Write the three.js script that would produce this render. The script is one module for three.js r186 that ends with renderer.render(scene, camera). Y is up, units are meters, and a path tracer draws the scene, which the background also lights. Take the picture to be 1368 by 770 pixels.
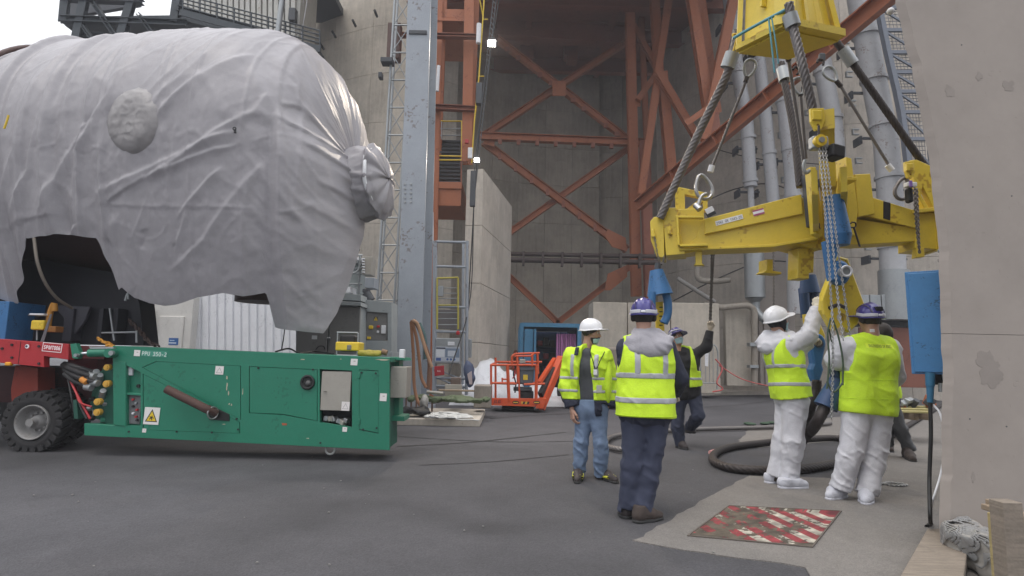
import * as THREE from 'three';
import { mergeGeometries, toCreasedNormals } from 'three/addons/utils/BufferGeometryUtils.js';
import { DecalGeometry } from 'three/addons/geometries/DecalGeometry.js';
import { RoundedBoxGeometry } from 'three/addons/geometries/RoundedBoxGeometry.js';

// ---------------------------------------------------------------- camera, sky, sun, exposure
const V = (x, y, z) => new THREE.Vector3(x, y, z);
const PW = 1368, PH = 770, FOC = 780;
const scene = new THREE.Scene();
const camera = new THREE.PerspectiveCamera(2 * Math.atan(PH / 2 / FOC) * 180 / Math.PI, PW / PH, 0.1, 400);
camera.rotation.order = 'YXZ';
camera.position.set(0, 1.3, 0);
camera.rotation.set(6.8 * Math.PI / 180, 0, 1.2 * Math.PI / 180);
camera.updateMatrixWorld(true);

const renderer = new THREE.WebGLRenderer({ antialias: true });
renderer.setSize(1024, 576);
renderer.toneMapping = THREE.LinearToneMapping;
renderer.toneMappingExposure = 1.36;
renderer.shadowMap.enabled = true;

{ // overcast sky: a bright even cloud sheet, brighter towards the zenith, with soft mottling
  const w = 256, h = 128, d = new Float32Array(w * h * 4);
  for (let j = 0; j < h; j++) for (let i = 0; i < w; i++) {
    const el = ((j + .5) / h - .5) * Math.PI, az = (i / w) * 2 * Math.PI;
    const m = .06 * Math.sin(az * 3 + 2 * Math.sin(el * 5)) + .05 * Math.sin(az * 7 + el * 9 + 1.3);
    const s = el > -.02 ? (1 + 2 * Math.max(0, Math.sin(el))) / 3 * 1.75 * (1 + m) : .25;
    const o = (j * w + i) * 4;
    d[o] = s * .97; d[o + 1] = s * .985; d[o + 2] = s * 1.03; d[o + 3] = 1;
  }
  const t = new THREE.DataTexture(d, w, h, THREE.RGBAFormat, THREE.FloatType);
  t.mapping = THREE.EquirectangularReflectionMapping; t.magFilter = t.minFilter = THREE.LinearFilter; t.wrapS = THREE.RepeatWrapping; t.needsUpdate = true;
  scene.background = t; scene.environment = t;
}
scene.fog = new THREE.FogExp2(0xd8dbe2, .0022);
const sun = new THREE.DirectionalLight(0xfff6ea, 0.8);
sun.position.set(-12, 40, 5); sun.target.position.set(0, 0, -8);
sun.castShadow = true; sun.shadow.radius = 42; sun.shadow.mapSize.set(2048, 2048);
Object.assign(sun.shadow.camera, { left: -30, right: 30, top: 30, bottom: -30, near: 1, far: 120 });
scene.add(sun, sun.target);

// ---------------------------------------------------------------- helpers
let seed = 12345;
const rnd = () => { seed = (seed * 1664525 + 1013904223) >>> 0; return seed / 4294967296; };
const rr = (a, b) => a + (b - a) * rnd();
// photo pixel -> world: on the upright plane at distance d, or on the level plane y = h
const ray = (px, py) => V((px - PW / 2) / FOC, -(py - PH / 2) / FOC, -1).applyQuaternion(camera.quaternion);
const pt = (px, py, d) => { const r = ray(px, py); return r.multiplyScalar(d / -r.z).add(camera.position); };
const gr = (px, py, h = 0) => { const r = ray(px, py); return r.multiplyScalar((h - 1.3) / r.y).add(camera.position); };
const lerp = (a, b, t) => a + (b - a) * t, clamp = (x, a, b) => Math.min(b, Math.max(a, x)), sstep = (a, b, x) => { const t = clamp((x - a) / (b - a), 0, 1); return t * t * (3 - 2 * t); };

// value noise
const PERM = new Uint8Array(512); { const p = [...Array(256).keys()]; for (let i = 255; i > 0; i--) { const j = Math.floor(rnd() * (i + 1)); [p[i], p[j]] = [p[j], p[i]]; } for (let i = 0; i < 512; i++) PERM[i] = p[i & 255]; }
const fade = (t) => t * t * (3 - 2 * t);
function noise3(x, y, z) {
  const xi = Math.floor(x), yi = Math.floor(y), zi = Math.floor(z), u = fade(x - xi), v = fade(y - yi), w = fade(z - zi);
  const h = (i, j, k) => PERM[PERM[PERM[(xi + i) & 255] + ((yi + j) & 255)] + ((zi + k) & 255)] / 127.5 - 1;
  return lerp(lerp(lerp(h(0, 0, 0), h(1, 0, 0), u), lerp(h(0, 1, 0), h(1, 1, 0), u), v), lerp(lerp(h(0, 0, 1), h(1, 0, 1), u), lerp(h(0, 1, 1), h(1, 1, 1), u), v), w);
}
const fbm = (x, y, z, o = 4) => { let s = 0, a = .5; for (let i = 0; i < o; i++) { s += a * noise3(x, y, z); x = x * 2 + 7.1; y = y * 2 + 3.7; z = z * 2 + 1.3; a *= .5; } return s; };
const ridge = (x, y, z) => { const n = 1 - Math.abs(noise3(x, y, z)) * 2; return n; };
// tileable 2D noise for textures
function tnoise(n, cells, sd) {
  const lat = new Float32Array(cells * cells); let s = sd * 7919 + 13; for (let i = 0; i < lat.length; i++) { s = (s * 1664525 + 1013904223) >>> 0; lat[i] = s / 4294967296; }
  const out = new Float32Array(n * n), k = cells / n;
  for (let y = 0; y < n; y++) { const fy = y * k, y0 = Math.floor(fy), v = fade(fy - y0), a = (y0 % cells) * cells, b = ((y0 + 1) % cells) * cells;
    for (let x = 0; x < n; x++) { const fx = x * k, x0 = Math.floor(fx), u = fade(fx - x0), c = x0 % cells, e = (x0 + 1) % cells; out[y * n + x] = lerp(lerp(lat[a + c], lat[a + e], u), lerp(lat[b + c], lat[b + e], u), v); } }
  return out;
}
const layers = (n, list) => { const o = new Float32Array(n * n); list.forEach(([c, a], i) => { const t = tnoise(n, c, c + i * 31); for (let k = 0; k < o.length; k++) o[k] += a * (t[k] - .5) * 2; }); return o; };
function tex(n, f, srgb) {
  const d = new Uint8Array(n * n * 4);
  for (let i = 0; i < n * n; i++) { const c = f(i, i % n, Math.floor(i / n)); const r = Array.isArray(c) ? c : [c, c, c]; d[i * 4] = clamp(r[0], 0, 1) * 255; d[i * 4 + 1] = clamp(r[1], 0, 1) * 255; d[i * 4 + 2] = clamp(r[2], 0, 1) * 255; d[i * 4 + 3] = 255; }
  const t = new THREE.DataTexture(d, n, n); t.wrapS = t.wrapT = THREE.RepeatWrapping; t.magFilter = THREE.LinearFilter; t.minFilter = THREE.LinearMipmapLinearFilter; t.generateMipmaps = true;
  if (srgb) t.colorSpace = THREE.SRGBColorSpace; t.needsUpdate = true; return t;
}
const rep = (t, metres) => { const c = t.clone(); c.repeat.set(1 / metres, 1 / metres); c.needsUpdate = true; return c; };
const TX = {};
{ const n = 512;
  const c1 = layers(n, [[4, .35], [9, .25], [24, .2], [64, .15], [170, .12]]), pores = tnoise(n, 128, 5), str = (() => { const t = tnoise(n, 64, 9), o = new Float32Array(n * n); for (let x = 0; x < n; x++) { for (let y = 0; y < n; y++) o[y * n + x] = t[(Math.floor(y / 12) % n) * n + x]; } return o; })();
  TX.concrete = tex(n, (i) => { const v = .82 + .24 * c1[i] + .13 * (str[i] - .5) - (pores[i] > .93 ? .16 : 0); return [v, v * .985, v * .965]; });
  TX.concreteB = tex(n, (i) => .6 + .25 * c1[i] - (pores[i] > .93 ? .5 : 0));
  const a1 = layers(n, [[3, .1], [8, .12], [30, .1], [128, .35], [256, .45]]), a2 = tnoise(n, 256, 77);
  TX.asphalt = tex(n, (i) => { const v = .78 + .34 * a1[i] + (a2[i] > .95 ? .2 : 0); return [v, v * .99, v]; });
  TX.asphaltB = tex(n, (i) => .5 + .45 * a1[i]);
  const g1 = layers(n, [[3, .25], [8, .3], [32, .25], [128, .2]]), g2 = layers(n, [[6, .5], [20, .5], [90, .6]]);
  TX.paint = tex(n, (i) => { const v = .9 + .1 * g1[i]; const w = g2[i] > .85 ? .8 : 1; return [v * w, v * w, v * w]; });
  TX.paintB = tex(n, (i) => .5 + .3 * g1[i] - (g2[i] > .72 ? .2 : 0));
  TX.rough = tex(n, (i) => [0, .62 + .3 * g1[i], 0]);
  TX.rusty = tex(n, (i) => { const r = .75 * sstep(.62, .95, g2[i]); const v = .9 + .12 * g1[i]; return [v * lerp(1, .55, r), v * lerp(1, .42, r), v * lerp(1, .36, r)]; });
  const s1 = layers(n, [[3, .3], [7, .3], [20, .2], [60, .12], [150, .08]]);
  TX.smooth = tex(n, (i) => { const v = .88 + .13 * s1[i] - (pores[i] > .972 ? .10 : 0); return [v, v * .99, v * .985]; });
  TX.smoothB = tex(n, (i) => .6 + .12 * s1[i] - (pores[i] > .972 ? .5 : 0));
  { // crumpled sheeting: straight sharp folds crossing one another, each over part of the sheet
    const o = new Float32Array(n * n), R = (() => { let s = 991; return () => { s = (s * 1664525 + 1013904223) >>> 0; return s / 4294967296; }; })();
    const warp = tnoise(n, 6, 77);
    for (let q = 0; q < 34; q++) { const kx = Math.round((R() - .5) * 7), ky = Math.round((R() - .5) * 7) || 1, ph = R(), a = .5 / Math.hypot(kx, ky), mk = tnoise(n, 5, 200 + q), sh = R() < .5 ? 1 : -1;
      for (let y = 0; y < n; y++) for (let x = 0; x < n; x++) { const i = y * n + x, m = sstep(.52, .75, mk[i]); if (!m) continue; let u = kx * x / n + ky * y / n + ph + .22 * warp[i]; u -= Math.floor(u); o[i] += sh * m * a * Math.pow(Math.max(0, 1 - Math.abs(u - .5) * 5), 1.2); } }
    let lo = 1e9, hi = -1e9; for (const v of o) { if (v < lo) lo = v; if (v > hi) hi = v; }
    TX.crumpleB = tex(n, (i) => (o[i] - lo) / (hi - lo)); }
  const k1 = layers(n, [[5, .3], [14, .3], [60, .4]]);
  TX.cloth = tex(n, (i, x, y) => { const v = .9 + .08 * k1[i] + .035 * (((x >> 1) + (y >> 1)) % 2 ? 1 : -1); return v; });
  TX.clothB = tex(n, (i) => .5 + .45 * k1[i]);
  const w1 = (() => { const a = tnoise(n, 64, 3), b = tnoise(n, 8, 4), o = new Float32Array(n * n); for (let y = 0; y < n; y++) for (let x = 0; x < n; x++) o[y * n + x] = a[y * n + (Math.floor(x / 14 + b[y * n + x] * 5) % n)] ; return o; })();
  TX.wood = tex(n, (i) => { const v = .66 + .28 * w1[i] + .12 * k1[i]; return [v, v * .97, v * .93]; });
}
const MATS = [];
function mat(color, { t = 'paint', s = 1.5, rough = .6, metal = 0, bump = 0, bt, ...o } = {}) {
  const m = new THREE.MeshPhysicalMaterial({ roughness: rough, metalness: metal, ...o });
  m.color = Array.isArray(color) ? new THREE.Color().setRGB(...color) : new THREE.Color(color);
  if (t && TX[t]) m.map = rep(TX[t], s);
  if (bump) { m.bumpMap = rep(TX[bt || t + 'B'] || TX.paintB, s); m.bumpScale = bump; }
  return m;
}
// ---------------- geometry pieces (all non-indexed with position, normal, uv in metres)
function fin(g, keep) {
  if (g.index) g = g.toNonIndexed();
  for (const n of Object.keys(g.attributes)) if (!['position', 'normal', 'uv', 'color'].includes(n)) g.deleteAttribute(n);
  if (!g.attributes.normal) g.computeVertexNormals();
  if (!keep || !g.attributes.uv) boxUV(g);
  g.morphAttributes = {}; g.clearGroups();
  return g;
}
function boxUV(g) {
  const p = g.attributes.position, n = g.attributes.normal, uv = new Float32Array(p.count * 2);
  for (let i = 0; i < p.count; i++) {
    const b = i - i % 3; // one projection per triangle
    let ax = 0, ay = 0, az = 0; const lim = g.index ? 1 : 3;
    for (let k = 0; k < lim; k++) { const q = g.index ? i : b + k; ax += Math.abs(n.getX(q)); ay += Math.abs(n.getY(q)); az += Math.abs(n.getZ(q)); }
    const x = p.getX(i), y = p.getY(i), z = p.getZ(i);
    if (ay > ax && ay > az) { uv[2 * i] = x; uv[2 * i + 1] = z; } else if (ax > az) { uv[2 * i] = z; uv[2 * i + 1] = y; } else { uv[2 * i] = x; uv[2 * i + 1] = y; }
  }
  g.setAttribute('uv', new THREE.BufferAttribute(uv, 2)); return g;
}
const xf = (g, x = 0, y = 0, z = 0, rx = 0, ry = 0, rz = 0) => { g.applyMatrix4(new THREE.Matrix4().compose(V(x, y, z), new THREE.Quaternion().setFromEuler(new THREE.Euler(rx, ry, rz, 'YXZ')), V(1, 1, 1))); return g; };
const box = (w, h, d, x, y, z, rx, ry, rz) => xf(new THREE.BoxGeometry(w, h, d), x, y, z, rx, ry, rz);
const rbox = (w, h, d, r, x, y, z, rx, ry, rz) => xf(new RoundedBoxGeometry(w, h, d, 2, Math.min(r, w / 2.01, h / 2.01, d / 2.01)), x, y, z, rx, ry, rz);
const UPV = V(0, 1, 0);
function frame(a, b, up = UPV) { // matrix whose x runs from a to b, y towards up
  const x = b.clone().sub(a).normalize(); let u = up; if (Math.abs(x.dot(u)) > .98) u = V(0, 0, 1);
  const z = x.clone().cross(u).normalize(), y = z.clone().cross(x);
  return new THREE.Matrix4().makeBasis(x, y, z).setPosition(a.clone().add(b).multiplyScalar(.5));
}
const beam = (a, b, h, w, up) => { const g = new THREE.BoxGeometry(a.distanceTo(b), h, w); g.applyMatrix4(frame(a, b, up)); return g; };
function ibeam(a, b, h, w, t = .03, up) { // H section, web along "up"
  const L = a.distanceTo(b), m = frame(a, b, up);
  return [[L, t, w, 0, h / 2 - t / 2], [L, t, w, 0, -h / 2 + t / 2], [L, h - 2 * t, t, 0, 0]].map(([l, hh, ww, x, y]) => { const g = new THREE.BoxGeometry(l, hh, ww); g.translate(x, y, 0); g.applyMatrix4(m); return g; });
}
function rod(a, b, r, seg = 10, r2) { const g = new THREE.CylinderGeometry(r2 ?? r, r, a.distanceTo(b), seg); g.rotateZ(-Math.PI / 2); g.applyMatrix4(frame(a, b)); return g; }
const tube = (pts, r, seg = 8, n, closed = false) => new THREE.TubeGeometry(new THREE.CatmullRomCurve3(pts, closed, 'centripetal'), n || pts.length * 6, r, seg, closed);
function lathe(profile, seg = 24) { return new THREE.LatheGeometry(profile.map(([r, y]) => new THREE.Vector2(r, y)), seg); }
// a thick plate: outline points [u, v] in the plane (origin, ex, ey), thickness th centred on the plane
function plate(outline, th, origin, ex, ey, holes = [], bev = .004) {
  const s = new THREE.Shape(outline.map(([u, v]) => new THREE.Vector2(u, v)));
  for (const q of holes) { const h = new THREE.Path(); if (typeof q[0] === 'number') h.absarc(q[0], q[1], q[2], 0, Math.PI * 2, true); else h.setFromPoints(q.map(([u, v]) => new THREE.Vector2(u, v))); s.holes.push(h); }
  const b = Math.min(bev, th / 4), g = new THREE.ExtrudeGeometry(s, { depth: th - 2 * b, bevelEnabled: b > 0, bevelThickness: b, bevelSize: b, bevelOffset: -b, bevelSegments: 1, curveSegments: 14 });
  g.translate(0, 0, -th / 2 + b);
  const x = ex.clone().normalize(), y0 = ey.clone(), z = x.clone().cross(y0).normalize(), y = z.clone().cross(x);
  g.applyMatrix4(new THREE.Matrix4().makeBasis(x, y, z).setPosition(origin)); return g;
}
// stranded wire rope swept along points
function rope(pts, r, lobes = 6, pitch = .5, ring = 24, step = .02) {
  const c = new THREE.CatmullRomCurve3(pts, false, 'centripetal'); c.arcLengthDivisions = 400; const L = c.getLength(), n = Math.max(8, Math.ceil(L / step));
  const fr = c.computeFrenetFrames(n, false), pos = [], idx = [];
  for (let i = 0; i <= n; i++) { const p = c.getPointAt(i / n), tw = i / n * L / pitch * 2 * Math.PI;
    for (let j = 0; j < ring; j++) { const a = j / ring * 2 * Math.PI, q = r * (.70 + .38 * Math.pow(Math.abs(Math.cos((a - tw) * lobes / 2)), .7));
      pos.push(p.x + q * (Math.cos(a) * fr.normals[i].x + Math.sin(a) * fr.binormals[i].x), p.y + q * (Math.cos(a) * fr.normals[i].y + Math.sin(a) * fr.binormals[i].y), p.z + q * (Math.cos(a) * fr.normals[i].z + Math.sin(a) * fr.binormals[i].z)); } }
  for (let i = 0; i < n; i++) for (let j = 0; j < ring; j++) { const a = i * ring + j, b = i * ring + (j + 1) % ring; idx.push(a, b, a + ring, b, b + ring, a + ring); }
  for (const [o, f] of [[0, 1], [n * ring, 0]]) for (let j = 1; j < ring - 1; j++) f ? idx.push(o, o + j + 1, o + j) : idx.push(o, o + j, o + j + 1);
  const g = new THREE.BufferGeometry(); g.setAttribute('position', new THREE.Float32BufferAttribute(pos, 3)); g.setIndex(idx); g.computeVertexNormals(); return g;
}
function chainGeo(pts, L, w, r) { // links alternate by a quarter turn
  const c = new THREE.CatmullRomCurve3(pts, false, 'centripetal'), len = c.getLength(), n = Math.max(2, Math.round(len / (L - 2.4 * r))), out = [];
  const s = []; for (let i = 0; i < 12; i++) { const a = i / 12 * 2 * Math.PI; s.push(V(Math.sign(Math.cos(a)) * (L / 2 - w / 2) * Math.min(1, Math.abs(Math.cos(a)) * 3) + Math.cos(a) * (w / 2 - r), Math.sin(a) * (w / 2 - r), 0)); }
  const link = new THREE.TubeGeometry(new THREE.CatmullRomCurve3(s, true), 14, r, 5, true);
  for (let i = 0; i < n; i++) { const a = c.getPointAt(i / n), b = c.getPointAt((i + 1) / n), g = link.clone(); g.rotateX(i % 2 * Math.PI / 2 + .4); g.applyMatrix4(frame(a, b)); out.push(fin(g)); }
  return mergeGeometries(out);
}
// ---------------- things, parts
const used = new Map();
function numbered(name) { const n = used.get(name) || 0; used.set(name, n + 1); return n ? name + '_' + String(n).padStart(3, '0') : name; }
function thing(name, label, category, pos = V(0, 0, 0), ry = 0, group) {
  const o = new THREE.Group(); o.name = numbered(name); o.position.copy(pos); o.rotation.y = ry; scene.add(o);
  o.userData = { label, category }; if (group) o.userData.group = group; return o;
}
// geometry given in world coordinates unless local: moved into the parent's own frame
function part(name, geos, m, parent, { local = false, keep = false, label } = {}) {
  geos = [geos].flat(9);
  let g = geos.length > 1 ? mergeGeometries(geos.map((x) => fin(x, keep))) : fin(geos[0], keep);
  const o = new THREE.Mesh(g, m); o.name = parent ? name : numbered(name); o.castShadow = o.receiveShadow = true;
  if (parent) { if (!local) { let inv = new THREE.Matrix4(); parent.updateWorldMatrix(true, false); inv.copy(parent.matrixWorld).invert(); g.applyMatrix4(inv); } parent.add(o); } else scene.add(o);
  if (label) o.userData.label = label; return o;
}
function solo(name, label, category, geos, m, opt = {}) { // a thing of one mesh
  const t = part(name, geos, m, null, opt); t.userData = { label, category }; if (opt.group) t.userData.group = opt.group; return t;
}
function struct(name, geos, m, opt) { const o = part(name, geos, m, null, opt); o.userData = { kind: 'structure' }; return o; }
// flat print on a thin sheet: canvas drawing of w x h metres, corners given by origin (centre), ex, ey
function decal(name, w, h, centre, ex, ey, draw, parent, res = 256, extra = {}) {
  const cv = document.createElement('canvas'); cv.width = res; cv.height = Math.max(8, Math.round(res * h / w)); draw(cv.getContext('2d'), cv.width, cv.height);
  const t = new THREE.CanvasTexture(cv); t.colorSpace = THREE.SRGBColorSpace; t.anisotropy = 8; t.magFilter = THREE.LinearFilter;
  const m = new THREE.MeshPhysicalMaterial({ map: t, roughness: .6, ...extra });
  const g = new THREE.BoxGeometry(w, h, .003); const uv = g.attributes.uv;
  for (let i = 0; i < uv.count; i++) if (i < 16 || i >= 24) uv.setXY(i, .01, .01);
  const x = ex.clone().normalize(), z = x.clone().cross(ey).normalize(), y = z.clone().cross(x);
  g.applyMatrix4(new THREE.Matrix4().makeBasis(x, y, z).setPosition(centre.clone().addScaledVector(z, .002)));
  return part(name, g, m, parent, { keep: true });
}
// isosurface of a distance function f in a box, by surface nets
function sdf(f, lo, hi, cell) {
  const nx = Math.ceil((hi[0] - lo[0]) / cell) + 1, ny = Math.ceil((hi[1] - lo[1]) / cell) + 1, nz = Math.ceil((hi[2] - lo[2]) / cell) + 1, d = new Float32Array(nx * ny * nz);
  let q = 0; for (let k = 0; k < nz; k++) for (let j = 0; j < ny; j++) for (let i = 0; i < nx; i++) { // skip cells far from the surface
    d[q++] = (i === 0 || j === 0 || k === 0 || i === nx - 1 || j === ny - 1 || k === nz - 1) ? cell : f(lo[0] + i * cell, lo[1] + j * cell, lo[2] + k * cell); }
  const vid = new Int32Array(nx * ny * nz).fill(-1), pos = [], idx = [], S = [1, nx, nx * ny];
  const co = []; for (let c = 0; c < 8; c++) co.push([(c & 1), (c >> 1) & 1, (c >> 2) & 1]);
  for (let k = 0; k < nz - 1; k++) for (let j = 0; j < ny - 1; j++) for (let i = 0; i < nx - 1; i++) {
    const b = i + j * nx + k * nx * ny; let m = 0; for (let c = 0; c < 8; c++) if (d[b + co[c][0] + co[c][1] * nx + co[c][2] * S[2]] < 0) m |= 1 << c;
    if (!m || m === 255) continue;
    let sx = 0, sy = 0, sz = 0, n = 0;
    for (let c = 0; c < 8; c++) for (let a = 0; a < 3; a++) { const e = c | (1 << a); if (e === c) continue; if (!!(m & (1 << c)) === !!(m & (1 << e))) continue;
      const dc = d[b + co[c][0] + co[c][1] * nx + co[c][2] * S[2]], de = d[b + co[e][0] + co[e][1] * nx + co[e][2] * S[2]], t = dc / (dc - de);
      sx += co[c][0] + (a === 0 ? t : 0); sy += co[c][1] + (a === 1 ? t : 0); sz += co[c][2] + (a === 2 ? t : 0); n++; }
    vid[b] = pos.length / 3; pos.push(lo[0] + (i + sx / n) * cell, lo[1] + (j + sy / n) * cell, lo[2] + (k + sz / n) * cell);
  }
  const quad = (a, b, c, e, flip) => { if (a < 0 || b < 0 || c < 0 || e < 0) return; flip ? idx.push(a, c, b, b, c, e) : idx.push(a, b, c, b, e, c); };
  for (let k = 1; k < nz - 1; k++) for (let j = 1; j < ny - 1; j++) for (let i = 1; i < nx - 1; i++) {
    const b = i + j * nx + k * S[2], s0 = d[b] < 0;
    if (s0 !== d[b + 1] < 0) quad(vid[b - S[1] - S[2]], vid[b - S[2]], vid[b - S[1]], vid[b], !s0);
    if (s0 !== d[b + nx] < 0) quad(vid[b - 1 - S[2]], vid[b - S[2]], vid[b - 1], vid[b], s0);
    if (s0 !== d[b + S[2]] < 0) quad(vid[b - 1 - nx], vid[b - nx], vid[b - 1], vid[b], !s0);
  }
  if (!pos.length) return null;
  const g = new THREE.BufferGeometry(); g.setAttribute('position', new THREE.Float32BufferAttribute(pos, 3)); g.setIndex(idx); g.computeVertexNormals();
  return g;
}
const cap = (x, y, z, a, b, ra, rb) => { const dx = b.x - a.x, dy = b.y - a.y, dz = b.z - a.z, t = clamp(((x - a.x) * dx + (y - a.y) * dy + (z - a.z) * dz) / (dx * dx + dy * dy + dz * dz + 1e-9), 0, 1); return Math.hypot(x - a.x - dx * t, y - a.y - dy * t, z - a.z - dz * t) - (ra + (rb - ra) * t); };
const smin = (a, b, k) => { const h = Math.max(k - Math.abs(a - b), 0) / k; return Math.min(a, b) - h * h * k * .25; };
const smax = (a, b, k) => -smin(-a, -b, k);

const X = V(1, 0, 0), Y = V(0, 1, 0), Z = V(0, 0, 1);
const xy = (poly, d) => poly.map(([x, y]) => { const p = pt(x, y, d); return [p.x, p.y]; });
const disc = (x, y, r, d) => { const p = pt(x, y, d); return [p.x, p.y, r * d / FOC]; };
// frontal plate: outline seen at distance d, front face at z = -d, th thick going back
const pp = (poly, d, th, holes = [], bev) => plate(xy(poly, d), th, V(0, 0, -d - th / 2), X, Y, holes.map((h) => typeof h[0] === 'number' ? disc(h[0], h[1], h[2], d) : xy(h, d)), bev);
const rect = (x0, y0, x1, y1) => [[x0, y0], [x1, y0], [x1, y1], [x0, y1]];
const pbox = (x0, y0, x1, y1, d, th, r = .01) => { const a = pt(x0, (y0 + y1) / 2, d), b = pt(x1, (y0 + y1) / 2, d), c = pt((x0 + x1) / 2, y0, d), e = pt((x0 + x1) / 2, y1, d); return rbox(b.x - a.x, c.y - e.y, th, r, (a.x + b.x) / 2, (c.y + e.y) / 2, -d - th / 2); };
const pr = (x0, y0, x1, y1, d, r, seg, d2 = d) => rod(pt(x0, y0, d), pt(x1, y1, d2), r, seg); // rod between two pixels
const m2 = (px, d) => px * d / FOC;
const M = {
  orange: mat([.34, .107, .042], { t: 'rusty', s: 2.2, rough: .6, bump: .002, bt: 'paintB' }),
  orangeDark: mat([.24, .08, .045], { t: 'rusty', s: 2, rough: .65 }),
  grey: mat([.30, .33, .37], { t: 'rusty', s: 3, rough: .5, bump: .001, bt: 'paintB' }),
  pipe: mat([.40, .405, .42], { t: 'rusty', s: 3, rough: .5 }),
  greyDark: mat([.055, .06, .07], { s: 2, rough: .6 }),
  galv: mat([.34, .36, .37], { s: 1, rough: .45, metal: .5 }),
  steel: mat([.42, .42, .42], { s: .5, rough: .35, metal: .85 }),
  wire: mat([.19, .175, .17], { s: .3, rough: .48, metal: .6 }),
  wireDark: mat([.045, .036, .034], { s: .3, rough: .5, metal: .35 }),
  yellow: mat([.72, .54, .05], { t: 'rusty', s: 2.6, rough: .42, bump: .0008, bt: 'paintB' }),
  blue: mat([.035, .15, .35], { t: 'rusty', s: .8, rough: .5, bump: .001, bt: 'paintB' }),
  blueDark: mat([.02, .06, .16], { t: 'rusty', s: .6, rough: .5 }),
  green: mat([.016, .19, .115], { t: 'paint', s: 2.4, rough: .45, bump: .0006, bt: 'paintB' }),
  red: mat([.42, .018, .024], { t: 'rusty', s: 1.7, rough: .45, bump: .0006, bt: 'paintB' }),
  orangeLift: mat([.62, .085, .02], { s: 1.4, rough: .4 }),
  black: mat([.012, .012, .013], { s: .6, rough: .6 }),
  rubber: mat([.022, .021, .022], { s: .5, rough: .85, bump: .003 }),
  conc: mat([.53, .485, .43], { t: 'concrete', s: 3.2, rough: .93, bump: .006 }),
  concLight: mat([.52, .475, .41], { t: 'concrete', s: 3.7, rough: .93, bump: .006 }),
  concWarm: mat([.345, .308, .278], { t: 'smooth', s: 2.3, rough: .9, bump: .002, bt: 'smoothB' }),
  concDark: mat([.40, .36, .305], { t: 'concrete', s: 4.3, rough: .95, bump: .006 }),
  pad: mat([.212, .198, .182], { t: 'asphalt', s: .9, rough: .95, bump: .004 }),
  beige: mat([.36, .34, .30], { s: 1.1, rough: .5 }),
  white: mat([.72, .73, .76], { s: 1.5, rough: .5 }),
  wood: mat([.34, .27, .20], { t: 'wood', s: .7, rough: .85, bump: .002, bt: 'clothB' }),
  woodOld: mat([.26, .225, .19], { t: 'wood', s: .55, rough: .9, bump: .002, bt: 'clothB' }),
  plastic: mat([.5, .5, .5], { t: 'cloth', s: .5, rough: .35, transmission: .6, thickness: 0 }),
  safety: mat([.75, .52, .03], { s: .8, rough: .5 }),
};
// ================================================================ ground
{ // one sheet to the horizon; finer near the camera, its tone worn in patches
  const n = 220, pos = [], col = [], idx = [];
  const ax = (t) => { const s = t * 2 - 1; return Math.sign(s) * (Math.abs(s) * 14 + Math.pow(Math.abs(s), 4) * 190); };
  for (let j = 0; j <= n; j++) for (let i = 0; i <= n; i++) {
    const x = ax(i / n), z = ax(j / n) - 6; pos.push(x, 0, z);
    const st = Math.max(0, fbm(x * .55 + 4, 1.7, z * .8, 3) - .18) * 1.1, v = 1 - st + .38 * fbm(x * .3, 3.1, z * .42, 4) + .2 * fbm(x * 1.7, 9.2, z * 2.1, 3);
    col.push(v, v, v * (1 + .02 * noise3(x * .2, 5, z * .2)));
  }
  for (let j = 0; j < n; j++) for (let i = 0; i < n; i++) { const a = j * (n + 1) + i; idx.push(a, a + n + 1, a + 1, a + 1, a + n + 1, a + n + 2); }
  const g = new THREE.BufferGeometry(); g.setAttribute('position', new THREE.Float32BufferAttribute(pos, 3)); g.setAttribute('color', new THREE.Float32BufferAttribute(col, 3)); g.setIndex(idx); g.computeVertexNormals();
  const uv = []; for (let i = 0; i < pos.length; i += 3) uv.push(pos[i], pos[i + 2]); g.setAttribute('uv', new THREE.Float32BufferAttribute(uv, 2));
  const m = mat([.084, .082, .089], { t: 'asphalt', s: 1.3, rough: .9, bump: .005 }); m.vertexColors = true;
  const o = new THREE.Mesh(g, m); o.name = 'ground'; o.receiveShadow = true; o.userData = { kind: 'structure' }; scene.add(o);
}
// a flat sheet on the ground, outline in pixels, ragged edges
function sheet(poly, h, rag, step = .12) {
  const p = poly.map(([x, y]) => gr(x, y)), out = [];
  p.forEach((a, i) => { const b = p[(i + 1) % p.length], L = a.distanceTo(b), n = Math.max(1, Math.round(L / step)); for (let k = 0; k < n; k++) { const q = a.clone().lerp(b, k / n); out.push([q.x + rag * fbm(q.x * 6, q.z * 6, 2) + rag * .5 * rnd(), -(q.z + rag * fbm(q.x * 5, q.z * 5, 8))]); } });
  const s = new THREE.Shape(out.map(([u, v]) => new THREE.Vector2(u, v))), g = new THREE.ExtrudeGeometry(s, { depth: h, bevelEnabled: false }); g.rotateX(-Math.PI / 2); return g;
}
struct('concrete_pavement', sheet([[842, 724], [905, 689], [962, 656], [1002, 637], [1060, 638], [1112, 640], [1150, 604], [1178, 566], [1245, 545], [1420, 560], [1420, 800], [1090, 790], [1072, 760], [960, 744]], .008, .05), M.pad);
struct('ground_patch', sheet([[982, 596], [1000, 573], [1130, 556], [1122, 590], [1012, 599]], .006, .05), M.pad);
struct('ground_step', sheet([[930, 529], [1080, 527], [1250, 527], [1250, 505], [1080, 500], [930, 505]], .12, .02, 1), M.conc);
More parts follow.
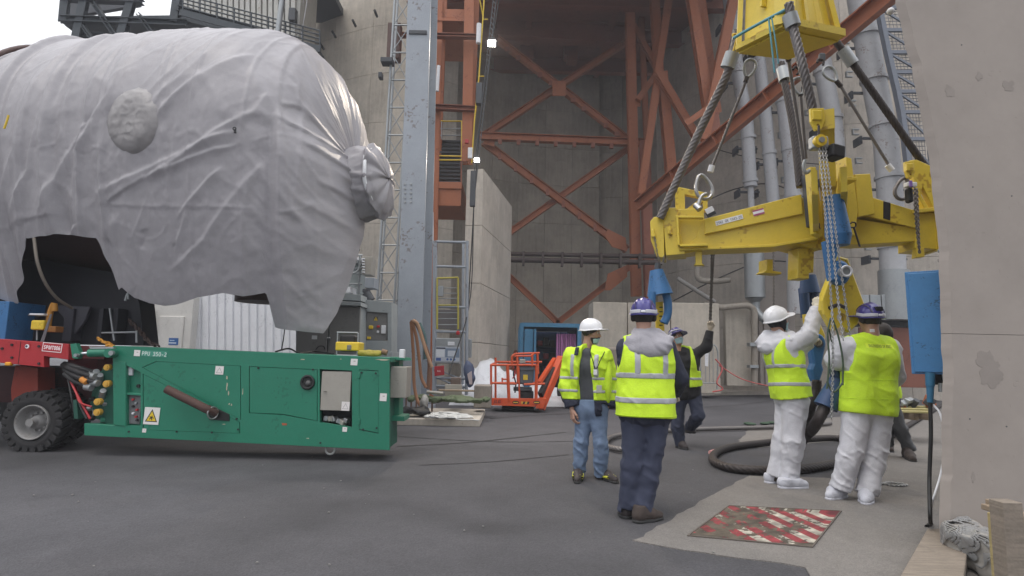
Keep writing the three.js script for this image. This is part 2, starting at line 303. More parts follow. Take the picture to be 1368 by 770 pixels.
{ // thin tar seams across the asphalt
  const m = mat([.05, .048, .05], { t: 'asphalt', s: .8, rough: .9 });
  const seam = (pts, w) => { const p = pts.map(([x, y]) => gr(x, y)), c = new THREE.CatmullRomCurve3(p), n = 40, pos = [], idx = []; for (let i = 0; i <= n; i++) { const q = c.getPointAt(i / n), t = c.getTangentAt(i / n), s = V(-t.z, 0, t.x).multiplyScalar(w / 2 * (1 + .5 * noise3(i * .7, 2, 1))); pos.push(q.x + s.x, .005, q.z + s.z, q.x - s.x, .005, q.z - s.z); if (i < n) idx.push(2 * i, 2 * i + 1, 2 * i + 2, 2 * i + 1, 2 * i + 3, 2 * i + 2); } const g = new THREE.BufferGeometry(); g.setAttribute('position', new THREE.Float32BufferAttribute(pos, 3)); g.setIndex(idx); g.computeVertexNormals(); return g; };
  struct('ground_marking', [seam([[530, 597], [620, 592], [755, 578]], .06), seam([[525, 583], [600, 588], [680, 591], [770, 590]], .04), seam([[655, 560], [700, 556], [760, 553]], .09), seam([[930, 545], [990, 541], [1040, 534]], .1), seam([[560, 622], [650, 618], [760, 608]], .03)], m);
}
{ // hatch in the pavement: steel frame and a plate with worn red and white stripes
  const t = thing('floor_hatch', 'square floor hatch painted in worn red and white stripes', 'hatch');
  const c = [[922, 716], [975, 677], [1122, 684], [1084, 731]].map(([x, y]) => gr(x, y, .01));
  const cen = c.reduce((a, b) => a.add(b), V(0, 0, 0)).multiplyScalar(.25), big = c.map((p) => p.clone().sub(cen).multiplyScalar(1.035).add(cen));
  const quad = (p, y0, y1, hole) => { const s = new THREE.Shape(p.map((q) => new THREE.Vector2(q.x, -q.z))); if (hole) s.holes.push(new THREE.Path(hole.map((q) => new THREE.Vector2(q.x, -q.z)))); const g = new THREE.ExtrudeGeometry(s, { depth: y1 - y0, bevelEnabled: false }); g.rotateX(-Math.PI / 2); g.translate(0, y0, 0); return g; };
  part('frame', quad(big, .009, .018, c.map((p) => p.clone().sub(cen).multiplyScalar(1.006).add(cen))), mat([.12, .10, .085], { t: 'rusty', s: .5, rough: .8 }), t);
  const n = 512, cv = document.createElement('canvas'); cv.width = cv.height = n; const x = cv.getContext('2d'), im = x.createImageData(n, n);
  for (let j = 0; j < n; j++) for (let i = 0; i < n; i++) {
    const u = i / n, v = j / n, s = (u * 1.0 - v * 1.0) * 4.2 + 8.3, k = s - Math.floor(s), red = k < .5;
    const wear = fbm(u * 5, v * 5, 1, 4) + .55 * fbm(u * 40, v * 40, 4, 2) + .3 * (1 - 2 * u) * (red ? .3 : .8) - .1 * (red ? 1 : 0) + .22 * (v - .5);
    const dirt = .75 + .35 * fbm(u * 14, v * 14, 7, 3);
    let c0 = wear > (red ? .12 : -.02) ? [98, 88, 76] : red ? [146, 56, 62] : [186, 180, 166];
    const e = Math.abs(wear - (red ? .12 : -.02)) < .05 ? .85 : 1, o = (j * n + i) * 4; for (let q = 0; q < 3; q++) im.data[o + q] = clamp(c0[q] * dirt * e * 1.1, 0, 255); im.data[o + 3] = 255;
  }
  x.putImageData(im, 0, 0); const tx = new THREE.CanvasTexture(cv); tx.colorSpace = THREE.SRGBColorSpace; tx.magFilter = THREE.LinearFilter;
  const g = quad(c, .010, .016).toNonIndexed(), p = g.attributes.position, uv = new Float32Array(p.count * 2), e1 = c[3].clone().sub(c[0]), e2 = c[1].clone().sub(c[0]), det = e1.x * e2.z - e1.z * e2.x;
  for (let i = 0; i < p.count; i++) { const dx = p.getX(i) - c[0].x, dz = p.getZ(i) - c[0].z; uv[2 * i] = (dx * e2.z - dz * e2.x) / det; uv[2 * i + 1] = (e1.x * dz - e1.z * dx) / det; }
  g.setAttribute('uv', new THREE.BufferAttribute(uv, 2));
  part('hatch_plate', g, new THREE.MeshPhysicalMaterial({ map: tx, roughness: .75, bumpMap: rep(TX.paintB, .2), bumpScale: .001 }), t, { keep: true });
}
{ // litter and pebbles
  const gs = []; for (let i = 0; i < 45; i++) { const p = gr(rr(20, 1330), rr(555, 766)); if (p.z < -30) continue; const s = rr(.004, .012); const g = new THREE.IcosahedronGeometry(s, 0); g.scale(1, .5, rr(.6, 1.3)); g.translate(p.x, .012, p.z); gs.push(g); }
  const o = part('gravel', gs, mat([.17, .165, .155], { t: null })); o.userData = { kind: 'stuff', label: 'loose grit scattered over the asphalt' };
}
// ================================================================ concrete walls: panels with open joints on a dark core
function panelWall(name, label, path, y0, y1, rowH, m, { tilt = 0, th = .35, joint = .010, vary = .004, cat = 'wall', sub = 1, skip } = {}) {
  const t = thing(name, label, cat);
  const ms = [0, 1, 2, 3].map((i) => { const c = m.clone(); const k = 1 + (i - 1.5) * .03; c.color = m.color.clone().multiplyScalar(k); return c; });
  const core = []; let id = 0;
  for (let i = 0; i < path.length - 1; i++) {
    const A = path[i], B = path[i + 1], L = Math.hypot(B.x - A.x, B.z - A.z), ang = Math.atan2(-(B.z - A.z), B.x - A.x), mid = V((A.x + B.x) / 2, 0, (A.z + B.z) / 2), nrm = V(-(B.z - A.z), 0, B.x - A.x).normalize().multiplyScalar(1);
    if (nrm.dot(mid.clone().sub(camera.position)) > 0) nrm.negate();
    core.push(box(L + .02, y1 - y0, th, mid.x - nrm.x * (th / 2 + .06), (y0 + y1) / 2, mid.z - nrm.z * (th / 2 + .06), 0, ang));
    const rows = Math.round((y1 - y0) / rowH), rh = (y1 - y0) / rows;
    for (let r = 0; r < rows; r++) {
      if (skip && skip(i, r)) continue;
      const off = (rnd() - .5) * vary; const g = new RoundedBoxGeometry(L - joint, rh - joint, .08, 1, .01); xf(g, mid.x + nrm.x * (off - .04), y0 + (r + .5) * rh, mid.z + nrm.z * (off - .04), 0, ang);
      part('panel', g, ms[Math.floor(rnd() * 4)], t);
    }
  }
  part('wall_core', core, M.greyDark, t); return t;
}
const W2 = (px, d) => { const p = pt(px, 470, d); return V(p.x, 0, p.z); };
const arc = (pts, n) => { const c = new THREE.CatmullRomCurve3(pts); return Array.from({ length: n + 1 }, (_, i) => c.getPointAt(i / n)); };
// tall pale tower on the left, open to the sky
panelWall('concrete_wall', 'tall pale curved concrete tower wall rising behind the wrapped vessel', arc([W2(215, 35), W2(300, 31), W2(380, 28.6), W2(470, 26.5), W2(545, 26), W2(600, 27.4)], 9), 0, 34, 2.4, M.concLight, {});
// shaded back of the recess behind the orange bracing
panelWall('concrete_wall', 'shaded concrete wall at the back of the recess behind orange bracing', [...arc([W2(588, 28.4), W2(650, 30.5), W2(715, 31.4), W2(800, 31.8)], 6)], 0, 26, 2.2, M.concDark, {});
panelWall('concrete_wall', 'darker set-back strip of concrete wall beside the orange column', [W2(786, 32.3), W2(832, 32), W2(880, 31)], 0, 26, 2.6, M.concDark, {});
// lighter wall with the pipes
panelWall('concrete_wall', 'grey concrete wall carrying the row of vertical pipes', arc([W2(880, 29.8), W2(925, 27), W2(1000, 25), W2(1100, 23.6), W2(1260, 22.6), W2(1500, 22.2)], 10), 0, 28, 2.7, M.conc, {});
{ // free-standing slab running away from the camera
  const t = thing('concrete_partition', 'tall free-standing concrete slab seen on edge behind the steel column', 'wall');
  const a = W2(627, 16.5), b = W2(671, 20.8), ya = pt(627, 222, 16.5).y, yb = ya;
  const dir = b.clone().sub(a), L = dir.length(), ang = Math.atan2(-dir.z, dir.x), rows = 4, cols = 2;
  for (let r = 0; r < rows; r++) for (let c = 0; c < cols; c++) { const q = a.clone().addScaledVector(dir, (c + .5) / cols), g = rbox(L / cols - .012, ya / rows - .012, .5, .012, 0, 0, 0); xf(g, q.x - .25 * Math.sin(ang) * -1 - .25, ya / rows * (r + .5), q.z - .25, 0, ang); part('panel', g, M.conc, t); }
}
{ // ceiling of the recess: steel deck hung from girders, mass of the building above it
  const t = thing('steel_ceiling', 'dark steel deck with orange girders roofing the recess', 'ceiling');
  const y = pt(740, 50, 26).y, xl = pt(560, 20, 22).x - 1, xr = pt(960, 20, 26).x;
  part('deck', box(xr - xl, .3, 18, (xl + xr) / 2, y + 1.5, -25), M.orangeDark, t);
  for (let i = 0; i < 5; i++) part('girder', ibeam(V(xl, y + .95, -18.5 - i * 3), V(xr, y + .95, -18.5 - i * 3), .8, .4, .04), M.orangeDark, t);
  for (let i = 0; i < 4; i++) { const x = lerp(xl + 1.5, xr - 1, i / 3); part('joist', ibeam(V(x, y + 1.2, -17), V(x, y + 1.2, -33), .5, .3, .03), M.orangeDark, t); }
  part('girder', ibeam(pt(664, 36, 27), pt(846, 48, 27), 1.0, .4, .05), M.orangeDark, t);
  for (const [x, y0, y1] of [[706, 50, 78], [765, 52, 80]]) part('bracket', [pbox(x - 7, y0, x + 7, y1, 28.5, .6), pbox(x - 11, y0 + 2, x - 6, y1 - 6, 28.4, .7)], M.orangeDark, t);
}
{ // building over the recess and its flank: this is what keeps the sky out
  const t = thing('concrete_building', 'upper concrete storeys of the building above the recess', 'building');
  const y = pt(740, 50, 26).y + 1.75, xl = pt(560, 20, 22).x - 1, xr = pt(960, 20, 26).x;
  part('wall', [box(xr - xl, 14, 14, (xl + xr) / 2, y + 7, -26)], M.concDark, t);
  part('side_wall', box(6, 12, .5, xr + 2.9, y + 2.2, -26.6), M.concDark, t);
}
// ================================================================ concrete pillar wall at the right edge
{
  const t = thing('concrete_wall', 'close smooth concrete wall with a curved edge filling the right side', 'wall');
  const D = 4.15, cur = [[1135, -330], [1168, -160], [1186, -70], [1200, 0], [1214, 60], [1230, 130], [1245, 212], [1254, 290], [1259, 370], [1262, 450], [1263, 530], [1262, 610], [1258, 712]];
  const c = new THREE.CatmullRomCurve3(cur.map(([x, y]) => { const p = pt(x, y, D); return V(p.x, Math.max(0, p.y), 0); })), N = 120, P = c.getSpacedPoints(N); P[N].y = 0;
  const cuts = [-1, pt(1320, 447, D).y, 100];
  const ev = (y) => { for (let i = 0; i < N; i++) if (P[i].y >= y && P[i + 1].y <= y) return lerp(P[i + 1].x, P[i].x, (y - P[i + 1].y) / (P[i].y - P[i + 1].y + 1e-9)); return P[0].x; };
  const top = P[0].y, XR = 9;
  const slab = (y0, y1) => { // front face, chamfer, flank that runs away from the view, back and top
    const n = 220, pos = [], idx = [];
    for (let i = 0; i <= n; i++) { const y = lerp(y0, y1, i / n), e = ev(y), j = .005 * noise3(y * 7, 1, 1) + .012 * Math.pow(Math.max(0, noise3(y * 9, 4, 2)), 3) + .0015 * noise3(y * 30, 2, 2); pos.push(XR, y, -D, e + .055 + j, y, -D, e + j, y, -D - .03, e + .62, y, -D - .72, XR, y, -D - .72); }
    for (let i = 0; i < n; i++) for (let k = 0; k < 4; k++) { const a = i * 5 + k; idx.push(a, a + 5, a + 1, a + 1, a + 5, a + 6); }
    for (const [b, f] of [[0, 0], [n * 5, 1]]) for (let k = 1; k < 4; k++) f ? idx.push(b, b + k + 1, b + k) : idx.push(b, b + k, b + k + 1);
    let g = new THREE.BufferGeometry(); g.setAttribute('position', new THREE.Float32BufferAttribute(pos, 3)); g.setIndex(idx); g = g.toNonIndexed(); g.computeVertexNormals(); return g;
  };
  const gap = .0016; for (let i = 0; i < 2; i++) part('panel', slab(Math.max(0, cuts[i]) + (i ? gap : 0), Math.min(top, cuts[i + 1]) - gap), M.concWarm, t);
  part('wall_core', box(XR - 3.9, top, .5, (XR + 4.2) / 2, top / 2, -D - .37), M.concWarm, t);
  const st = mat([.30, .268, .243], { t: 'smooth', s: .7, rough: .9 });
  // damp patches soaked into the concrete
  const blot = (x, y, r, sx, sy) => { const p = pt(x, y, D), s = new THREE.Shape(); for (let i = 0; i <= 60; i++) { const a = i / 60 * 2 * Math.PI, q = r * (1 + .55 * noise3(Math.cos(a) * 1.6 + x, Math.sin(a) * 1.6, y) + .2 * noise3(Math.cos(a) * 6, Math.sin(a) * 6, x)); const X0 = Math.cos(a) * q * sx, Y0 = Math.sin(a) * q * sy; i ? s.lineTo(X0, Y0) : s.moveTo(X0, Y0); } const g = new THREE.ExtrudeGeometry(s, { depth: .002, bevelEnabled: false }); g.translate(p.x, p.y, -D - .0005); return g; };
  for (const [x, y] of [[1300, 250], [1352, 262], [1296, 560], [1345, 570], [1285, 60]]) part('tie_hole', (() => { const p = pt(x, y, D); return xf(new THREE.CylinderGeometry(.005, .005, .004, 10), p.x, p.y, p.z, Math.PI / 2); })(), M.greyDark, t);
  part('stain', [blot(1324, 492, .085, 1, 1.25), blot(1308, 103, .03, 1, 1), blot(1270, 122, .045, .7, 1), blot(1348, 115, .04, 1, 1), blot(1300, 640, .025, .6, 1.4)], st, t);
}
// ================================================================ orange bracing at the back of the recess
const bolts = (t, list, m = M.orangeDark) => list.forEach(([x0, y0, x1, y1, d, n, r]) => { for (let i = 0; i < n; i++) { const p = pt(lerp(x0, x1, i / Math.max(1, n - 1)), lerp(y0, y1, i / Math.max(1, n - 1)), d); part('bolt', xf(new THREE.CylinderGeometry(r, r, .05, 6), p.x, p.y, p.z, Math.PI / 2), m, t); } });
{
  const t = thing('steel_bracing', 'orange crossed steel bracing in front of the shaded concrete wall', 'steel frame');
  const D = 26, br = (x0, y0, x1, y1, h, d = D, m = M.orange) => part('brace', ibeam(pt(x0, y0, d), pt(x1, y1, d), m2(h, d), .3, .03), m, t);
  br(664, 52, 840, 188, 9); br(842, 53, 647, 181, 8, D + .4); part('beam', ibeam(pt(640, 182, D - .4), pt(862, 191, D - .4), m2(10, D), .3, .03), M.orange, t);
  br(646, 190, 838, 334, 10); br(846, 194, 668, 320, 8, D + .4); br(670, 360, 746, 432, 8); br(744, 432, 842, 356, 8);
  const gus = (poly, d = D - .35) => part('gusset_plate', pp(poly, d, .05), M.orange, t);
  gus([[672, 302], [684, 299], [684, 312], [672, 325]]); gus([[812, 306], [836, 318], [838, 336], [818, 330], [808, 316]]); gus([[812, 366], [838, 354], [838, 370], [816, 388], [808, 388]]); gus([[670, 360], [682, 364], [682, 384], [674, 388]]);
  gus([[738, 108], [756, 108], [756, 128], [738, 128]]); gus([[646, 176], [662, 180], [660, 196], [646, 192]]);
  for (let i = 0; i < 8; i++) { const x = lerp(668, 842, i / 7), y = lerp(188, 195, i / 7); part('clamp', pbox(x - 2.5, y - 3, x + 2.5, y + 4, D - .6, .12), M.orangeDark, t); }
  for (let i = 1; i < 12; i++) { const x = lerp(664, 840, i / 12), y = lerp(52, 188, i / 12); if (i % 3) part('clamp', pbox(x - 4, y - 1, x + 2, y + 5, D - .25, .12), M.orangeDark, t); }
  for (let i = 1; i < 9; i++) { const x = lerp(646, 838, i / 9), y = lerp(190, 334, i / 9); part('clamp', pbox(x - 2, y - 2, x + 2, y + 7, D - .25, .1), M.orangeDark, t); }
}
{
  const t = thing('pipe_rack', 'pair of dark brown horizontal pipes crossing the recess at mid height', 'pipes');
  const br = mat([.06, .04, .035], { t: 'rusty', s: 1, rough: .6 });
  part('pipe', pr(668, 339, 884, 343, 23.5, .09), br, t); part('pipe', pr(668, 347, 884, 351, 23.5, .11), br, t);
  for (let i = 0; i < 8; i++) part('clamp', pbox(672 + i * 26, 335 + i * .5, 675 + i * 26, 354 + i * .5, 23.3, .3), br, t);
}
{ // columns and inclined members right of the recess
  const t = thing('steel_portal', 'orange columns and inclined members right of the recess', 'steel frame');
  const im = (n, x0, y0, x1, y1, h, w, d, d2 = d, m = M.orange) => part(n, ibeam(pt(x0, y0, d), pt(x1, y1, d2), m2(h, d), w, .03, Z), m, t);
  im('column', 840, -40, 850, 396, 13, .4, 25); im('column', 856, 10, 866, 235, 7, .25, 26.5); im('column', 872, -40, 880, 98, 14, .35, 24);
  im('diagonal', 898, -30, 878, 100, 10, .3, 23.6); im('diagonal', 880, 96, 856, 260, 9, .3, 23.6); im('column', 884, 98, 899, 258, 15, .4, 23.8);
  im('diagonal', 846, 34, 876, 88, 7, .25, 25.4); im('diagonal', 852, 134, 876, 100, 6, .25, 24.6); im('diagonal', 880, 98, 932, 186, 9, .3, 23.2);
  im('column', 918, -40, 947, 152, 13, .35, 21.5); im('column', 930, -40, 957, 152, 9, .35, 21.9); im('diagonal', 992, -60, 940, 188, 12, .35, 21.2);
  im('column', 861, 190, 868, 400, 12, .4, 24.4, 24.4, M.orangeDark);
  part('gusset_plate', [pp([[914, 162], [948, 138], [951, 146], [919, 168]], 21, .06)], M.orange, t); part('gusset_plate', pp([[842, 136], [856, 134], [856, 142], [842, 144]], 24.8, .06), M.orange, t);
  part('gusset_plate', pp([[936, 150], [960, 150], [966, 190], [946, 196]], 21.1, .05), M.orangeDark, t);
}
{
  const t = thing('steel_beam', 'long orange steel beam slanting up to the right behind the yellow lifting gear', 'beam');
  const a = pt(852, 275, 22.5), b = pt(1215, -29, 13.2), up = V(-.1, 1, .35);
  part('web', ibeam(a, b, .42, .36, .035, up), M.orange, t); part('stiffener', [0.2, .4, .6, .8].map((k) => { const g = new THREE.BoxGeometry(.03, .36, .34); const m = frame(a, b, up); m.setPosition(a.clone().lerp(b, k)); g.applyMatrix4(m); return g; }), M.orange, t);
}
// ================================================================ left stair tower in orange steel
{
  const t = thing('stair_tower', 'orange steel stair tower with yellow handrails left of the recess', 'stair tower');
  const D = 17, col = (x0, y0, x1, y1, w, d = D, dep = .3, m = M.orange) => part('column', ibeam(pt(x0, y0, d), pt(x1, y1, d), m2(w, d), dep, .025, Z), m, t);
  col(628, -40, 624, 218, 17); col(586, -20, 572, 545, 7); col(592, -20, 583, 215, 6, D + .8); col(638, -40, 627, 220, 5, D + .5, .2);
  part('beam', ibeam(pt(535, 47, D - .4), pt(640, 49, D - .4), m2(5, D), .2, .02), M.orangeDark, t); part('beam', ibeam(pt(572, 143, D - .2), pt(637, 146, D - .2), m2(7, D), .2, .02), M.orangeDark, t);
  part('platform', [pbox(584, 12, 630, 24, D, 2.4), pbox(582, 24, 632, 28, D - .1, 2.5)], M.orange, t); part('platform', [pbox(573, 252, 616, 275, D, 1.8), pbox(572, 243, 617, 252, D - .05, 1.9)], M.orange, t, { label: 'lower landing of orange plate' });
  part('girder', pbox(583, 29, 634, 34, D + 1.4, .5), M.orangeDark, t); part('girder', pbox(583, 66, 628, 72, D + 2, .3), M.orangeDark, t);
  for (let i = 0; i < 12; i++) part('tread', pbox(580, 187 + i * 5, 615, 189.5 + i * 5, D + .9 - i * .06, .24, .005), M.greyDark, t);
  part('stringer', [beam(pt(580, 185, D + 1), pt(579, 246, D + .2), .2, .04), beam(pt(616, 185, D + 1), pt(616, 246, D + .2), .2, .04)], M.orangeDark, t);
  const rail = (pts, r = .022) => part('handrail', pts.slice(1).map((q, i) => pr(pts[i][0], pts[i][1], q[0], q[1], pts[i][2] || D, r, 7, q[2] || D)), M.safety, t);
  rail([[574, 208], [617, 209]]); rail([[587, 162, D + .6], [617, 162, D + .6], [617, 214], [574, 214]]); rail([[587, 162, D + .6], [582, 208]]); rail([[574, 214], [574, 248]]);
  part('handrail', [pr(588, 172, 616, 172, D + .6, .02), pr(588, 181, 616, 181, D + .6, .02), pr(590, 162, 590, 186, D + .6, .02)], M.galv, t);
  rail([[648, -20, 16], [640, 102, 16.4], [634, 160, 16.6], [630, 218, 16.8]]); rail([[641, 0, 16], [646, 26, 16.2], [652, 26, 16.2]], .018); rail([[640, 102, 16.4], [647, 102, 16.4]], .018);
  part('lamp_tube', rod(pt(586, 88, D - .4), pt(584, 122, D - .4), .05), M.white, t); part('lamp_tube', rod(pt(640, 32, D - 1), pt(639, 58, D - 1), .07), M.white, t); part('lamp_tube', rod(pt(577, 284, D - .4), pt(577, 324, D - .4), .05), M.white, t);
  part('junction_box', pbox(625, 197, 631, 211, D - .4, .1), M.white, t); part('beacon', pbox(621, 186, 626, 191, D - .4, .1), M.red, t);
}
{ // crane guide rail: two thin chords with ties, hanging at the edge of the recess
  const t = thing('guide_rail', 'thin grey guide rail hanging at the left edge of the recess', 'rail');
  const a = [663, -20], b = [632, 262], D = 15.5;
  part('chord', [pr(a[0] - 2, a[1], b[0] - 2, b[1], D, .013, 6), pr(a[0] + 2, a[1], b[0] + 2, b[1], D, .013, 6)], M.greyDark, t);
  for (let i = 0; i < 40; i++) { const k = i / 40, x = lerp(a[0], b[0], k), y = lerp(a[1], b[1], k); part('tie', pr(x - 2, y, x + 2, y + 5, D, .008, 4), M.galv, t); }
  part('cable_bundle', [tube([pt(668, -10, D), pt(648, 115, D), pt(637, 215, D), pt(630, 330, D), pt(622, 470, D)], .018, 6), tube([pt(652, 60, D), pt(634, 260, D), pt(628, 400, D), pt(600, 500, D - 2)], .015, 6)], M.black, t);
  part('pulley_block', pbox(628, 228, 635, 275, D - .1, .16), M.greyDark, t); part('pulley_block', pbox(636, 110, 644, 138, D, .18), M.greyDark, t);
}
function floodlight(label, x, y, d, s, I) {
  const t = thing('floodlight', label, 'lamp'), p = pt(x, y, d), to = camera.position.clone().sub(p).normalize();
  const q = new THREE.Quaternion().setFromUnitVectors(Z, to), put = (g) => { g.applyQuaternion(q); g.translate(p.x, p.y, p.z); return g; };
  const g0 = new RoundedBoxGeometry(s * 1.35, s * 1.15, s * .5, 2, .02); g0.translate(0, 0, -s * .27); part('housing', put(g0), M.greyDark, t);
  const g2 = new THREE.TorusGeometry(s * .75, .015, 6, 12, Math.PI); g2.translate(0, 0, -s * .3); part('bracket', put(g2), M.greyDark, t);
  const em = new THREE.MeshStandardMaterial({ color: 0x222222, emissive: new THREE.Color(1, .93, .82), emissiveIntensity: 30 });
  const g1 = new THREE.BoxGeometry(s, s * .8, .02); part('lamp_face', put(g1), em, t);
  const L = new THREE.SpotLight(0xfff0dc, I, 0, 1.1, .7, 2); L.position.copy(p).addScaledVector(to, .06); L.target.position.copy(p).add(to); L.shadow.radius = s * 25; L.castShadow = true; scene.add(L, L.target);
}
floodlight('bright floodlight high on the orange stair tower', 657, 58, 15.2, .2, 60);
floodlight('small lit floodlight above the edge of the concrete slab', 637, 214, 15.2, .13, 25);
floodlight('lit floodlight behind the slings under the yellow lifting head', 1062, 99, 19, .18, 40);
// ================================================================ grey I column and lattice mast
{
  const t = thing('steel_column', 'tall pale grey steel column standing beside the lattice mast', 'column');
  const D = 13.4, a = pt(531, 553, D), b = pt(556, -60, D); a.y = .13;
  const a2 = pt(557, 548, D + .8), b2 = pt(582, -60, D + .8); a2.y = .13;
  const fl = (A, B, w, th, m) => beam(A, B, th, w, Z);
  part('flange', (() => { const A = pt(544, 553, D), B = pt(562, -60, D); A.y = .13; return beam(A, B, .05, m2(33, D), Z); })(), M.grey, t);
  part('web', (() => { const A = pt(546, 553, D + .5), B = pt(564, -60, D + .5); A.y = .13; return beam(A, B, .9, .04, Z); })(), M.grey, t);
  part('flange', (() => { const A = pt(566, 549, D + 1), B = pt(580, -60, D + 1); A.y = .13; return beam(A, B, .05, m2(14, D), Z); })(), M.grey, t);
  part('base_plate', pbox(527, 546, 572, 553, D - .1, 1.3), M.grey, t);
  part('splice_plate', pbox(546, 40, 570, 45, D - .06, .08), M.greyDark, t);
  for (let i = 0; i < 10; i++) part('bolt', (() => { const p = pt(541 + (i % 2) * 8, 246 + Math.floor(i / 2) * 6, D - .03); return xf(new THREE.CylinderGeometry(.025, .025, .03, 6), p.x, p.y, p.z, Math.PI / 2); })(), M.galv, t);
}
{
  const t = thing('lattice_mast', 'slender galvanised lattice mast left of the grey column', 'mast');
  const D = 15, P = (k, s, back) => pt(lerp(541, 511, k) + s * 11.5 + (back ? 4 : 0), lerp(-40, 475, k), D + (back ? .45 : 0));
  for (const [s, bk] of [[-1, 0], [1, 0], [-1, 1], [1, 1]]) part('chord', rod(P(0, s, bk), P(1, s, bk), .035, 7), M.galv, t);
  for (let i = 0; i < 14; i++) { const k = i / 14, k2 = (i + 1) / 14;
    part('rung', [rod(P(k, -1), P(k, 1), .022, 6), rod(P(k, -1, 1), P(k, 1, 1), .02, 6), rod(P(k, 1), P(k, 1, 1), .02, 6)], M.galv, t);
    part('diagonal', [rod(P(k, -1), P(k2, 1), .014, 5), rod(P(k, 1), P(k2, -1), .014, 5)], M.galv, t); }
  part('mast_tie', [pbox(508, 76, 524, 82, D - .2, .3), pbox(505, 96, 510, 103, D - .2, .2)], M.greyDark, t); part('tie_bracket', pbox(517, 30, 534, 78, D + .6, .3), mat([.10, .05, .04], {}), t);
}
// ================================================================ vertical pipes on the right-hand wall
function pipe(label, pts, r, d, flanges, extra) {
  const t = thing('wall_pipe', label, 'pipe', V(0, 0, 0), 0), m = M.pipe;
  for (let i = 0; i < pts.length - 1; i++) part('pipe_section', rod(pt(pts[i][0], pts[i][1], d), pt(pts[i + 1][0], pts[i + 1][1], d), r, 20), m, t);
  const c = new THREE.CatmullRomCurve3(pts.map(([x, y]) => V(x, y, 0)));
  for (const y of flanges) { let k = 0; for (let i = 0; i < 200; i++) if (c.getPoint(i / 199).y <= y) k = i / 199; const a = c.getPoint(k), p0 = pt(a.x, y - 2, d), p1 = pt(a.x + .4, y + 2, d);
    part('flange', [rod(p0, p1, r * 1.16, 20)], m, t);
    part('pipe_bracket', [box(r * 3.1, .07, .12, p1.x, p1.y - .35, p1.z - r * .6), box(.07, .3, .5, p1.x + r * 1.45, p1.y - .35, p1.z - r - .2), box(.07, .3, .5, p1.x - r * 1.45, p1.y - .35, p1.z - r - .2)], M.greyDark, t); }
  if (extra) extra(t, m);
}
pipe('slim grey pipe ending in a bulging silencer, nearest the orange columns', [[970, -40], [985, 93], [998, 164], [1003, 250]], .25, 22.3, [20, 96, 184, 242], (t, m) => {
  part('drop_pipe', rod(pt(1003, 250, 22.3), pt(1004, 280, 22.3), .12, 14), m, t); part('silencer', [rod(pt(1007, 330, 22.3), pt(1009, 398, 22.3), .37, 20), rod(pt(1009, 398, 22.3), pt(1010, 404, 22.3), .37, 18, .16)], M.galv, t, { label: 'shiny steel silencer' });
  part('elbow', tube([pt(1010, 402, 22.3), pt(1010, 415, 22.3), pt(1022, 428, 22)], .16, 10), M.galv, t); });
pipe('second slim grey pipe from the orange columns', [[1000, -40], [1016, 93], [1024, 164], [1035, 290]], .24, 22.1, [60, 130, 205]);
pipe('medium grey pipe passing straight behind the lifting head slings', [[1030, -40], [1047, 131], [1058, 229], [1063, 420]], .28, 21.8, [135, 200, 262]);
pipe('grey pipe running just right of the hoist bracket', [[1078, -40], [1101, 98], [1113, 164], [1127, 300]], .33, 21.5, [96, 158, 226]);
pipe('widest grey pipe, nearest the concrete pillar wall', [[1142, -40], [1157, 49], [1168, 109], [1184, 191], [1190, 273], [1195, 420]], .42, 20.8, [47, 107, 168, 237, 330], (t, m) => part('pipe_cover', [rod(pt(1194, 362, 20.8), pt(1196, 428, 20.8), .5, 20)], M.galv, t));
{
  const t = thing('steel_trestle', 'blue-grey ladder truss with mesh beside the widest pipe', 'truss');
  const D = 19.6, L = [[1168, -20], [1186, 70], [1204, 150], [1218, 262]], R = [[1216, -20], [1228, 70], [1240, 150], [1250, 262]], at = (a, k) => { const c = new THREE.CatmullRomCurve3(a.map(([x, y]) => V(x, y, 0))).getPoint(k); return pt(c.x, c.y, D); };
  const m = mat([.16, .18, .22], { s: 1, rough: .6 });
  for (let i = 0; i < 9; i++) { part('rung', beam(at(L, i / 9), at(R, i / 9), .12, .1), m, t); part('diagonal', beam(at(L, i / 9), at(R, (i + 1) / 9), .07, .06), m, t); for (const S of [L, R]) part('stringer', beam(at(S, i / 9), at(S, (i + 1) / 9), .22, .16, Z), m, t); }
  const mesh = []; for (let i = 0; i < 60; i++) { const a = at(L, i / 60).add(V(.1, 0, -.15)), b = at(R, i / 60).add(V(-.1, 0, -.15)); mesh.push(rod(a, b, .012, 4)); } for (let j = 1; j < 9; j++) { const p = [...Array(10)].map((_, i) => at(L, i / 9).lerp(at(R, i / 9), j / 9).add(V(0, 0, -.17))); mesh.push(tube(p, .01, 4, 12)); }
  const o = part('mesh_infill', mesh, m, t); o.userData.kind = 'stuff';
}
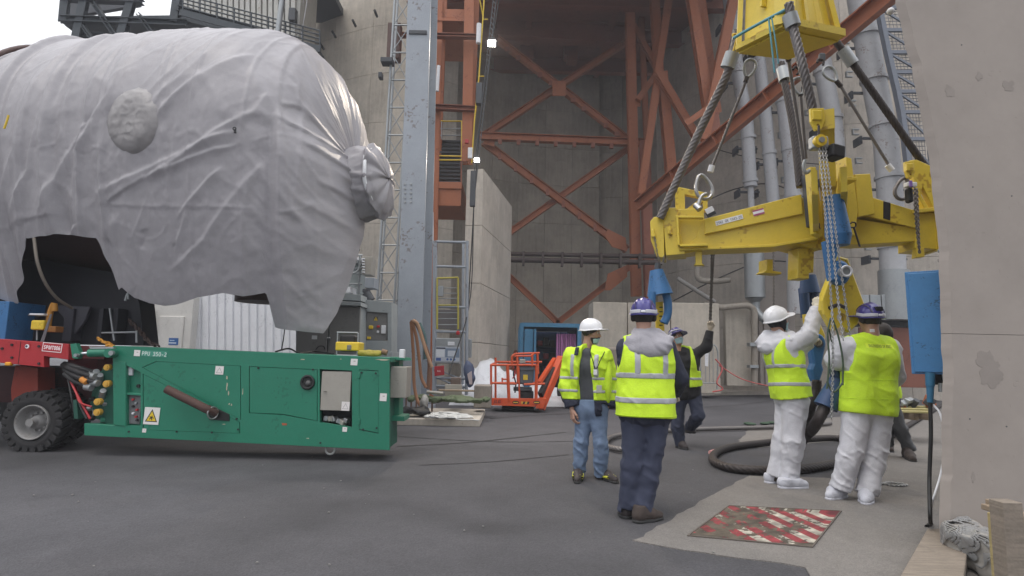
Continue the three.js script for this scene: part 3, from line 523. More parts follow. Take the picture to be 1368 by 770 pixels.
{ // small brackets, cables and the beige pipework low on the wall
  const t = thing('beige_pipework', 'beige pipe bending down the concrete wall beside the silencer', 'pipe');
  part('pipe_section', tube([pt(940, 408, 22), pt(962, 411, 22), pt(1000, 409, 22), pt(1007, 414, 22), pt(1008, 440, 22), pt(1008, 515, 22)], .12, 10, 40), mat([.30, .265, .22], { t: 'rusty', s: 1 }), t);
  part('pipe_section', [pr(905, 372, 955, 404, 22.4, .08, 10)], mat([.24, .23, .22], {}), t); part('pipe_section', tube([pt(933, 352, 23), pt(933, 372, 23), pt(952, 376, 23), pt(975, 374, 23)], .12, 10, 24), mat([.28, .25, .21], {}), t); part('clamp', [pbox(1002, 458, 1014, 463, 21.8, .3), pbox(1002, 488, 1014, 492, 21.8, .3)], M.galv, t);
  const k = thing('wall_cables', 'thin dark cables sagging across the concrete wall', 'cables');
  part('cable', tube([pt(940, 270, 23), pt(985, 252, 23), pt(1030, 246, 22.5), pt(1090, 268, 22), pt(1150, 262, 21)], .025, 5, 40), M.black, k); part('cable', tube([pt(900, 402, 24), pt(960, 372, 23), pt(1020, 350, 22.5), pt(1080, 352, 22)], .025, 5, 40), M.black, k); part('cable', tube([pt(905, 140, 26), pt(940, 190, 25), pt(1000, 210, 24), pt(1100, 220, 23)], .02, 5, 40), M.black, k);
  const b = thing('cable_bracket', 'dark cable brackets bolted in columns on the wall between pipes', 'bracket');
  for (const [x0, y0, x1, y1, n] of [[1075, 60, 1095, 330, 7], [1132, 60, 1162, 330, 8], [1037, 60, 1050, 240, 4]]) for (let i = 0; i < n; i++) { const x = lerp(x0, x1, i / (n - 1)), y = lerp(y0, y1, i / (n - 1)); part('bracket', [pbox(x - 4, y - 4, x + 4, y - 2.6, 22.6, .12), pbox(x - 4, y + 2.6, x + 4, y + 4, 22.6, .12), pbox(x - 5, y - 4, x - 3.6, y + 4, 22.5, .12)], M.galv, b); }
}
// ================================================================ low blocks, door, step items on the far right
{
  const t = thing('concrete_block', 'long low wall of pale concrete blocks behind the two standing men', 'wall');
  for (const [x0, x1, y] of [[792, 838, 404], [839, 896, 405], [897, 962, 405]]) part('block', pbox(x0, y, x1, 526, 21, 1.2, .03), M.concLight, t);
  const w = thing('concrete_pier', 'flat pale concrete panel under the beige pipe', 'wall'); part('panel', pbox(970, 412, 1004, 516, 22.3, .3, .02), M.concLight, w); part('panel', pbox(1014, 330, 1062, 516, 22.6, .3, .02), M.concWarm, w, { label: 'browner ribbed panel' });
  part('rib', [1022, 1032, 1042, 1052].map((x) => pbox(x, 420, x + 3, 516, 22.5, .2)), M.concWarm, w);
}
{
  const t = thing('metal_door', 'rust-brown double door low in the wall behind the blue cabinet', 'door'); const m = mat([.22, .075, .045], { t: 'rusty', s: 1.5 });
  part('door_leaf', pbox(1150, 438, 1191, 518, 21, .08), m, t); part('door_leaf', pbox(1192, 438, 1236, 518, 21, .08), m, t); part('lintel', pbox(1140, 428, 1245, 437, 20.9, .3), M.black, t); part('handle', [pbox(1194, 474, 1200, 478, 20.9, .1)], M.galv, t);
  const c = thing('cladding_box', 'grey ribbed metal cladding box above the brown door', 'cladding'); for (let i = 0; i < 6; i++) part('rib', pbox(1148 + i * 15.5, 394, 1162.5 + i * 15.5, 428, 20.6, .5, .02), M.galv, c);
}
{
  const t = thing('crowd_barrier', 'grey crowd barrier tangled in red and white tape before the block wall', 'barrier');
  const D = 20; part('frame', [tube([pt(937, 520, D), pt(937, 466, D), pt(941, 461, D), pt(954, 461, D), pt(958, 466, D), pt(958, 520, D)], .025, 6, 40), ...[943, 948, 953].map((x) => pr(x, 463, x, 512, D, .012, 5)), pr(937, 512, 958, 512, D, .02, 6)], M.galv, t);
  part('barrier_tape', [tube([pt(956, 480, D - .2), pt(965, 492, D - .2), pt(958, 512, D - .3), pt(966, 520, D - .3), pt(952, 524, D - .3)], .025, 4, 30), tube([pt(960, 488, D), pt(990, 506, D - .3), pt(1040, 519, D)], .018, 4, 30)], mat([.5, .1, .09], { t: null }), t); part('notice', pp([[942, 470], [947, 471], [946, 490], [942, 489]], D - .05, .01), M.white, t);
}
// ================================================================ blue container and lumber inside the recess
{
  const t = thing('blue_container', 'open blue site container with a pink curtain inside the recess', 'container'); const D = 20.5;
  const bl = mat([.06, .21, .36], { t: 'rusty', s: 1 }); const a = pt(697, 434, D), b = pt(774, 434, D), y1 = a.y, w = b.x - a.x, cx = (a.x + b.x) / 2;
  for (const [x, z] of [[a.x, 0], [b.x, 0], [a.x, -4], [b.x, -4]]) part('post', box(.14, y1, .14, x, y1 / 2, -D + z), bl, t);
  part('top_rail', [box(w, .14, .12, cx, y1 + .001, -D + .012), box(.12, .13, 4, a.x, y1 - .004, -D - 2), box(.12, .13, 4, b.x, y1 - .004, -D - 2)], bl, t);
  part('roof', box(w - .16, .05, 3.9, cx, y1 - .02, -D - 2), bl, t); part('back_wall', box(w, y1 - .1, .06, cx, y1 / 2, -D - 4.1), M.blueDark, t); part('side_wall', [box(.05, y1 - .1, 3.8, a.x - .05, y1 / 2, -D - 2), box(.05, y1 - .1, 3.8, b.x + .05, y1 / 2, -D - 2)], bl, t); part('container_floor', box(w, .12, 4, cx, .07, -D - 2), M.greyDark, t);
  part('door', [pbox(700, 440, 712, 520, D - .12, .06), pbox(713, 440, 716, 520, D - .2, .25)], bl, t);
  const cu = mat([.55, .22, .48], { t: 'cloth', s: .6 }); const fold = []; for (let i = 0; i < 9; i++) fold.push(pbox(743 + i * 3, 446, 745.8 + i * 3, 500, D + .3 + (i % 2) * .08, .07, .03)); part('curtain', fold, cu, t);
  const s = thing('tool_shelf', 'dark shelf of red and black boxes inside the blue container', 'shelf'); for (let i = 0; i < 3; i++) part('shelf', pbox(717, 462 + i * 18, 742, 464 + i * 18, D + 2, .6), M.greyDark, s); for (let i = 0; i < 9; i++) { const x = 718 + (i % 3) * 8, y = 462 + Math.floor(i / 3) * 18; part('storage_box', pbox(x, y - rr(6, 12), x + 7, y - .2, D + 1.9, .4, .02), [M.red, M.black, M.greyDark, M.blueDark][i % 4], s); }
}
function heap(name, label, cat, cx, cz, w, h, dp, m, sd) { // crumpled sheeting
  const n = 46, pos = [], idx = []; for (let j = 0; j <= n; j++) for (let i = 0; i <= n; i++) { const u = i / n * 2 - 1, v = j / n * 2 - 1, e = Math.max(0, 1 - Math.pow(u * u, 1.4)) * Math.max(0, 1 - Math.pow(v * v, 1.4)); const k = h * Math.pow(e, .5) * (.75 + .5 * noise3(u * 1.6 + sd, v * 1.6, sd) + .14 * Math.abs(noise3(u * 4 + sd, v * 4, 2))) ; pos.push(cx + u * w / 2, Math.max(.008, k), cz + v * dp / 2); }
  for (let j = 0; j < n; j++) for (let i = 0; i < n; i++) { const a = j * (n + 1) + i; idx.push(a, a + n + 1, a + 1, a + 1, a + n + 1, a + n + 2); }
  let g = new THREE.BufferGeometry(); g.setAttribute('position', new THREE.Float32BufferAttribute(pos, 3)); g.setIndex(idx); g = (g.computeVertexNormals(), g); return solo(name, label, cat, g, m);
}
{ const a = gr(650, 540), b = gr(748, 540);
  heap('sheeting_heap', 'crumpled white sheeting heaped behind the orange lift basket', 'sheeting', pt(655, 500, 17).x, -17, 2.1, 1.0, 2.4, M.white, 3); heap('sheeting_heap', 'low crumpled white sheeting between the lift and the first man', 'sheeting', pt(742, 500, 17).x, -17, 1.9, .55, 2, M.white, 8); }
{ const t = thing('steel_offcuts', 'stacked orange steel offcuts leaning at the foot of the bracing', 'steel'); for (let i = 0; i < 5; i++) part('offcut', beam(pt(670 + i * 3, 522, 20), pt(690 + i * 6, 470 + i * 4, 21), .16, .1), M.orangeDark, t); }
// ================================================================ wrapped vessel
const proj = (p) => { const q = p.clone().applyMatrix4(camera.matrixWorldInverse); return [PW / 2 + q.x / -q.z * FOC, PH / 2 - q.y / -q.z * FOC]; };
camera.matrixWorldInverse.copy(camera.matrixWorld).invert();
const pol = (pts, x) => { if (x <= pts[0][0]) return pts[0][1]; for (let i = 1; i < pts.length; i++) if (x <= pts[i][0]) return lerp(pts[i - 1][1], pts[i][1], (x - pts[i - 1][0]) / (pts[i][0] - pts[i - 1][0])); return pts[pts.length - 1][1]; };
const VC = pt(362, 226, 8.75), VA = V(Math.cos(.1), -.012, Math.sin(.1)).normalize(), VF = V(-VA.z, 0, VA.x).normalize(), VR = 1.95, VDOME = 1.36; // axis points right and a little nearer; VF faces the camera
{
  const rOf = (t) => t > 0 ? VR * Math.pow(Math.max(0, 1 - Math.pow(t / VDOME, 2.5)), 1 / 2.3) : VR - .09 * sstep(-1.1, -1.7, t) - .13 * sstep(-2, -4, t);
  const sh = thing('pressure_vessel', 'large dark steel vessel wrapped in grey tarpaulin on the transporter', 'vessel');
  const prof = []; for (let i = 0; i <= 40; i++) { const t = i < 16 ? -7 + i / 16 * 7 : VDOME * Math.sin((i - 16) / 24 * Math.PI / 2); prof.push(new THREE.Vector2(Math.max(.001, rOf(t) - .12), t > 0 ? t * .9 : t)); }
  const lg = new THREE.LatheGeometry(prof, 72); const bm = new THREE.Matrix4().makeBasis(VF.clone().cross(VA).negate(), VA, VF).setPosition(VC); lg.applyMatrix4(bm); lg.translate(0, -.09, 0);
  const shellM = mat([.085, .045, .038], { t: 'rusty', s: 2, rough: .55 });
  part('shell', lg, shellM, sh);
  for (const t of [-1.6, -3.4]) { const g = new THREE.TorusGeometry(VR - .14, .035, 8, 80); g.rotateX(Math.PI / 2); g.translate(0, t, 0); g.applyMatrix4(bm); part('weld_band', g, shellM, sh); }
  { const p = VC.clone().addScaledVector(VA, .05); p.y -= VR - .1; part('drain_nozzle', [rod(p, p.clone().add(V(0, -.22, 0)), .42, 20)], shellM, sh); part('drain_stub', rod(p.clone().add(V(.7, .0, .1)), p.clone().add(V(.72, -.12, .1)), .05, 10), shellM, sh); }
  const hem = [[-400, 398], [-60, 402], [0, 400], [30, 405], [33, 405], [45, 319], [60, 317], [131, 318], [150, 352], [163, 386], [167, 382], [185, 397], [205, 405], [225, 408], [262, 403], [300, 393], [325, 397], [354, 392], [357, 400], [366, 438], [376, 442], [416, 447], [432, 420], [446, 386], [460, 340], [469, 305], [477, 262], [486, 225]];
  const ts = []; { const N = 520; for (let i = 0; i <= N; i++) { const k = i / N; ts.push(k < .78 ? lerp(-6.6, 0, k / .78) : VDOME * Math.sin((k - .78) / .22 * Math.PI / 2 * .985)); } }
  const NB = 60, NF = 130, ND = 110, pos = [], uv = [];
  // long creases of the sheet, traced on the cylinder: [points], height, half width
  const onCyl = ([x, y]) => { const r = ray(x, y).normalize(), o = camera.position.clone().sub(VC), A = r.clone().addScaledVector(VA, -r.dot(VA)), O = o.clone().addScaledVector(VA, -o.dot(VA)), qa = A.dot(A), qb = A.dot(O), qc = O.dot(O) - VR * VR, D = qb * qb - qa * qc, k = D > 0 ? (-qb - Math.sqrt(D)) / qa : -qb / qa; const p = o.addScaledVector(r, k), t = p.dot(VA), q = p.addScaledVector(VA, -t), th = Math.atan2(q.dot(VF), q.y); return [t, th <= Math.PI / 2 ? VR * th : VR * Math.PI / 2 - q.y]; };
  const CREASE = [
    [[[205, 50], [150, 132], [107, 205], [112, 268], [131, 310], [153, 380]], .085, .075], [[[138, 79], [118, 166], [85, 232], [79, 300]], .06, .07], [[[60, 80], [35, 130], [22, 200], [14, 292], [12, 380]], .06, .08], [[[90, 75], [55, 150], [44, 230], [40, 310]], .05, .06], [[[172, 60], [128, 150], [98, 210]], -.035, .05],
    [[[347, 62], [290, 95], [237, 130], [205, 170]], .05, .06], [[[316, 72], [250, 120], [215, 150]], .03, .04], [[[335, 75], [336, 130], [340, 200], [352, 300]], .05, .09], [[[318, 168], [230, 215], [134, 270]], .045, .05], [[[314, 190], [250, 218], [200, 242]], .03, .035], [[[300, 221], [272, 262], [253, 300]], .035, .04], [[[350, 100], [330, 140], [262, 200], [180, 262]], .035, .045], [[[345, 200], [320, 250], [300, 330], [296, 385]], .03, .05],
    [[[340, 138], [395, 158], [420, 168]], .05, .04], [[[359, 166], [400, 184], [446, 207]], .05, .045], [[[383, 190], [414, 221], [430, 260]], .04, .04], [[[372, 92], [400, 130], [430, 150]], .045, .05], [[[368, 220], [420, 236], [465, 240]], .04, .05], [[[365, 258], [400, 280], [440, 330]], .035, .05], [[[352, 120], [372, 105], [380, 70]], .04, .05], [[[400, 90], [440, 150], [468, 215]], .04, .045],
    [[[387, 80], [362, 190], [367, 284], [372, 430]], .03, .03], [[[217, 316], [224, 326], [230, 345]], -.025, .04], [[[265, 282], [268, 336], [262, 395]], .03, .04], [[[150, 285], [190, 250], [205, 238]], .03, .03], [[[240, 150], [233, 200], [236, 280], [232, 400]], .018, .03], [[[170, 290], [185, 330], [192, 390]], .03, .045], [[[20, 330], [60, 300], [110, 292]], .02, .04], [[[136, 279], [215, 283], [296, 283], [350, 280]], .012, .02], [[[210, 262], [211, 330], [210, 405]], .012, .018],
  ].map(([p, a, w]) => [p.map(onCyl), a, w]);
  const creases = (t, b) => { let d = 0; for (const [p, a, w] of CREASE) { let best = 9, sg = 1, along = 0; for (let i = 0; i < p.length - 1; i++) { const ex = p[i + 1][0] - p[i][0], ey = p[i + 1][1] - p[i][1], L2 = ex * ex + ey * ey, k = clamp(((t - p[i][0]) * ex + (b - p[i][1]) * ey) / L2, 0, 1), dx = t - p[i][0] - k * ex, dy = b - p[i][1] - k * ey, q = Math.hypot(dx, dy); if (q < best) { best = q; sg = ex * dy - ey * dx > 0 ? 1 : -1; along = (i + k) / (p.length - 1); } } if (best > w * 5) continue; const x = best / (sg > 0 ? w * .55 : w * 1.7); d += a * Math.exp(-Math.pow(x, 1.5)) * sstep(0, .18, along) * sstep(1, .82, along); } return d; };
  const disp = (t, b) => {
    const dome = sstep(.45, 1.0, t), left = sstep(-.85, -1.5, t), below = sstep(2.4, 3.4, b), mid = .45 * (1 - left) * (1 - .75 * dome);
    const cr = (n, w, p) => Math.pow(Math.max(0, 1 - Math.abs(n) * w), p); // a crease: narrow ridge along the zero line of a noise
    let d = .055 * noise3(t * .7 + 3, b * .5, 2) * (1 - .5 * dome) + .02 * noise3(t * 1.6, b * 1.1, 5);
    { // creases fanning out and down from the crown near the right end
      const x = t - .85, y = b + .25, ph = Math.atan2(x, y), ro = Math.hypot(x, y), w = .25 * noise3(ro * .8, ph * 3, 50);
      d += (.06 * cr(noise3(ph * 4.2 + w, ro * .3, 4), 2.6, 1.4) + .036 * cr(noise3(ph * 8 + w, ro * .4, 9), 3.4, 1.2) + .013 * cr(noise3(ph * 17 + w, ro * .9, 12), 3, 1.2)) * mid * sstep(.2, .9, ro);
    }
    { // hanging folds at the left and along the lower edge
      const w = .3 * noise3(t * .8, b * .5, 60);
      d += (.07 * cr(noise3(t * 1.5 + w, b * .13, 14), 2, 1.7) + .03 * cr(noise3(t * 3.4 + w + b * .12, b * .2, 15), 2.4, 1.4) + .010 * cr(noise3(t * 7 + w - b * .3, b * .5, 16), 2.8, 1.2)) * (.12 + .88 * left + .38 * below);
    }
    { // slack diagonals over the dome
      const p = t * .85 - b * .52, q = t * .52 + b * .85, w = .3 * noise3(p, q, 70);
      d += (.055 * cr(noise3(p * 1.7 + w, q * .45, 21), 2, 1.6) + .026 * cr(noise3(p * 3.6 + w, q * .8, 24), 2.5, 1.3) + .012 * cr(noise3(p * 7.5 + w, q * 1.6, 27), 2.8, 1.2)) * dome * .6;
    }
    d += .005 * cr(noise3(t * 1.6 + b * 1.1, b * 1.0 - t * .8, 41), 6, 1.2) + .004 * cr(noise3(t * 2.2 - b * 1.8, b * 2 + t * 1.3, 43), 7, 1.1) + .002 * noise3(t * 24, b * 20, 6);
    d += .62 * creases(t, b);
    for (const [s0, w, k] of [[-2.0, .07, .05], [-2.8, .05, .05]]) { const x = (t - s0 - .05 * noise3(b * .8, s0, 3) - (s0 > -.5 ? -.2 * (b - 1.5) * .3 : .10 * (b - 2))) / w; d += k * Math.exp(-x * x) - .6 * k * Math.exp(-(x - 1.8) * (x - 1.8)); }
    for (const s0 of [-4.4, -3.2, -2.2, -1.1, 0.02, .6]) { const x = (t - s0 - .012 * noise3(b * 3, s0, 1)) / .02; d += .010 * Math.exp(-x * x * x * x); } // sewn seams
    if (t > .8) d += .13 * sstep(.86, .90, t) * sstep(2.6, 3.5, b);
    return d;
  };
  for (const t of ts) {
    const r0 = rOf(t), base = VC.clone().addScaledVector(VA, t), e = .05;
    const dr = t > 0 ? (rOf(t + .002) - r0) / .002 : 0, nl = 1 / Math.hypot(1, Math.min(6, Math.abs(dr))), na = t > 0 ? nl * Math.min(6, Math.abs(dr)) : 0; // outward direction leans along the axis on the dome
    const put = (y, z, ny, nz, b) => { const d = disp(t, b); const p = base.clone().addScaledVector(Y, y + ny * d * nl).addScaledVector(VF, z + nz * d * nl).addScaledVector(VA, na * d); pos.push(p.x, p.y, p.z); uv.push(t, b); };
    for (let j = 0; j < NB + NF; j++) { const th = lerp(-100, 90, j / (NB + NF)) * Math.PI / 180; put(r0 * Math.cos(th), r0 * Math.sin(th), Math.cos(th), Math.sin(th), VR * th); }
    const zAt = (dy) => { const c = dy < r0 ? Math.sqrt(r0 * r0 - dy * dy) : 0; return Math.max(c + .03 * sstep(0, .5, dy), r0 * (1 - .2 * Math.pow(dy / VR, 2))); };
    let lo = -.3, hi = 3.4; for (let k = 0; k < 40; k++) { const m = (lo + hi) / 2, p = base.clone().addScaledVector(VF, zAt(Math.max(0, m))); p.y -= m; const q = proj(p); if (q[1] < pol(hem, q[0])) lo = m; else hi = m; }
    const H = Math.max(.02, lo + .03 * noise3(t * 3, 2, 9));
    for (let j = 0; j <= ND; j++) { const dy = H * j / ND; put(-dy, zAt(dy), 0, 1, VR * Math.PI / 2 + dy); }
  }
  const M1 = NB + NF + ND + 1, idx = []; for (let i = 0; i < ts.length - 1; i++) for (let j = 0; j < M1 - 1; j++) { const a = i * M1 + j; idx.push(a, a + 1, a + M1, a + 1, a + M1 + 1, a + M1); }
  const g = new THREE.BufferGeometry(); g.setAttribute('position', new THREE.Float32BufferAttribute(pos, 3)); g.setAttribute('uv', new THREE.Float32BufferAttribute(uv, 2)); g.setIndex(idx); g.computeVertexNormals();
  const tm = mat([.335, .322, .34], { t: 'cloth', s: .7, rough: .5, bump: .004, sheen: .25, sheenRoughness: .5 }); tm.bumpMap = rep(TX.crumpleB, 2.3); tm.bumpScale = .018; tm.side = THREE.DoubleSide;
  const tp = thing('tarpaulin', 'grey weatherproof tarpaulin draped over the round vessel', 'tarpaulin');
  part('sheet', g, tm, tp, { keep: true });
  // manway cover: a wrapped stub that bulges towards the camera
  { const c = pt(187, 166, 6.95), n = c.clone().sub(VC); n.addScaledVector(VA, -n.dot(VA)).normalize(); const ex = VA.clone(), ey = n.clone().cross(ex).negate(); const P = [], I = [], n1 = 36, n2 = 72;
    for (let i = 0; i <= n1; i++) for (let j = 0; j <= n2; j++) { const k = i / n1, a = j / n2 * 2 * Math.PI, ca = Math.cos(a), sa = Math.sin(a); const flat = k < .6; const rr0 = flat ? k / .6 * .36 : .36 + (k - .6) / .4 * .035; let h = flat ? .25 - .10 * Math.pow(k / .6, 5) : lerp(.15, -.16, (k - .6) / .4); const qx = ca * rr0, qy = sa * rr0, w = Math.max(0, 1 - 3 * Math.abs(noise3(qx * 6 + 5, qy * 6, 3))) + .6 * Math.max(0, 1 - 3 * Math.abs(noise3(qx * 12, qy * 12, 8))); h += flat ? (.007 * w + .006 * noise3(qx * 8, qy * 8, 1)) * (1 - Math.pow(k / .6, 8)) : 0; const r = rr0 * (1 + .03 * noise3(ca * 1.5, sa * 1.5, 8) + (flat ? 0 : .05 * Math.max(0, 1 - 2.5 * Math.abs(noise3(ca * 5, sa * 5, k * 2)))));
      const p = c.clone().addScaledVector(ex, r * ca).addScaledVector(ey, r * sa * 1.17).addScaledVector(n, h - .06); P.push(p.x, p.y, p.z); }
    for (let i = 0; i < n1; i++) for (let j = 0; j < n2; j++) { const q = i * (n2 + 1) + j; I.push(q, q + n2 + 1, q + 1, q + 1, q + n2 + 1, q + n2 + 2); }
    let gg = new THREE.BufferGeometry(); gg.setAttribute('position', new THREE.Float32BufferAttribute(P, 3)); gg.setIndex(I); gg.computeVertexNormals();
    const m = tm.clone(); m.bumpMap = rep(TX.crumpleB, .9); m.bumpScale = .02; m.color.setRGB(.30, .287, .288); part('manway_cover', gg, m, tp, { label: 'round crumpled cover taped over a manway' }); }
  { // nozzle cover sticking out of the dome at the right
    const a = pt(452, 248, 8.5), b = pt(508, 240, 8.35), ax = b.clone().sub(a).normalize(), e1 = V(0, 1, 0).addScaledVector(ax, -ax.y).normalize(), e2 = ax.clone().cross(e1), L = a.distanceTo(b), P = [], I = [], n1 = 48, n2 = 84;
    for (let i = 0; i <= n1; i++) for (let j = 0; j <= n2; j++) { const k = i / n1, th = j / n2 * 2 * Math.PI, c = Math.cos(th), s = Math.sin(th); const end = k > .82 ? (k - .82) / .18 : 0, x = k < .82 ? k / .82 * L : L + .13 * Math.sin(end * Math.PI / 2); let r = end ? .41 * Math.cos(end * Math.PI / 2) : lerp(.5, .41, k / .82) + .05 * Math.exp(-Math.pow((k - .8) / .04, 2)); r *= 1 + .10 * noise3(c * 1.3, s * 1.3, k * 1.5) * k + .09 * Math.pow(Math.max(0, 1 - 2.6 * Math.abs(noise3(c * 2.4 + k, s * 2.4, k * 1.2 + 7))), 1.3) + .04 * Math.max(0, 1 - 3 * Math.abs(noise3(c * 5, s * 5 + k * 2, k * 3))); const drop = c < -.4 ? .22 * (-c - .4) * (1 - k * .6) : 0; const p = a.clone().addScaledVector(ax, x + .03 * noise3(c * 4, s * 4, k * 5)).addScaledVector(e1, r * c * 1.05 - drop).addScaledVector(e2, r * s); P.push(p.x, p.y, p.z); }
    for (let i = 0; i < n1; i++) for (let j = 0; j < n2; j++) { const q = i * (n2 + 1) + j; I.push(q, q + 1, q + n2 + 1, q + 1, q + n2 + 2, q + n2 + 1); }
    const gg = new THREE.BufferGeometry(); gg.setAttribute('position', new THREE.Float32BufferAttribute(P, 3)); gg.setIndex(I);
    gg.computeVertexNormals(); part('nozzle_cover', gg, tm, tp, { label: 'wrapped stub projecting from the dome' });
    const pl = []; for (let i = 0; i <= 24; i++) { const th = lerp(.15, 3.3, i / 24) + Math.PI * 0; pl.push(a.clone().addScaledVector(ax, L * .95 + .008 * Math.sin(i * .8)).addScaledVector(e1, 1.0 * .45 * Math.cos(th)).addScaledVector(e2, -.45 * Math.sin(th) * -1)); }
    part('cover_rim', tube(pl, .028, 8, 60), mat([.75, .76, .78], { t: 'cloth', s: .2, rough: .3 }), tp, { label: 'white rim of the nozzle cover' }); }
  part('eyelet', [xf(new THREE.TorusGeometry(.018, .007, 6, 12), ...pt(313, 172, 6.76).toArray()), xf(new THREE.CylinderGeometry(.012, .016, .05, 8), ...pt(314, 175, 6.77).toArray())], M.black, tp);
  solo('tarpaulin_strap', 'yellow strap end showing at the left border of the tarpaulin', 'strap', tube([pt(11, 154, 6.6), pt(8, 164, 6.6), pt(5, 172, 6.6)], .012, 6), M.safety);
}
// ================================================================ vessel saddle and lashings on the transporter
{
  const t = thing('vessel_saddle', 'dark steel saddle cradling the vessel on the red transporter', 'saddle'); const m = mat([.012, .013, .02], { s: 1, rough: .6 });
  part('saddle_web', pp([[-160, 345], [60, 348], [160, 366], [186, 404], [192, 462], [-160, 456]], 8.1, .35), m, t);
  part('stiffener', pbox(44, 420, 50, 458, 7.9, .2), m, t); part('stiffener', pbox(84, 412, 96, 456, 7.9, .2), mat([.045, .045, .06], {}), t); part('stiffener', pbox(130, 412, 136, 458, 7.92, .18), m, t); part('stiffener', pbox(150, 412, 156, 458, 7.9, .2), m, t);
  part('rail', [pr(136, 445, 182, 444, 7.85, .014), pr(182, 442, 182, 458, 7.85, .014), pr(146, 412, 152, 455, 7.85, .012)], M.galv, t); part('rail', pr(38, 421, 56, 420, 7.8, .014), M.galv, t);
  part('sill_plate', pp([[70, 408], [120, 410], [112, 430], [100, 446], [92, 446], [84, 424]], 7.95, .05), mat([.06, .06, .075], {}), t);
  solo('saddle_hose', 'pale rope hanging from the tarpaulin opening down to the saddle', 'rope', tube([pt(45, 318, 7.0), pt(50, 352, 7.0), pt(60, 378, 7.1), pt(75, 398, 7.3), pt(96, 412, 7.6)], .018, 8), mat([.2, .17, .14], {}));
  const rp = thing('lashing_chain', 'rusty lashing chain running down from the saddle to the deck', 'chain'); part('chain', chainGeo([pt(172, 428, 8), pt(188, 444, 7.9), pt(200, 458, 7.8), pt(212, 464, 7.8)], .10, .07, .014), mat([.06, .035, .03], {}), rp);
  solo('lashing_chain', 'orange chain lying in a pile on the red deck edge', 'chain', chainGeo([pt(130, 452, 7.45), pt(140, 458, 7.4), pt(150, 460, 7.45), pt(141, 461, 7.4), pt(152, 463, 7.4)], .07, .05, .012), mat([.55, .25, .02], {}));
  solo('hanging_shackle', 'small galvanised shackle hanging at the tarpaulin edge', 'shackle', [pr(170, 392, 167, 402, 7.4, .014), pr(171, 388, 171, 400, 7.4, .012)], M.galv);
  { const b = thing('warning_lamp', 'small yellow box on a stalk above the red deck', 'lamp'); part('body', pbox(40, 428, 58, 441, 7.5, .14, .02), M.safety, b); part('stalk', pr(49, 441, 49, 455, 7.57, .01), M.galv, b); part('lid', pbox(38, 419, 58, 421.5, 7.5, .16), M.white, b); }
  { const b = thing('lifting_hook', 'rusty yellow hook standing beside the yellow box', 'hook'); part('hook', tube([pt(64, 442, 7.6), pt(65, 428, 7.6), pt(68, 414, 7.6), pt(72, 406, 7.6), pt(73, 416, 7.6)], .035, 8), mat([.45, .2, .02], { t: 'rusty', s: .3 }), b); part('hook_base', pbox(60, 436, 74, 444, 7.55, .14), mat([.30, .12, .02], {}), b); part('strap', pp([[66, 420], [69, 420], [58, 457], [53, 457]], 7.45, .01), mat([.12, .11, .12], {}), b); }
}
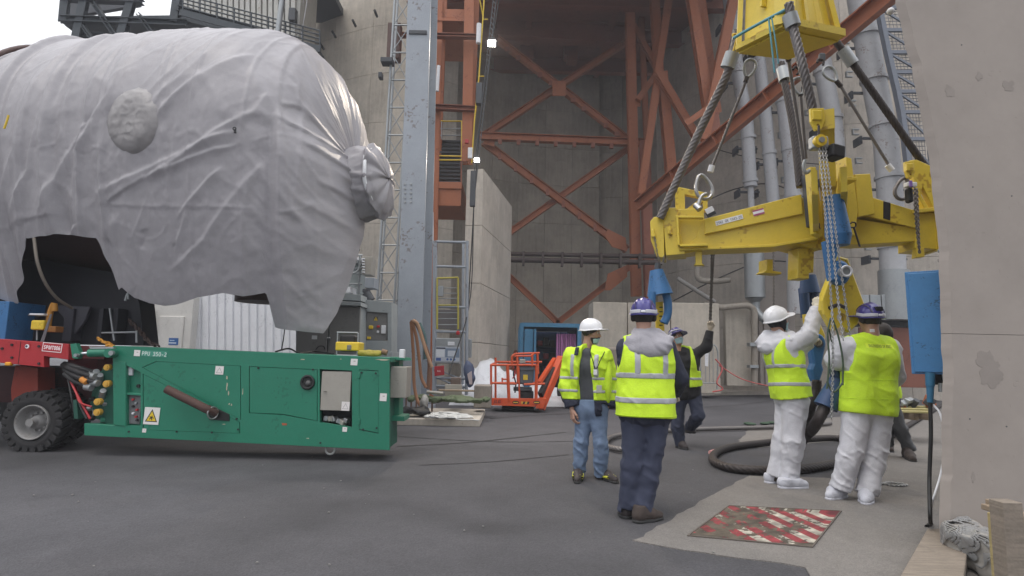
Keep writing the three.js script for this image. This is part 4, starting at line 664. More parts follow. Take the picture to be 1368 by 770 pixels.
// ================================================================ red transporter
{
  const t = thing('modular_transporter', 'red self-propelled transporter with big black tyres under the vessel', 'transporter'); const D = 7.42;
  part('side_beam', pp([[-120, 450], [0, 453], [91, 460], [91, 481], [58, 476], [58, 491], [0, 485], [-120, 482]], D, .10), M.red, t);
  part('deck', (() => { const a = pt(-120, 452, D), b = pt(130, 460, D); return box(b.x - a.x, .16, 2.3, (a.x + b.x) / 2, (a.y + b.y) / 2 - .12, -D - 1.3); })(), mat([.10, .012, .014], { s: 1 }), t);
  part('end_beam', pbox(90, 462, 130, 496, D + .4, 1.5), mat([.16, .012, .016], { s: 1 }), t); part('spine', (() => { const a = pt(-120, 480, D), b = pt(130, 500, D); return box(b.x - a.x, .5, .8, (a.x + b.x) / 2, .78, -D - 1.3); })(), mat([.07, .01, .012], {}), t);
  for (const [x, y] of [[16, 461], [52, 463], [16, 478], [52, 486], [3, 466]]) part('bolt', (() => { const p = pt(x, y, D); return xf(new THREE.CylinderGeometry(.016, .016, .03, 8), p.x, p.y, p.z, Math.PI / 2); })(), M.black, t);
  part('seam', pbox(25, 457, 25.6, 487, D - .004, .02), M.black, t);
  decal('number_plate', m2(26, D), m2(12, D), pt(69.5, 464.5, D), X.clone().applyAxisAngle(Z, -.07), Y, (c, w, h) => { c.fillStyle = '#a51e2a'; c.fillRect(0, 0, w, h); c.strokeStyle = '#e6dede'; c.lineWidth = h * .08; c.strokeRect(4, 4, w - 8, h - 8); c.fillStyle = '#ece6e6'; c.font = `bold ${h * .6}px sans-serif`; c.textAlign = 'center'; c.textBaseline = 'middle'; c.fillText('SPMT006', w / 2, h * .53, w * .86); }, t);
  decal('badge', .075, .075, pt(36, 463, D), X, Y, (c, w, h) => { c.fillStyle = '#a3202a'; c.fillRect(0, 0, w, h); c.fillStyle = '#ddd'; c.beginPath(); c.arc(w / 2, h / 2, w * .36, 0, 7); c.fill(); c.fillStyle = '#33304a'; c.beginPath(); c.arc(w * .4, h * .5, w * .2, 0, 7); c.fill(); }, t, 64);
  part('marker_lamp', pbox(5, 484, 13, 489, D - .02, .06, .015), mat([.8, .35, .02], {}), t);
  // swing arm
  const arm = mat([.33, .04, .02], { t: 'rusty', s: .8 }); part('swing_arm', pp([[20, 488], [50, 492], [50, 530], [36, 556], [16, 556], [14, 520]], D + .42, .3), arm, t); part('swing_arm', pp([[58, 498], [78, 498], [88, 540], [70, 560], [60, 540]], D + .9, .3), arm, t);
  const wheelAt = (x, y, d, r, w, vis) => { // tyre with tread lugs, rim, hub
    const c = pt(x, y, d); c.y = r; const g = new THREE.Group(); g.name = 'wheel'; g.position.copy(c); t.add(g); g.updateMatrixWorld(true);
    const prof = [[r * .58, -w / 2 + .03], [r * .62, -w / 2 + .01], [r * .8, -w / 2 - .012], [r * .93, -w / 2 + .02], [r * .985, -w / 2 + .06], [r, 0], [r * .985, w / 2 - .06], [r * .93, w / 2 - .02], [r * .8, w / 2 + .012], [r * .62, w / 2 - .01], [r * .58, w / 2 - .03]].map(([a, b]) => new THREE.Vector2(a, b));
    const ty = new THREE.LatheGeometry(prof, 48); ty.rotateX(Math.PI / 2); const lugs = [];
    for (let i = 0; i < 22; i++) for (const s of [-1, 1]) { const a = (i + (s > 0 ? .5 : 0)) / 22 * 2 * Math.PI, b = new RoundedBoxGeometry(.075, .05, w * .5, 1, .012); b.rotateY(s * .35); b.translate(0, r, s * w * .25); b.rotateZ(a); lugs.push(b); const sh = new RoundedBoxGeometry(.07, .085, .02, 1, .008); sh.translate(0, r * .93, s * (w / 2 - .006)); sh.rotateZ(a); lugs.push(sh); }
    part('tyre', [ty, ...lugs], M.rubber, g, { local: true });
    const rim = new THREE.LatheGeometry([[.02, .02], [r * .2, .02], [r * .24, -.05], [r * .40, -.07], [r * .47, -.02], [r * .52, .06], [r * .57, .085], [r * .60, .075], [r * .60, -.1]].map(([a, b]) => new THREE.Vector2(a, b)), 40); rim.rotateX(Math.PI / 2); rim.translate(0, 0, w / 2 - .07); const gm = mat([.25, .245, .24], { t: 'rusty', s: .4, rough: .6 });
    part('rim', rim, gm, g, { local: true });
    const hub = [xf(new THREE.CylinderGeometry(r * .13, r * .15, .12, 16), 0, 0, w / 2 - .02, Math.PI / 2)]; for (let i = 0; i < 10; i++) { const a = i / 10 * 2 * Math.PI; hub.push(xf(new THREE.CylinderGeometry(.016, .016, .05, 6), Math.cos(a) * r * .31, Math.sin(a) * r * .31, w / 2 - .12, Math.PI / 2)); } part('hub', hub, gm, g, { local: true });
  };
  wheelAt(55, 566, 7.66, .365, .32); wheelAt(74, 560, 8.2, .365, .32); wheelAt(-84, 566, 7.62, .40, .34); wheelAt(40, 560, 9.4, .40, .34);
}
solo('blue_cabinet', 'blue box standing on the transporter deck at the left border', 'box', pbox(-60, 402, 9, 455, 7.5, .6), M.blue);
// ================================================================ green power pack
{
  const t = thing('power_pack', 'green hydraulic power pack unit bolted to the end of the transporter', 'power pack'); const D = 7.3, G = M.green;
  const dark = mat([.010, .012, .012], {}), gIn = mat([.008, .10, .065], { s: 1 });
  // core behind the skin, with the bays left open
  const top = [[152, 463], [520, 479], [520, 601], [168, 583], [168, 470]];
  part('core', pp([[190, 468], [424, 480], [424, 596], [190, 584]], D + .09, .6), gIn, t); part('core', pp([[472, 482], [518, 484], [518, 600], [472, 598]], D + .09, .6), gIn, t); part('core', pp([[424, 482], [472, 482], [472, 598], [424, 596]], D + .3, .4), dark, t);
  part('top_deck', (() => { const g = plate(xy([[150, 462], [522, 478], [522, 484], [150, 468]], D + .03), .66, V(0, 0, -D - .03 - .33), X, Y); return g; })(), G, t);
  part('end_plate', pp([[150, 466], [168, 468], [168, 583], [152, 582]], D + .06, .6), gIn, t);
  const bay2 = [[168.5, 488], [188, 497], [188, 570], [168.5, 569]], cC = [[208, 482.5], [322, 488.5], [322, 562], [189, 491]], bB = [[190, 499], [321, 564], [321, 580], [190, 575]].map((p) => p), dD = [[332, 489], [424.5, 493.5], [424.5, 563.5], [378, 555], [332, 552.5]], bay3 = [[426.5, 493], [470.5, 495], [470.5, 572], [426.5, 565]], eE = [[479, 493.5], [506, 495], [506, 580], [479, 575]];
  const grow = (poly, k) => { const cx = poly.reduce((a, p) => a + p[0], 0) / poly.length, cy = poly.reduce((a, p) => a + p[1], 0) / poly.length; return poly.map(([x, y]) => { const L = Math.hypot(x - cx, y - cy); return [x + (x - cx) / L * k, y + (y - cy) / L * k]; }); };
  part('side_panel', pp([[150, 462], [520, 478], [520, 602], [168, 584.5], [151, 583]], D, .06, [bay2, cC, bB, dD, bay3, eE]), G, t);
  part('bottom_rail', pp([[112, 566], [168, 569.5], [168, 585], [112, 582]], D - .002, .09), G, t); part('bottom_rail', pbox(112, 568, 119, 580, D + .1, .5), G, t);
  part('left_post', pp([[151, 482], [167.5, 484], [167.5, 570], [152, 568]], D - .012, .05), G, t);
  for (const p of [cC, bB, dD, eE]) part('door', pp(grow(p, -1.35), D + .003, .03), G, t);
  // exhaust
  { const pts = [pt(222, 520, D - .17), pt(240, 529, D - .17), pt(262, 540, D - .17), pt(276, 547, D - .15), pt(288, 552, D - .05)], r = mat([.085, .045, .036], { t: 'rusty', s: .3, rough: .8 }); const c = new THREE.CatmullRomCurve3(pts); part('exhaust_pipe', [new THREE.TubeGeometry(c, 30, .05, 18, false), (() => { const q = pt(222, 520, D - .17), w = pt(240, 529, D - .17); return rod(q.clone().lerp(w, .1), q.clone().lerp(w, .14), .045, 16); })()], r, t); part('exhaust_mouth', (() => { const q = pt(222, 520, D - .17), w = pt(240, 529, D - .17); return rod(q.clone().lerp(w, -.01), q.clone().lerp(w, .13), .041, 16); })(), dark, t); part('exhaust_box', pp([[279, 541], [306, 554], [306, 563], [279, 561]], D - .01, .05), dark, t); part('pipe_clamp', (() => { const g = new THREE.TorusGeometry(.07, .009, 6, 20); const p = pt(284, 552, D - .12); xf(g, p.x, p.y, p.z, 0, 1.1, 0); return g; })(), M.steel, t); }
  // air inlet, grey cover, bay contents
  { const p = pt(411, 511, D); part('air_inlet', xf(new THREE.TorusGeometry(.075, .017, 10, 28), p.x, p.y, p.z + .012), dark, t); part('inlet_bore', xf(new THREE.CylinderGeometry(.07, .07, .02, 24), p.x, p.y, p.z + .002, Math.PI / 2), dark, t); part('inlet_core', xf(new THREE.SphereGeometry(.035, 12, 8), p.x + .01, p.y - .01, p.z + .006), mat([.10, .10, .10], {}), t); }
  part('grey_cover', pbox(428.5, 496.5, 468, 549, D + .01, .06, .008), M.beige, t, { label: 'beige-grey access cover' }); part('latch', pr(434, 523, 434, 523.3, D - .01, .018, 10), dark, t);
  for (let i = 0; i < 6; i++) part('fitting', [xf(rbox(.05 + .03 * rnd(), .06, .08, .01, 0, 0, 0), ...pt(436 + i * 5.4, 559 + i * .8 + rr(-2, 2), D + .1).toArray(), 0, rr(-.5, .5), rr(-.5, .5))], [M.galv, M.beige, M.steel][i % 3], t);
  for (const [x, y] of [[345, 492], [418, 494], [483, 498], [503, 572], [485, 574], [502, 499], [428, 592], [172, 577], [318, 574], [236, 577], [283, 578], [316, 560]]) part('bolt', (() => { const p = pt(x, y, D); return xf(new THREE.CylinderGeometry(.012, .012, .012, 8), p.x, p.y, p.z + .005, Math.PI / 2); })(), dark, t);
  part('hinge', [pbox(478, 498, 481, 506, D - .012, .03), pbox(478, 560, 481, 568, D - .012, .03)].slice(0, 1), G, t); part('hinge', pbox(478, 560, 481, 568, D - .012, .03), G, t);
  // control bay
  part('control_panel', pbox(170, 527, 187.5, 567, D + .05, .03), mat([.17, .175, .18], {}), t); part('control_shelf', pp([[169, 525], [188, 526], [188, 529], [169, 528]], D, .09), G, t);
  for (let i = 0; i < 7; i++) part('knob', (() => { const p = pt([178, 182, 178, 183, 178, 182, 183][i], 534 + i * 4.6, D + .04); return xf(new THREE.CylinderGeometry(.014, .014, .04, 10), p.x, p.y, p.z, Math.PI / 2); })(), [M.red, M.galv, M.black, M.red, M.white, M.red, M.black][i], t);
  part('meter', pbox(169.5, 491, 176.5, 502, D + .04, .04), M.white, t); part('vent_hole', (() => { const p = pt(184.5, 516, D + .06); return xf(new THREE.CylinderGeometry(.022, .022, .02, 14), p.x, p.y, p.z, Math.PI / 2); })(), dark, t); part('bay_back', pp([[168, 488], [190, 496], [190, 571], [168, 570]], D + .075, .01), G, t);
  // hydraulic bay with fittings
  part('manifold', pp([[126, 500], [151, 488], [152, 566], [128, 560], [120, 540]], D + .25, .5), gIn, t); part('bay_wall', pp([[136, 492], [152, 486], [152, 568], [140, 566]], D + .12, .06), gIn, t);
  for (const [x, y, r] of [[144, 491, .038], [143.5, 513, .042], [131.5, 537, .042], [131, 551, .042]]) part('valve_cap', (() => { const p = pt(x, y, D + .02); return [xf(new THREE.CylinderGeometry(r, r, .06, 18), p.x, p.y, p.z, Math.PI / 2), xf(new THREE.CylinderGeometry(r * .6, r * .6, .08, 12), p.x, p.y, p.z, Math.PI / 2)]; })(), mat([.62, .36, .05], { s: .2 }), t);
  for (const [x, y] of [[137, 526], [128, 500], [122, 502], [133, 505]]) part('coupling', (() => { const p = pt(x, y, D + .08); return xf(new THREE.CylinderGeometry(.035, .042, .12, 12), p.x, p.y, p.z, .9, .6); })(), M.galv, t);
  for (let i = 0; i < 10; i++) part('fitting', [xf(rbox(.06, .05, .06, .012, 0, 0, 0), ...pt(rr(114, 148), rr(515, 562), D + .14).toArray(), rr(0, 1), rr(0, 1), 0)], [dark, G, M.galv, dark][i % 4], t);
  for (const [a, b, c, m, r] of [[[84, 488, 7.55], [104, 497, 7.35], [122, 503, 7.3], M.black, .035], [[86, 494, 7.55], [106, 505, 7.33], [127, 511, 7.3], M.black, .033], [[86, 500, 7.5], [100, 510, 7.4], [116, 516, 7.35], M.black, .03], [[86, 486, 7.6], [100, 490, 7.4], [126, 498, 7.36], M.black, .03], [[92, 505, 7.5], [104, 530, 7.34], [120, 560, 7.3], M.red, .014], [[96, 505, 7.5], [108, 545, 7.34], [116, 560, 7.3], M.black, .014], [[100, 515, 7.5], [107, 538, 7.3], [122, 544, 7.3], M.red, .012], [[88, 492, 7.6], [95, 530, 7.4], [100, 556, 7.4], M.black, .012]]) part('hose', tube([pt(...a), pt(...b), pt(...c)], r, 10, 24), m, t);
  part('hose_sleeve', rod(pt(109, 507, 7.31), pt(116, 511, 7.29), .039, 12), mat([.65, .25, .03], {}), t); for (const [x, y] of [[119, 502], [123, 511], [114, 517]]) part('hose_end', rod(pt(x, y, 7.32), pt(x + 8, y + 1.5, 7.3), .042, 10), M.galv, t);
  part('side_bracket', pp([[97, 535], [102, 534], [104, 560], [98, 560]], D + .05, .12), mat([.01, .08, .055], {}), t);
  // coupling ram at the top left
  part('ram_cylinder', pr(119, 472, 151, 471.5, D - .02, .05, 20), G, t); part('ram_rod', pr(104, 473, 120, 472, D - .02, .022, 14), mat([.8, .8, .82], { t: null, rough: .12, metal: 1 }), t); part('ram_eye', (() => { const p = pt(149, 472, D - .05); return xf(new THREE.CylinderGeometry(.055, .055, .14, 20), p.x, p.y, p.z, Math.PI / 2); })(), G, t); part('ram_pin', (() => { const p = pt(149, 472, D - .12); return xf(new THREE.CylinderGeometry(.03, .03, .04, 12), p.x, p.y, p.z, Math.PI / 2); })(), M.galv, t); part('ram_lug', pp([[93, 460], [101, 459], [107, 474], [103, 480], [96, 479]], D - .06, .07), G, t); part('ram_pin', (() => { const p = pt(102, 475, D - .1); return xf(new THREE.CylinderGeometry(.022, .022, .05, 12), p.x, p.y, p.z, Math.PI / 2); })(), M.galv, t); part('tread_plate', pp([[118, 463], [151, 464], [151, 466.5], [120, 467]], D - .05, .5), M.galv, t);
  // right end: bracket, box, foot, tie-down ring below
  part('end_bracket', pp([[521, 477], [539, 478], [541, 482], [521, 481]], D + .3, .5), G, t); part('end_bracket', pp([[521, 480], [533, 482], [533, 556], [521, 556]], D + .5, .3), G, t); part('end_foot', pp([[521, 556], [540, 557], [540, 563], [521, 563]], D + .35, .4), G, t); part('tab_lamp', pbox(533, 467, 540, 479, D + .3, .08, .01), M.white, t);
  part('grey_box', pbox(521, 490, 543, 532, D + .25, .35, .01), M.beige, t, { label: 'beige control box on the end' });
  part('towing_eye', (() => { const p = pt(441, 601, D + .05); return xf(new THREE.TorusGeometry(.055, .014, 8, 24), p.x, p.y, p.z); })(), mat([.3, .31, .3], {}), t);
  // stickers and lettering
  const sq = (c, w, h) => { c.fillStyle = '#d8d4d2'; c.fillRect(0, 0, w, h); };
  const ang = X.clone().applyAxisAngle(Z, -.035);
  decal('lettering', m2(34, D), m2(8, D), pt(206, 473, D), ang, Y, (c, w, h) => { c.fillStyle = '#3a8672'; c.fillRect(0, 0, w, h); c.fillStyle = '#cfd8d2'; c.font = `bold ${h * .9}px monospace`; c.textBaseline = 'middle'; c.textAlign = 'center'; c.fillText('PPU 350-2', w / 2, h * .54, w * .98); }, t);
  const tri = (c, w, h, f) => { c.lineWidth = w * .06; c.strokeStyle = '#2c2a24'; c.fillStyle = f; c.beginPath(); c.moveTo(w / 2, h * .16); c.lineTo(w * .86, h * .82); c.lineTo(w * .14, h * .82); c.closePath(); c.fill(); c.stroke(); };
  decal('warning_sign', m2(20, D), m2(22, D), pt(202.5, 556, D), ang, Y, (c, w, h) => { c.fillStyle = '#d9d7d4'; c.fillRect(0, 0, w, h); tri(c, w, h, '#d8b92c'); c.fillStyle = '#2c2a24'; c.beginPath(); c.arc(w * .5, h * .6, w * .07, 0, 7); c.fill(); for (let i = 0; i < 5; i++) { c.beginPath(); c.moveTo(w * .5, h * .6); c.lineTo(w * (.5 + .16 * Math.cos(i * 1.26)), h * (.62 + .14 * Math.sin(i * 1.26))); c.stroke(); } }, t);
  for (const [x, y, w, h] of [[293, 495, 11, 11], [461.5, 543, 10.5, 11.5]]) decal('warning_sign', m2(w, D), m2(h, D), pt(x, y, x > 400 ? D + .008 : D), ang, Y, (c, W1, H1) => { sq(c, W1, H1); c.lineWidth = W1 * .03; c.strokeStyle = '#66625e'; c.beginPath(); c.moveTo(W1 / 2, H1 * .2); c.lineTo(W1 * .84, H1 * .8); c.lineTo(W1 * .16, H1 * .8); c.closePath(); c.stroke(); }, t, 96);
  for (const [x, y, w, h] of [[183, 472, 8, 8], [192.5, 575.5, 5, 5], [473, 484, 9, 8.5], [460.5, 574, 6, 6], [512, 531, 9, 10]]) decal('sticker', m2(w, D), m2(h, D), pt(x, y, D), ang, Y, (c, W1, H1) => { sq(c, W1, H1); c.fillStyle = '#9a9692'; c.fillRect(W1 * .4, H1 * .3, W1 * .3, H1 * .12); }, t, 48);
  // bare scuffs
  const sc = mat([.42, .40, .30], { t: null }); for (const [x, y, w, h] of [[303, 505, 2, 5], [303, 516, 1.6, 10], [305, 526, 1.5, 5], [306, 540, 2.2, 2.2], [309, 541, 1.4, 3], [324, 524, 1, 8], [299, 567, 5, 1], [411, 586, 4, 1], [404, 480.5, 6, 1.4], [455, 480, 2, 1], [512, 481, 16, 1.6]]) part('scuff', (() => { const s = new THREE.Shape(); for (let i = 0; i < 14; i++) { const a = i / 14 * 6.283, q = .5 * (1 + .5 * noise3(x + Math.cos(a) * 2, y, Math.sin(a) * 2)); const u = m2(w, D) * q * Math.cos(a), v = m2(h, D) * q * Math.sin(a); i ? s.lineTo(u, v) : s.moveTo(u, v); } const g = new THREE.ExtrudeGeometry(s, { depth: .002, bevelEnabled: false }); const p = pt(x, y, D); g.translate(p.x, p.y, p.z + .0005); return g; })(), sc, t);
  part('scuff', pp([[376, 565.5], [383, 566], [383, 568.5], [377, 568.5]], D - .003, .004, [], 0), mat([.35, .09, .04], { t: null }), t);
}
{ // things lying on the power pack
  const D = 7.5, t = thing('lamp_case', 'clear and black lamp case with a yellow strap on the green power pack', 'case'); const bot = pt(463, 476, D).y;
  part('case_frame', [pbox(449, 443.5, 478, 445.5, D, .02), pbox(449, 474, 478, 476.5, D, .24), pbox(449, 445, 451, 475, D, .02), pbox(476.5, 445, 478.5, 475, D, .02), pbox(449, 443.5, 478, 445.5, D + .22, .02), pbox(449, 445, 451, 475, D + .22, .02), pbox(476.5, 445, 478.5, 475, D + .22, .02)], M.galv, t); part('case_body', pbox(453, 448, 474, 470, D + .04, .16, .03), M.black, t); part('yellow_belt', pbox(447.5, 457, 479.5, 469, D - .015, .27, .02), M.safety, t); part('buckle', pbox(463, 461, 469, 468, D - .025, .02), mat([.2, .19, .16], {}), t);
  const b = thing('rolled_bag', 'crumpled yellow bag lying beside the lamp case', 'bag'); const f = (x, y, z) => cap(x, y, z, pt(482, 472, D), pt(506, 472.5, D), .045, .04) - .006 * noise3(x * 16, y * 24, z * 24) - .005 * Math.max(0, 1 - 3 * Math.abs(noise3(x * 30 + y * 20, y * 30, z * 30))); const c = pt(494, 472, D); part('bag', sdf(f, [c.x - .25, c.y - .1, c.z - .1], [c.x + .25, c.y + .1, c.z + .1], .008), mat([.35, .29, .03], { t: 'cloth', s: .2 }), b); part('bag_end', pr(510, 470, 517, 472, D, .035, 12), mat([.18, .10, .05], {}), b);
  solo('cable_coil', 'black cable lying loosely on the green power pack', 'cable', [tube([pt(368, 470, D + .3), pt(385, 466, D + .5), pt(400, 472, D + .3), pt(420, 470, D + .6), pt(445, 473, D + .3)], .012, 6, 40), tube([pt(379, 400, D + .6), pt(380, 440, D + .5), pt(376, 468, D + .4)], .008, 5)], M.black);
}
// ================================================================ behind the power pack: cabins and cabinets
{
  const D = 16.5, t = thing('white_container', 'white corrugated site container glimpsed under the vessel', 'container'); const x0 = 258, x1 = 398, wm = mat([.86, .87, .90], { s: 2, rough: .5 });
  part('wall', pp([[x0, 380], [x1, 384], [x1, 520], [x0, 516]], D + .05, 2.4), wm, t);
  for (let i = 0; i < 13; i++) part('rib', pp([[x0 + i * 10.8 + 1, 384], [x0 + i * 10.8 + 9, 384], [x0 + i * 10.8 + 9, 516], [x0 + i * 10.8 + 1, 516]], D, .06, [], .012), wm, t);
  part('corner_post', pbox(398, 384, 407, 520, D - .02, .2), mat([.28, .33, .33], {}), t);
  const c = thing('cream_cabinet', 'cream metal cabinet with a blue label behind the vessel saddle', 'cabinet'); const cm = mat([.72, .70, .66], { s: 1 });
  part('body', pbox(176, 390, 254, 520, D - .3, 1, .02), cm, c); part('door', pbox(210, 423, 243, 480, D - .34, .05, .01), cm, c); decal('blue_label', m2(12.5, D), m2(9, D), pt(231.5, 456.5, D - .345), X, Y, (g, w, h) => { g.fillStyle = '#2f5f9c'; g.fillRect(0, 0, w, h); g.fillStyle = '#c9d6e2'; g.fillRect(0, h * .62, w * .8, h * .18); g.fillRect(w * .1, h * .3, w * .5, h * .1); }, c, 64); part('side_box', pbox(176, 412, 196, 436, D - .6, .3), M.beige, c);
}
{
  const D = 11.4, t = thing('generator_cabin', 'grey generator cabin with double doors and MAK lettering', 'generator'); const g2 = mat([.17, .17, .165], { s: 1.5 }), fr = mat([.30, .33, .34], { s: 1.5 });
  part('body', pp([[395, 405], [481, 408], [481, 510], [395, 510]], D + .06, 2.2), fr, t); part('door', pbox(396, 410, 437, 500, D, .07), g2, t); part('door', pbox(439, 410, 479, 500, D, .07), g2, t); part('roof_edge', pp([[380, 399], [482, 404], [482, 409], [380, 405]], D - .06, 2.4), fr, t); part('roof_upstand', pp([[380, 385], [482, 394], [482, 402], [380, 398]], D + .1, 1.6), fr, t); part('plinth', pbox(395, 498, 482, 520, D - .02, 2.2), fr, t);
  decal('lettering', .36, .1, pt(445, 397.5, D + .1), X.clone().applyAxisAngle(Z, -.05), Y, (c, w, h) => { c.fillStyle = '#7f8784'; c.fillRect(0, 0, w, h); c.fillStyle = '#e6e8ea'; c.font = `bold ${h * .95}px sans-serif`; c.textAlign = 'center'; c.textBaseline = 'middle'; c.fillText('MAK', w / 2, h * .54, w * .8); }, t, 96);
  part('hinge', pr(437, 452, 441, 452, D - .02, .02, 8), M.galv, t); part('handle', [tube([pt(422, 467, D - .02), pt(426, 463, D - .06), pt(432, 463, D - .06), pt(434, 467, D - .02)], .012, 6)], M.black, t); decal('sticker', m2(7, D), m2(5, D), pt(420, 451, D), X, Y, (c, w, h) => { c.fillStyle = '#bfc3c4'; c.fillRect(0, 0, w, h); }, t, 32);
  const c = thing('switch_cabinet', 'grey switch cabinet with yellow warning sign beside the grey column', 'cabinet'); const F = 11.9;
  part('frame', pp([[482, 400], [523, 404], [523, 515], [482, 515]], F, .6, [[[488, 416], [518, 418], [518, 456], [488, 455]]]), fr, c); part('door', pbox(488.5, 417, 517.5, 455, F + .03, .1), g2, c); part('plinth', pbox(482, 470, 523, 530, F - .02, .7), fr, c);
  decal('warning_sign', m2(6, F), m2(5.5, F), pt(502, 426, F + .03), X, Y, (k, w, h) => { k.fillStyle = '#4d4d4a'; k.fillRect(0, 0, w, h); k.fillStyle = '#c2a52c'; k.beginPath(); k.moveTo(w / 2, 2); k.lineTo(w - 2, h - 2); k.lineTo(2, h - 2); k.fill(); k.fillStyle = '#333'; k.fillRect(w * .46, h * .4, w * .08, h * .35); }, c, 48);
  part('knob', pbox(492, 435, 498, 440, F, .08, .02), M.safety, c); part('button', pbox(503, 435, 507, 438, F, .06), M.red, c); part('notice', pbox(509, 435, 515, 446, F + .005, .03), M.white, c); part('label', pbox(490, 450, 495, 453.5, F + .01, .03), M.safety, c); part('button', pbox(503, 442, 506, 445, F + .01, .04), M.white, c);
  const a = thing('service_platform', 'galvanised railed platform with air ducts on the generator roof', 'platform'); const E = 12.5;
  for (const y of [340, 358, 365, 379]) part('rail', pr(428, y, 484, y + 1, E, .022, 7), M.galv, a); for (const x of [466, 481]) part('post', pr(x, 344, x - 2, 396, E, .028, 8), M.galv, a); part('bent_rail', tube([pt(436, 364, E - .1), pt(468, 366, E - .1), pt(478, 362, E - .1), pt(481, 350, E - .1), pt(481, 342, E - .1)], .025, 7, 30), M.galv, a);
  part('platform_box', pbox(464, 346, 481, 392, E + .3, .5), mat([.32, .36, .36], {}), a); part('top_tray', pbox(464, 344, 482, 348, E - .1, .6), M.white, a); part('white_housing', pp([[440, 388], [468, 383], [468, 391], [440, 393]], E - .2, .5), M.white, a);
  const d = thing('duct_unit', 'beige ribbed duct unit on brackets beside the lattice mast', 'duct'); part('body', pbox(484, 343, 496, 367, E - .3, .4), M.beige, d); for (let i = 0; i < 6; i++) part('rib', pbox(483.4, 345 + i * 3.6, 487, 346.6 + i * 3.6, E - .34, .05), M.white, d); part('lower_box', pbox(487, 371, 500, 385, E - .4, .4), M.grey, d); part('motor', [pr(489, 392, 495, 402, E - .4, .1, 12), pbox(484, 386, 492, 391, E - .4, .2)], M.greyDark, d); part('vent_pipe', [pr(477, 330, 477, 343, E, .02), pbox(475, 332, 480, 335, E, .06)], M.greyDark, d);
}
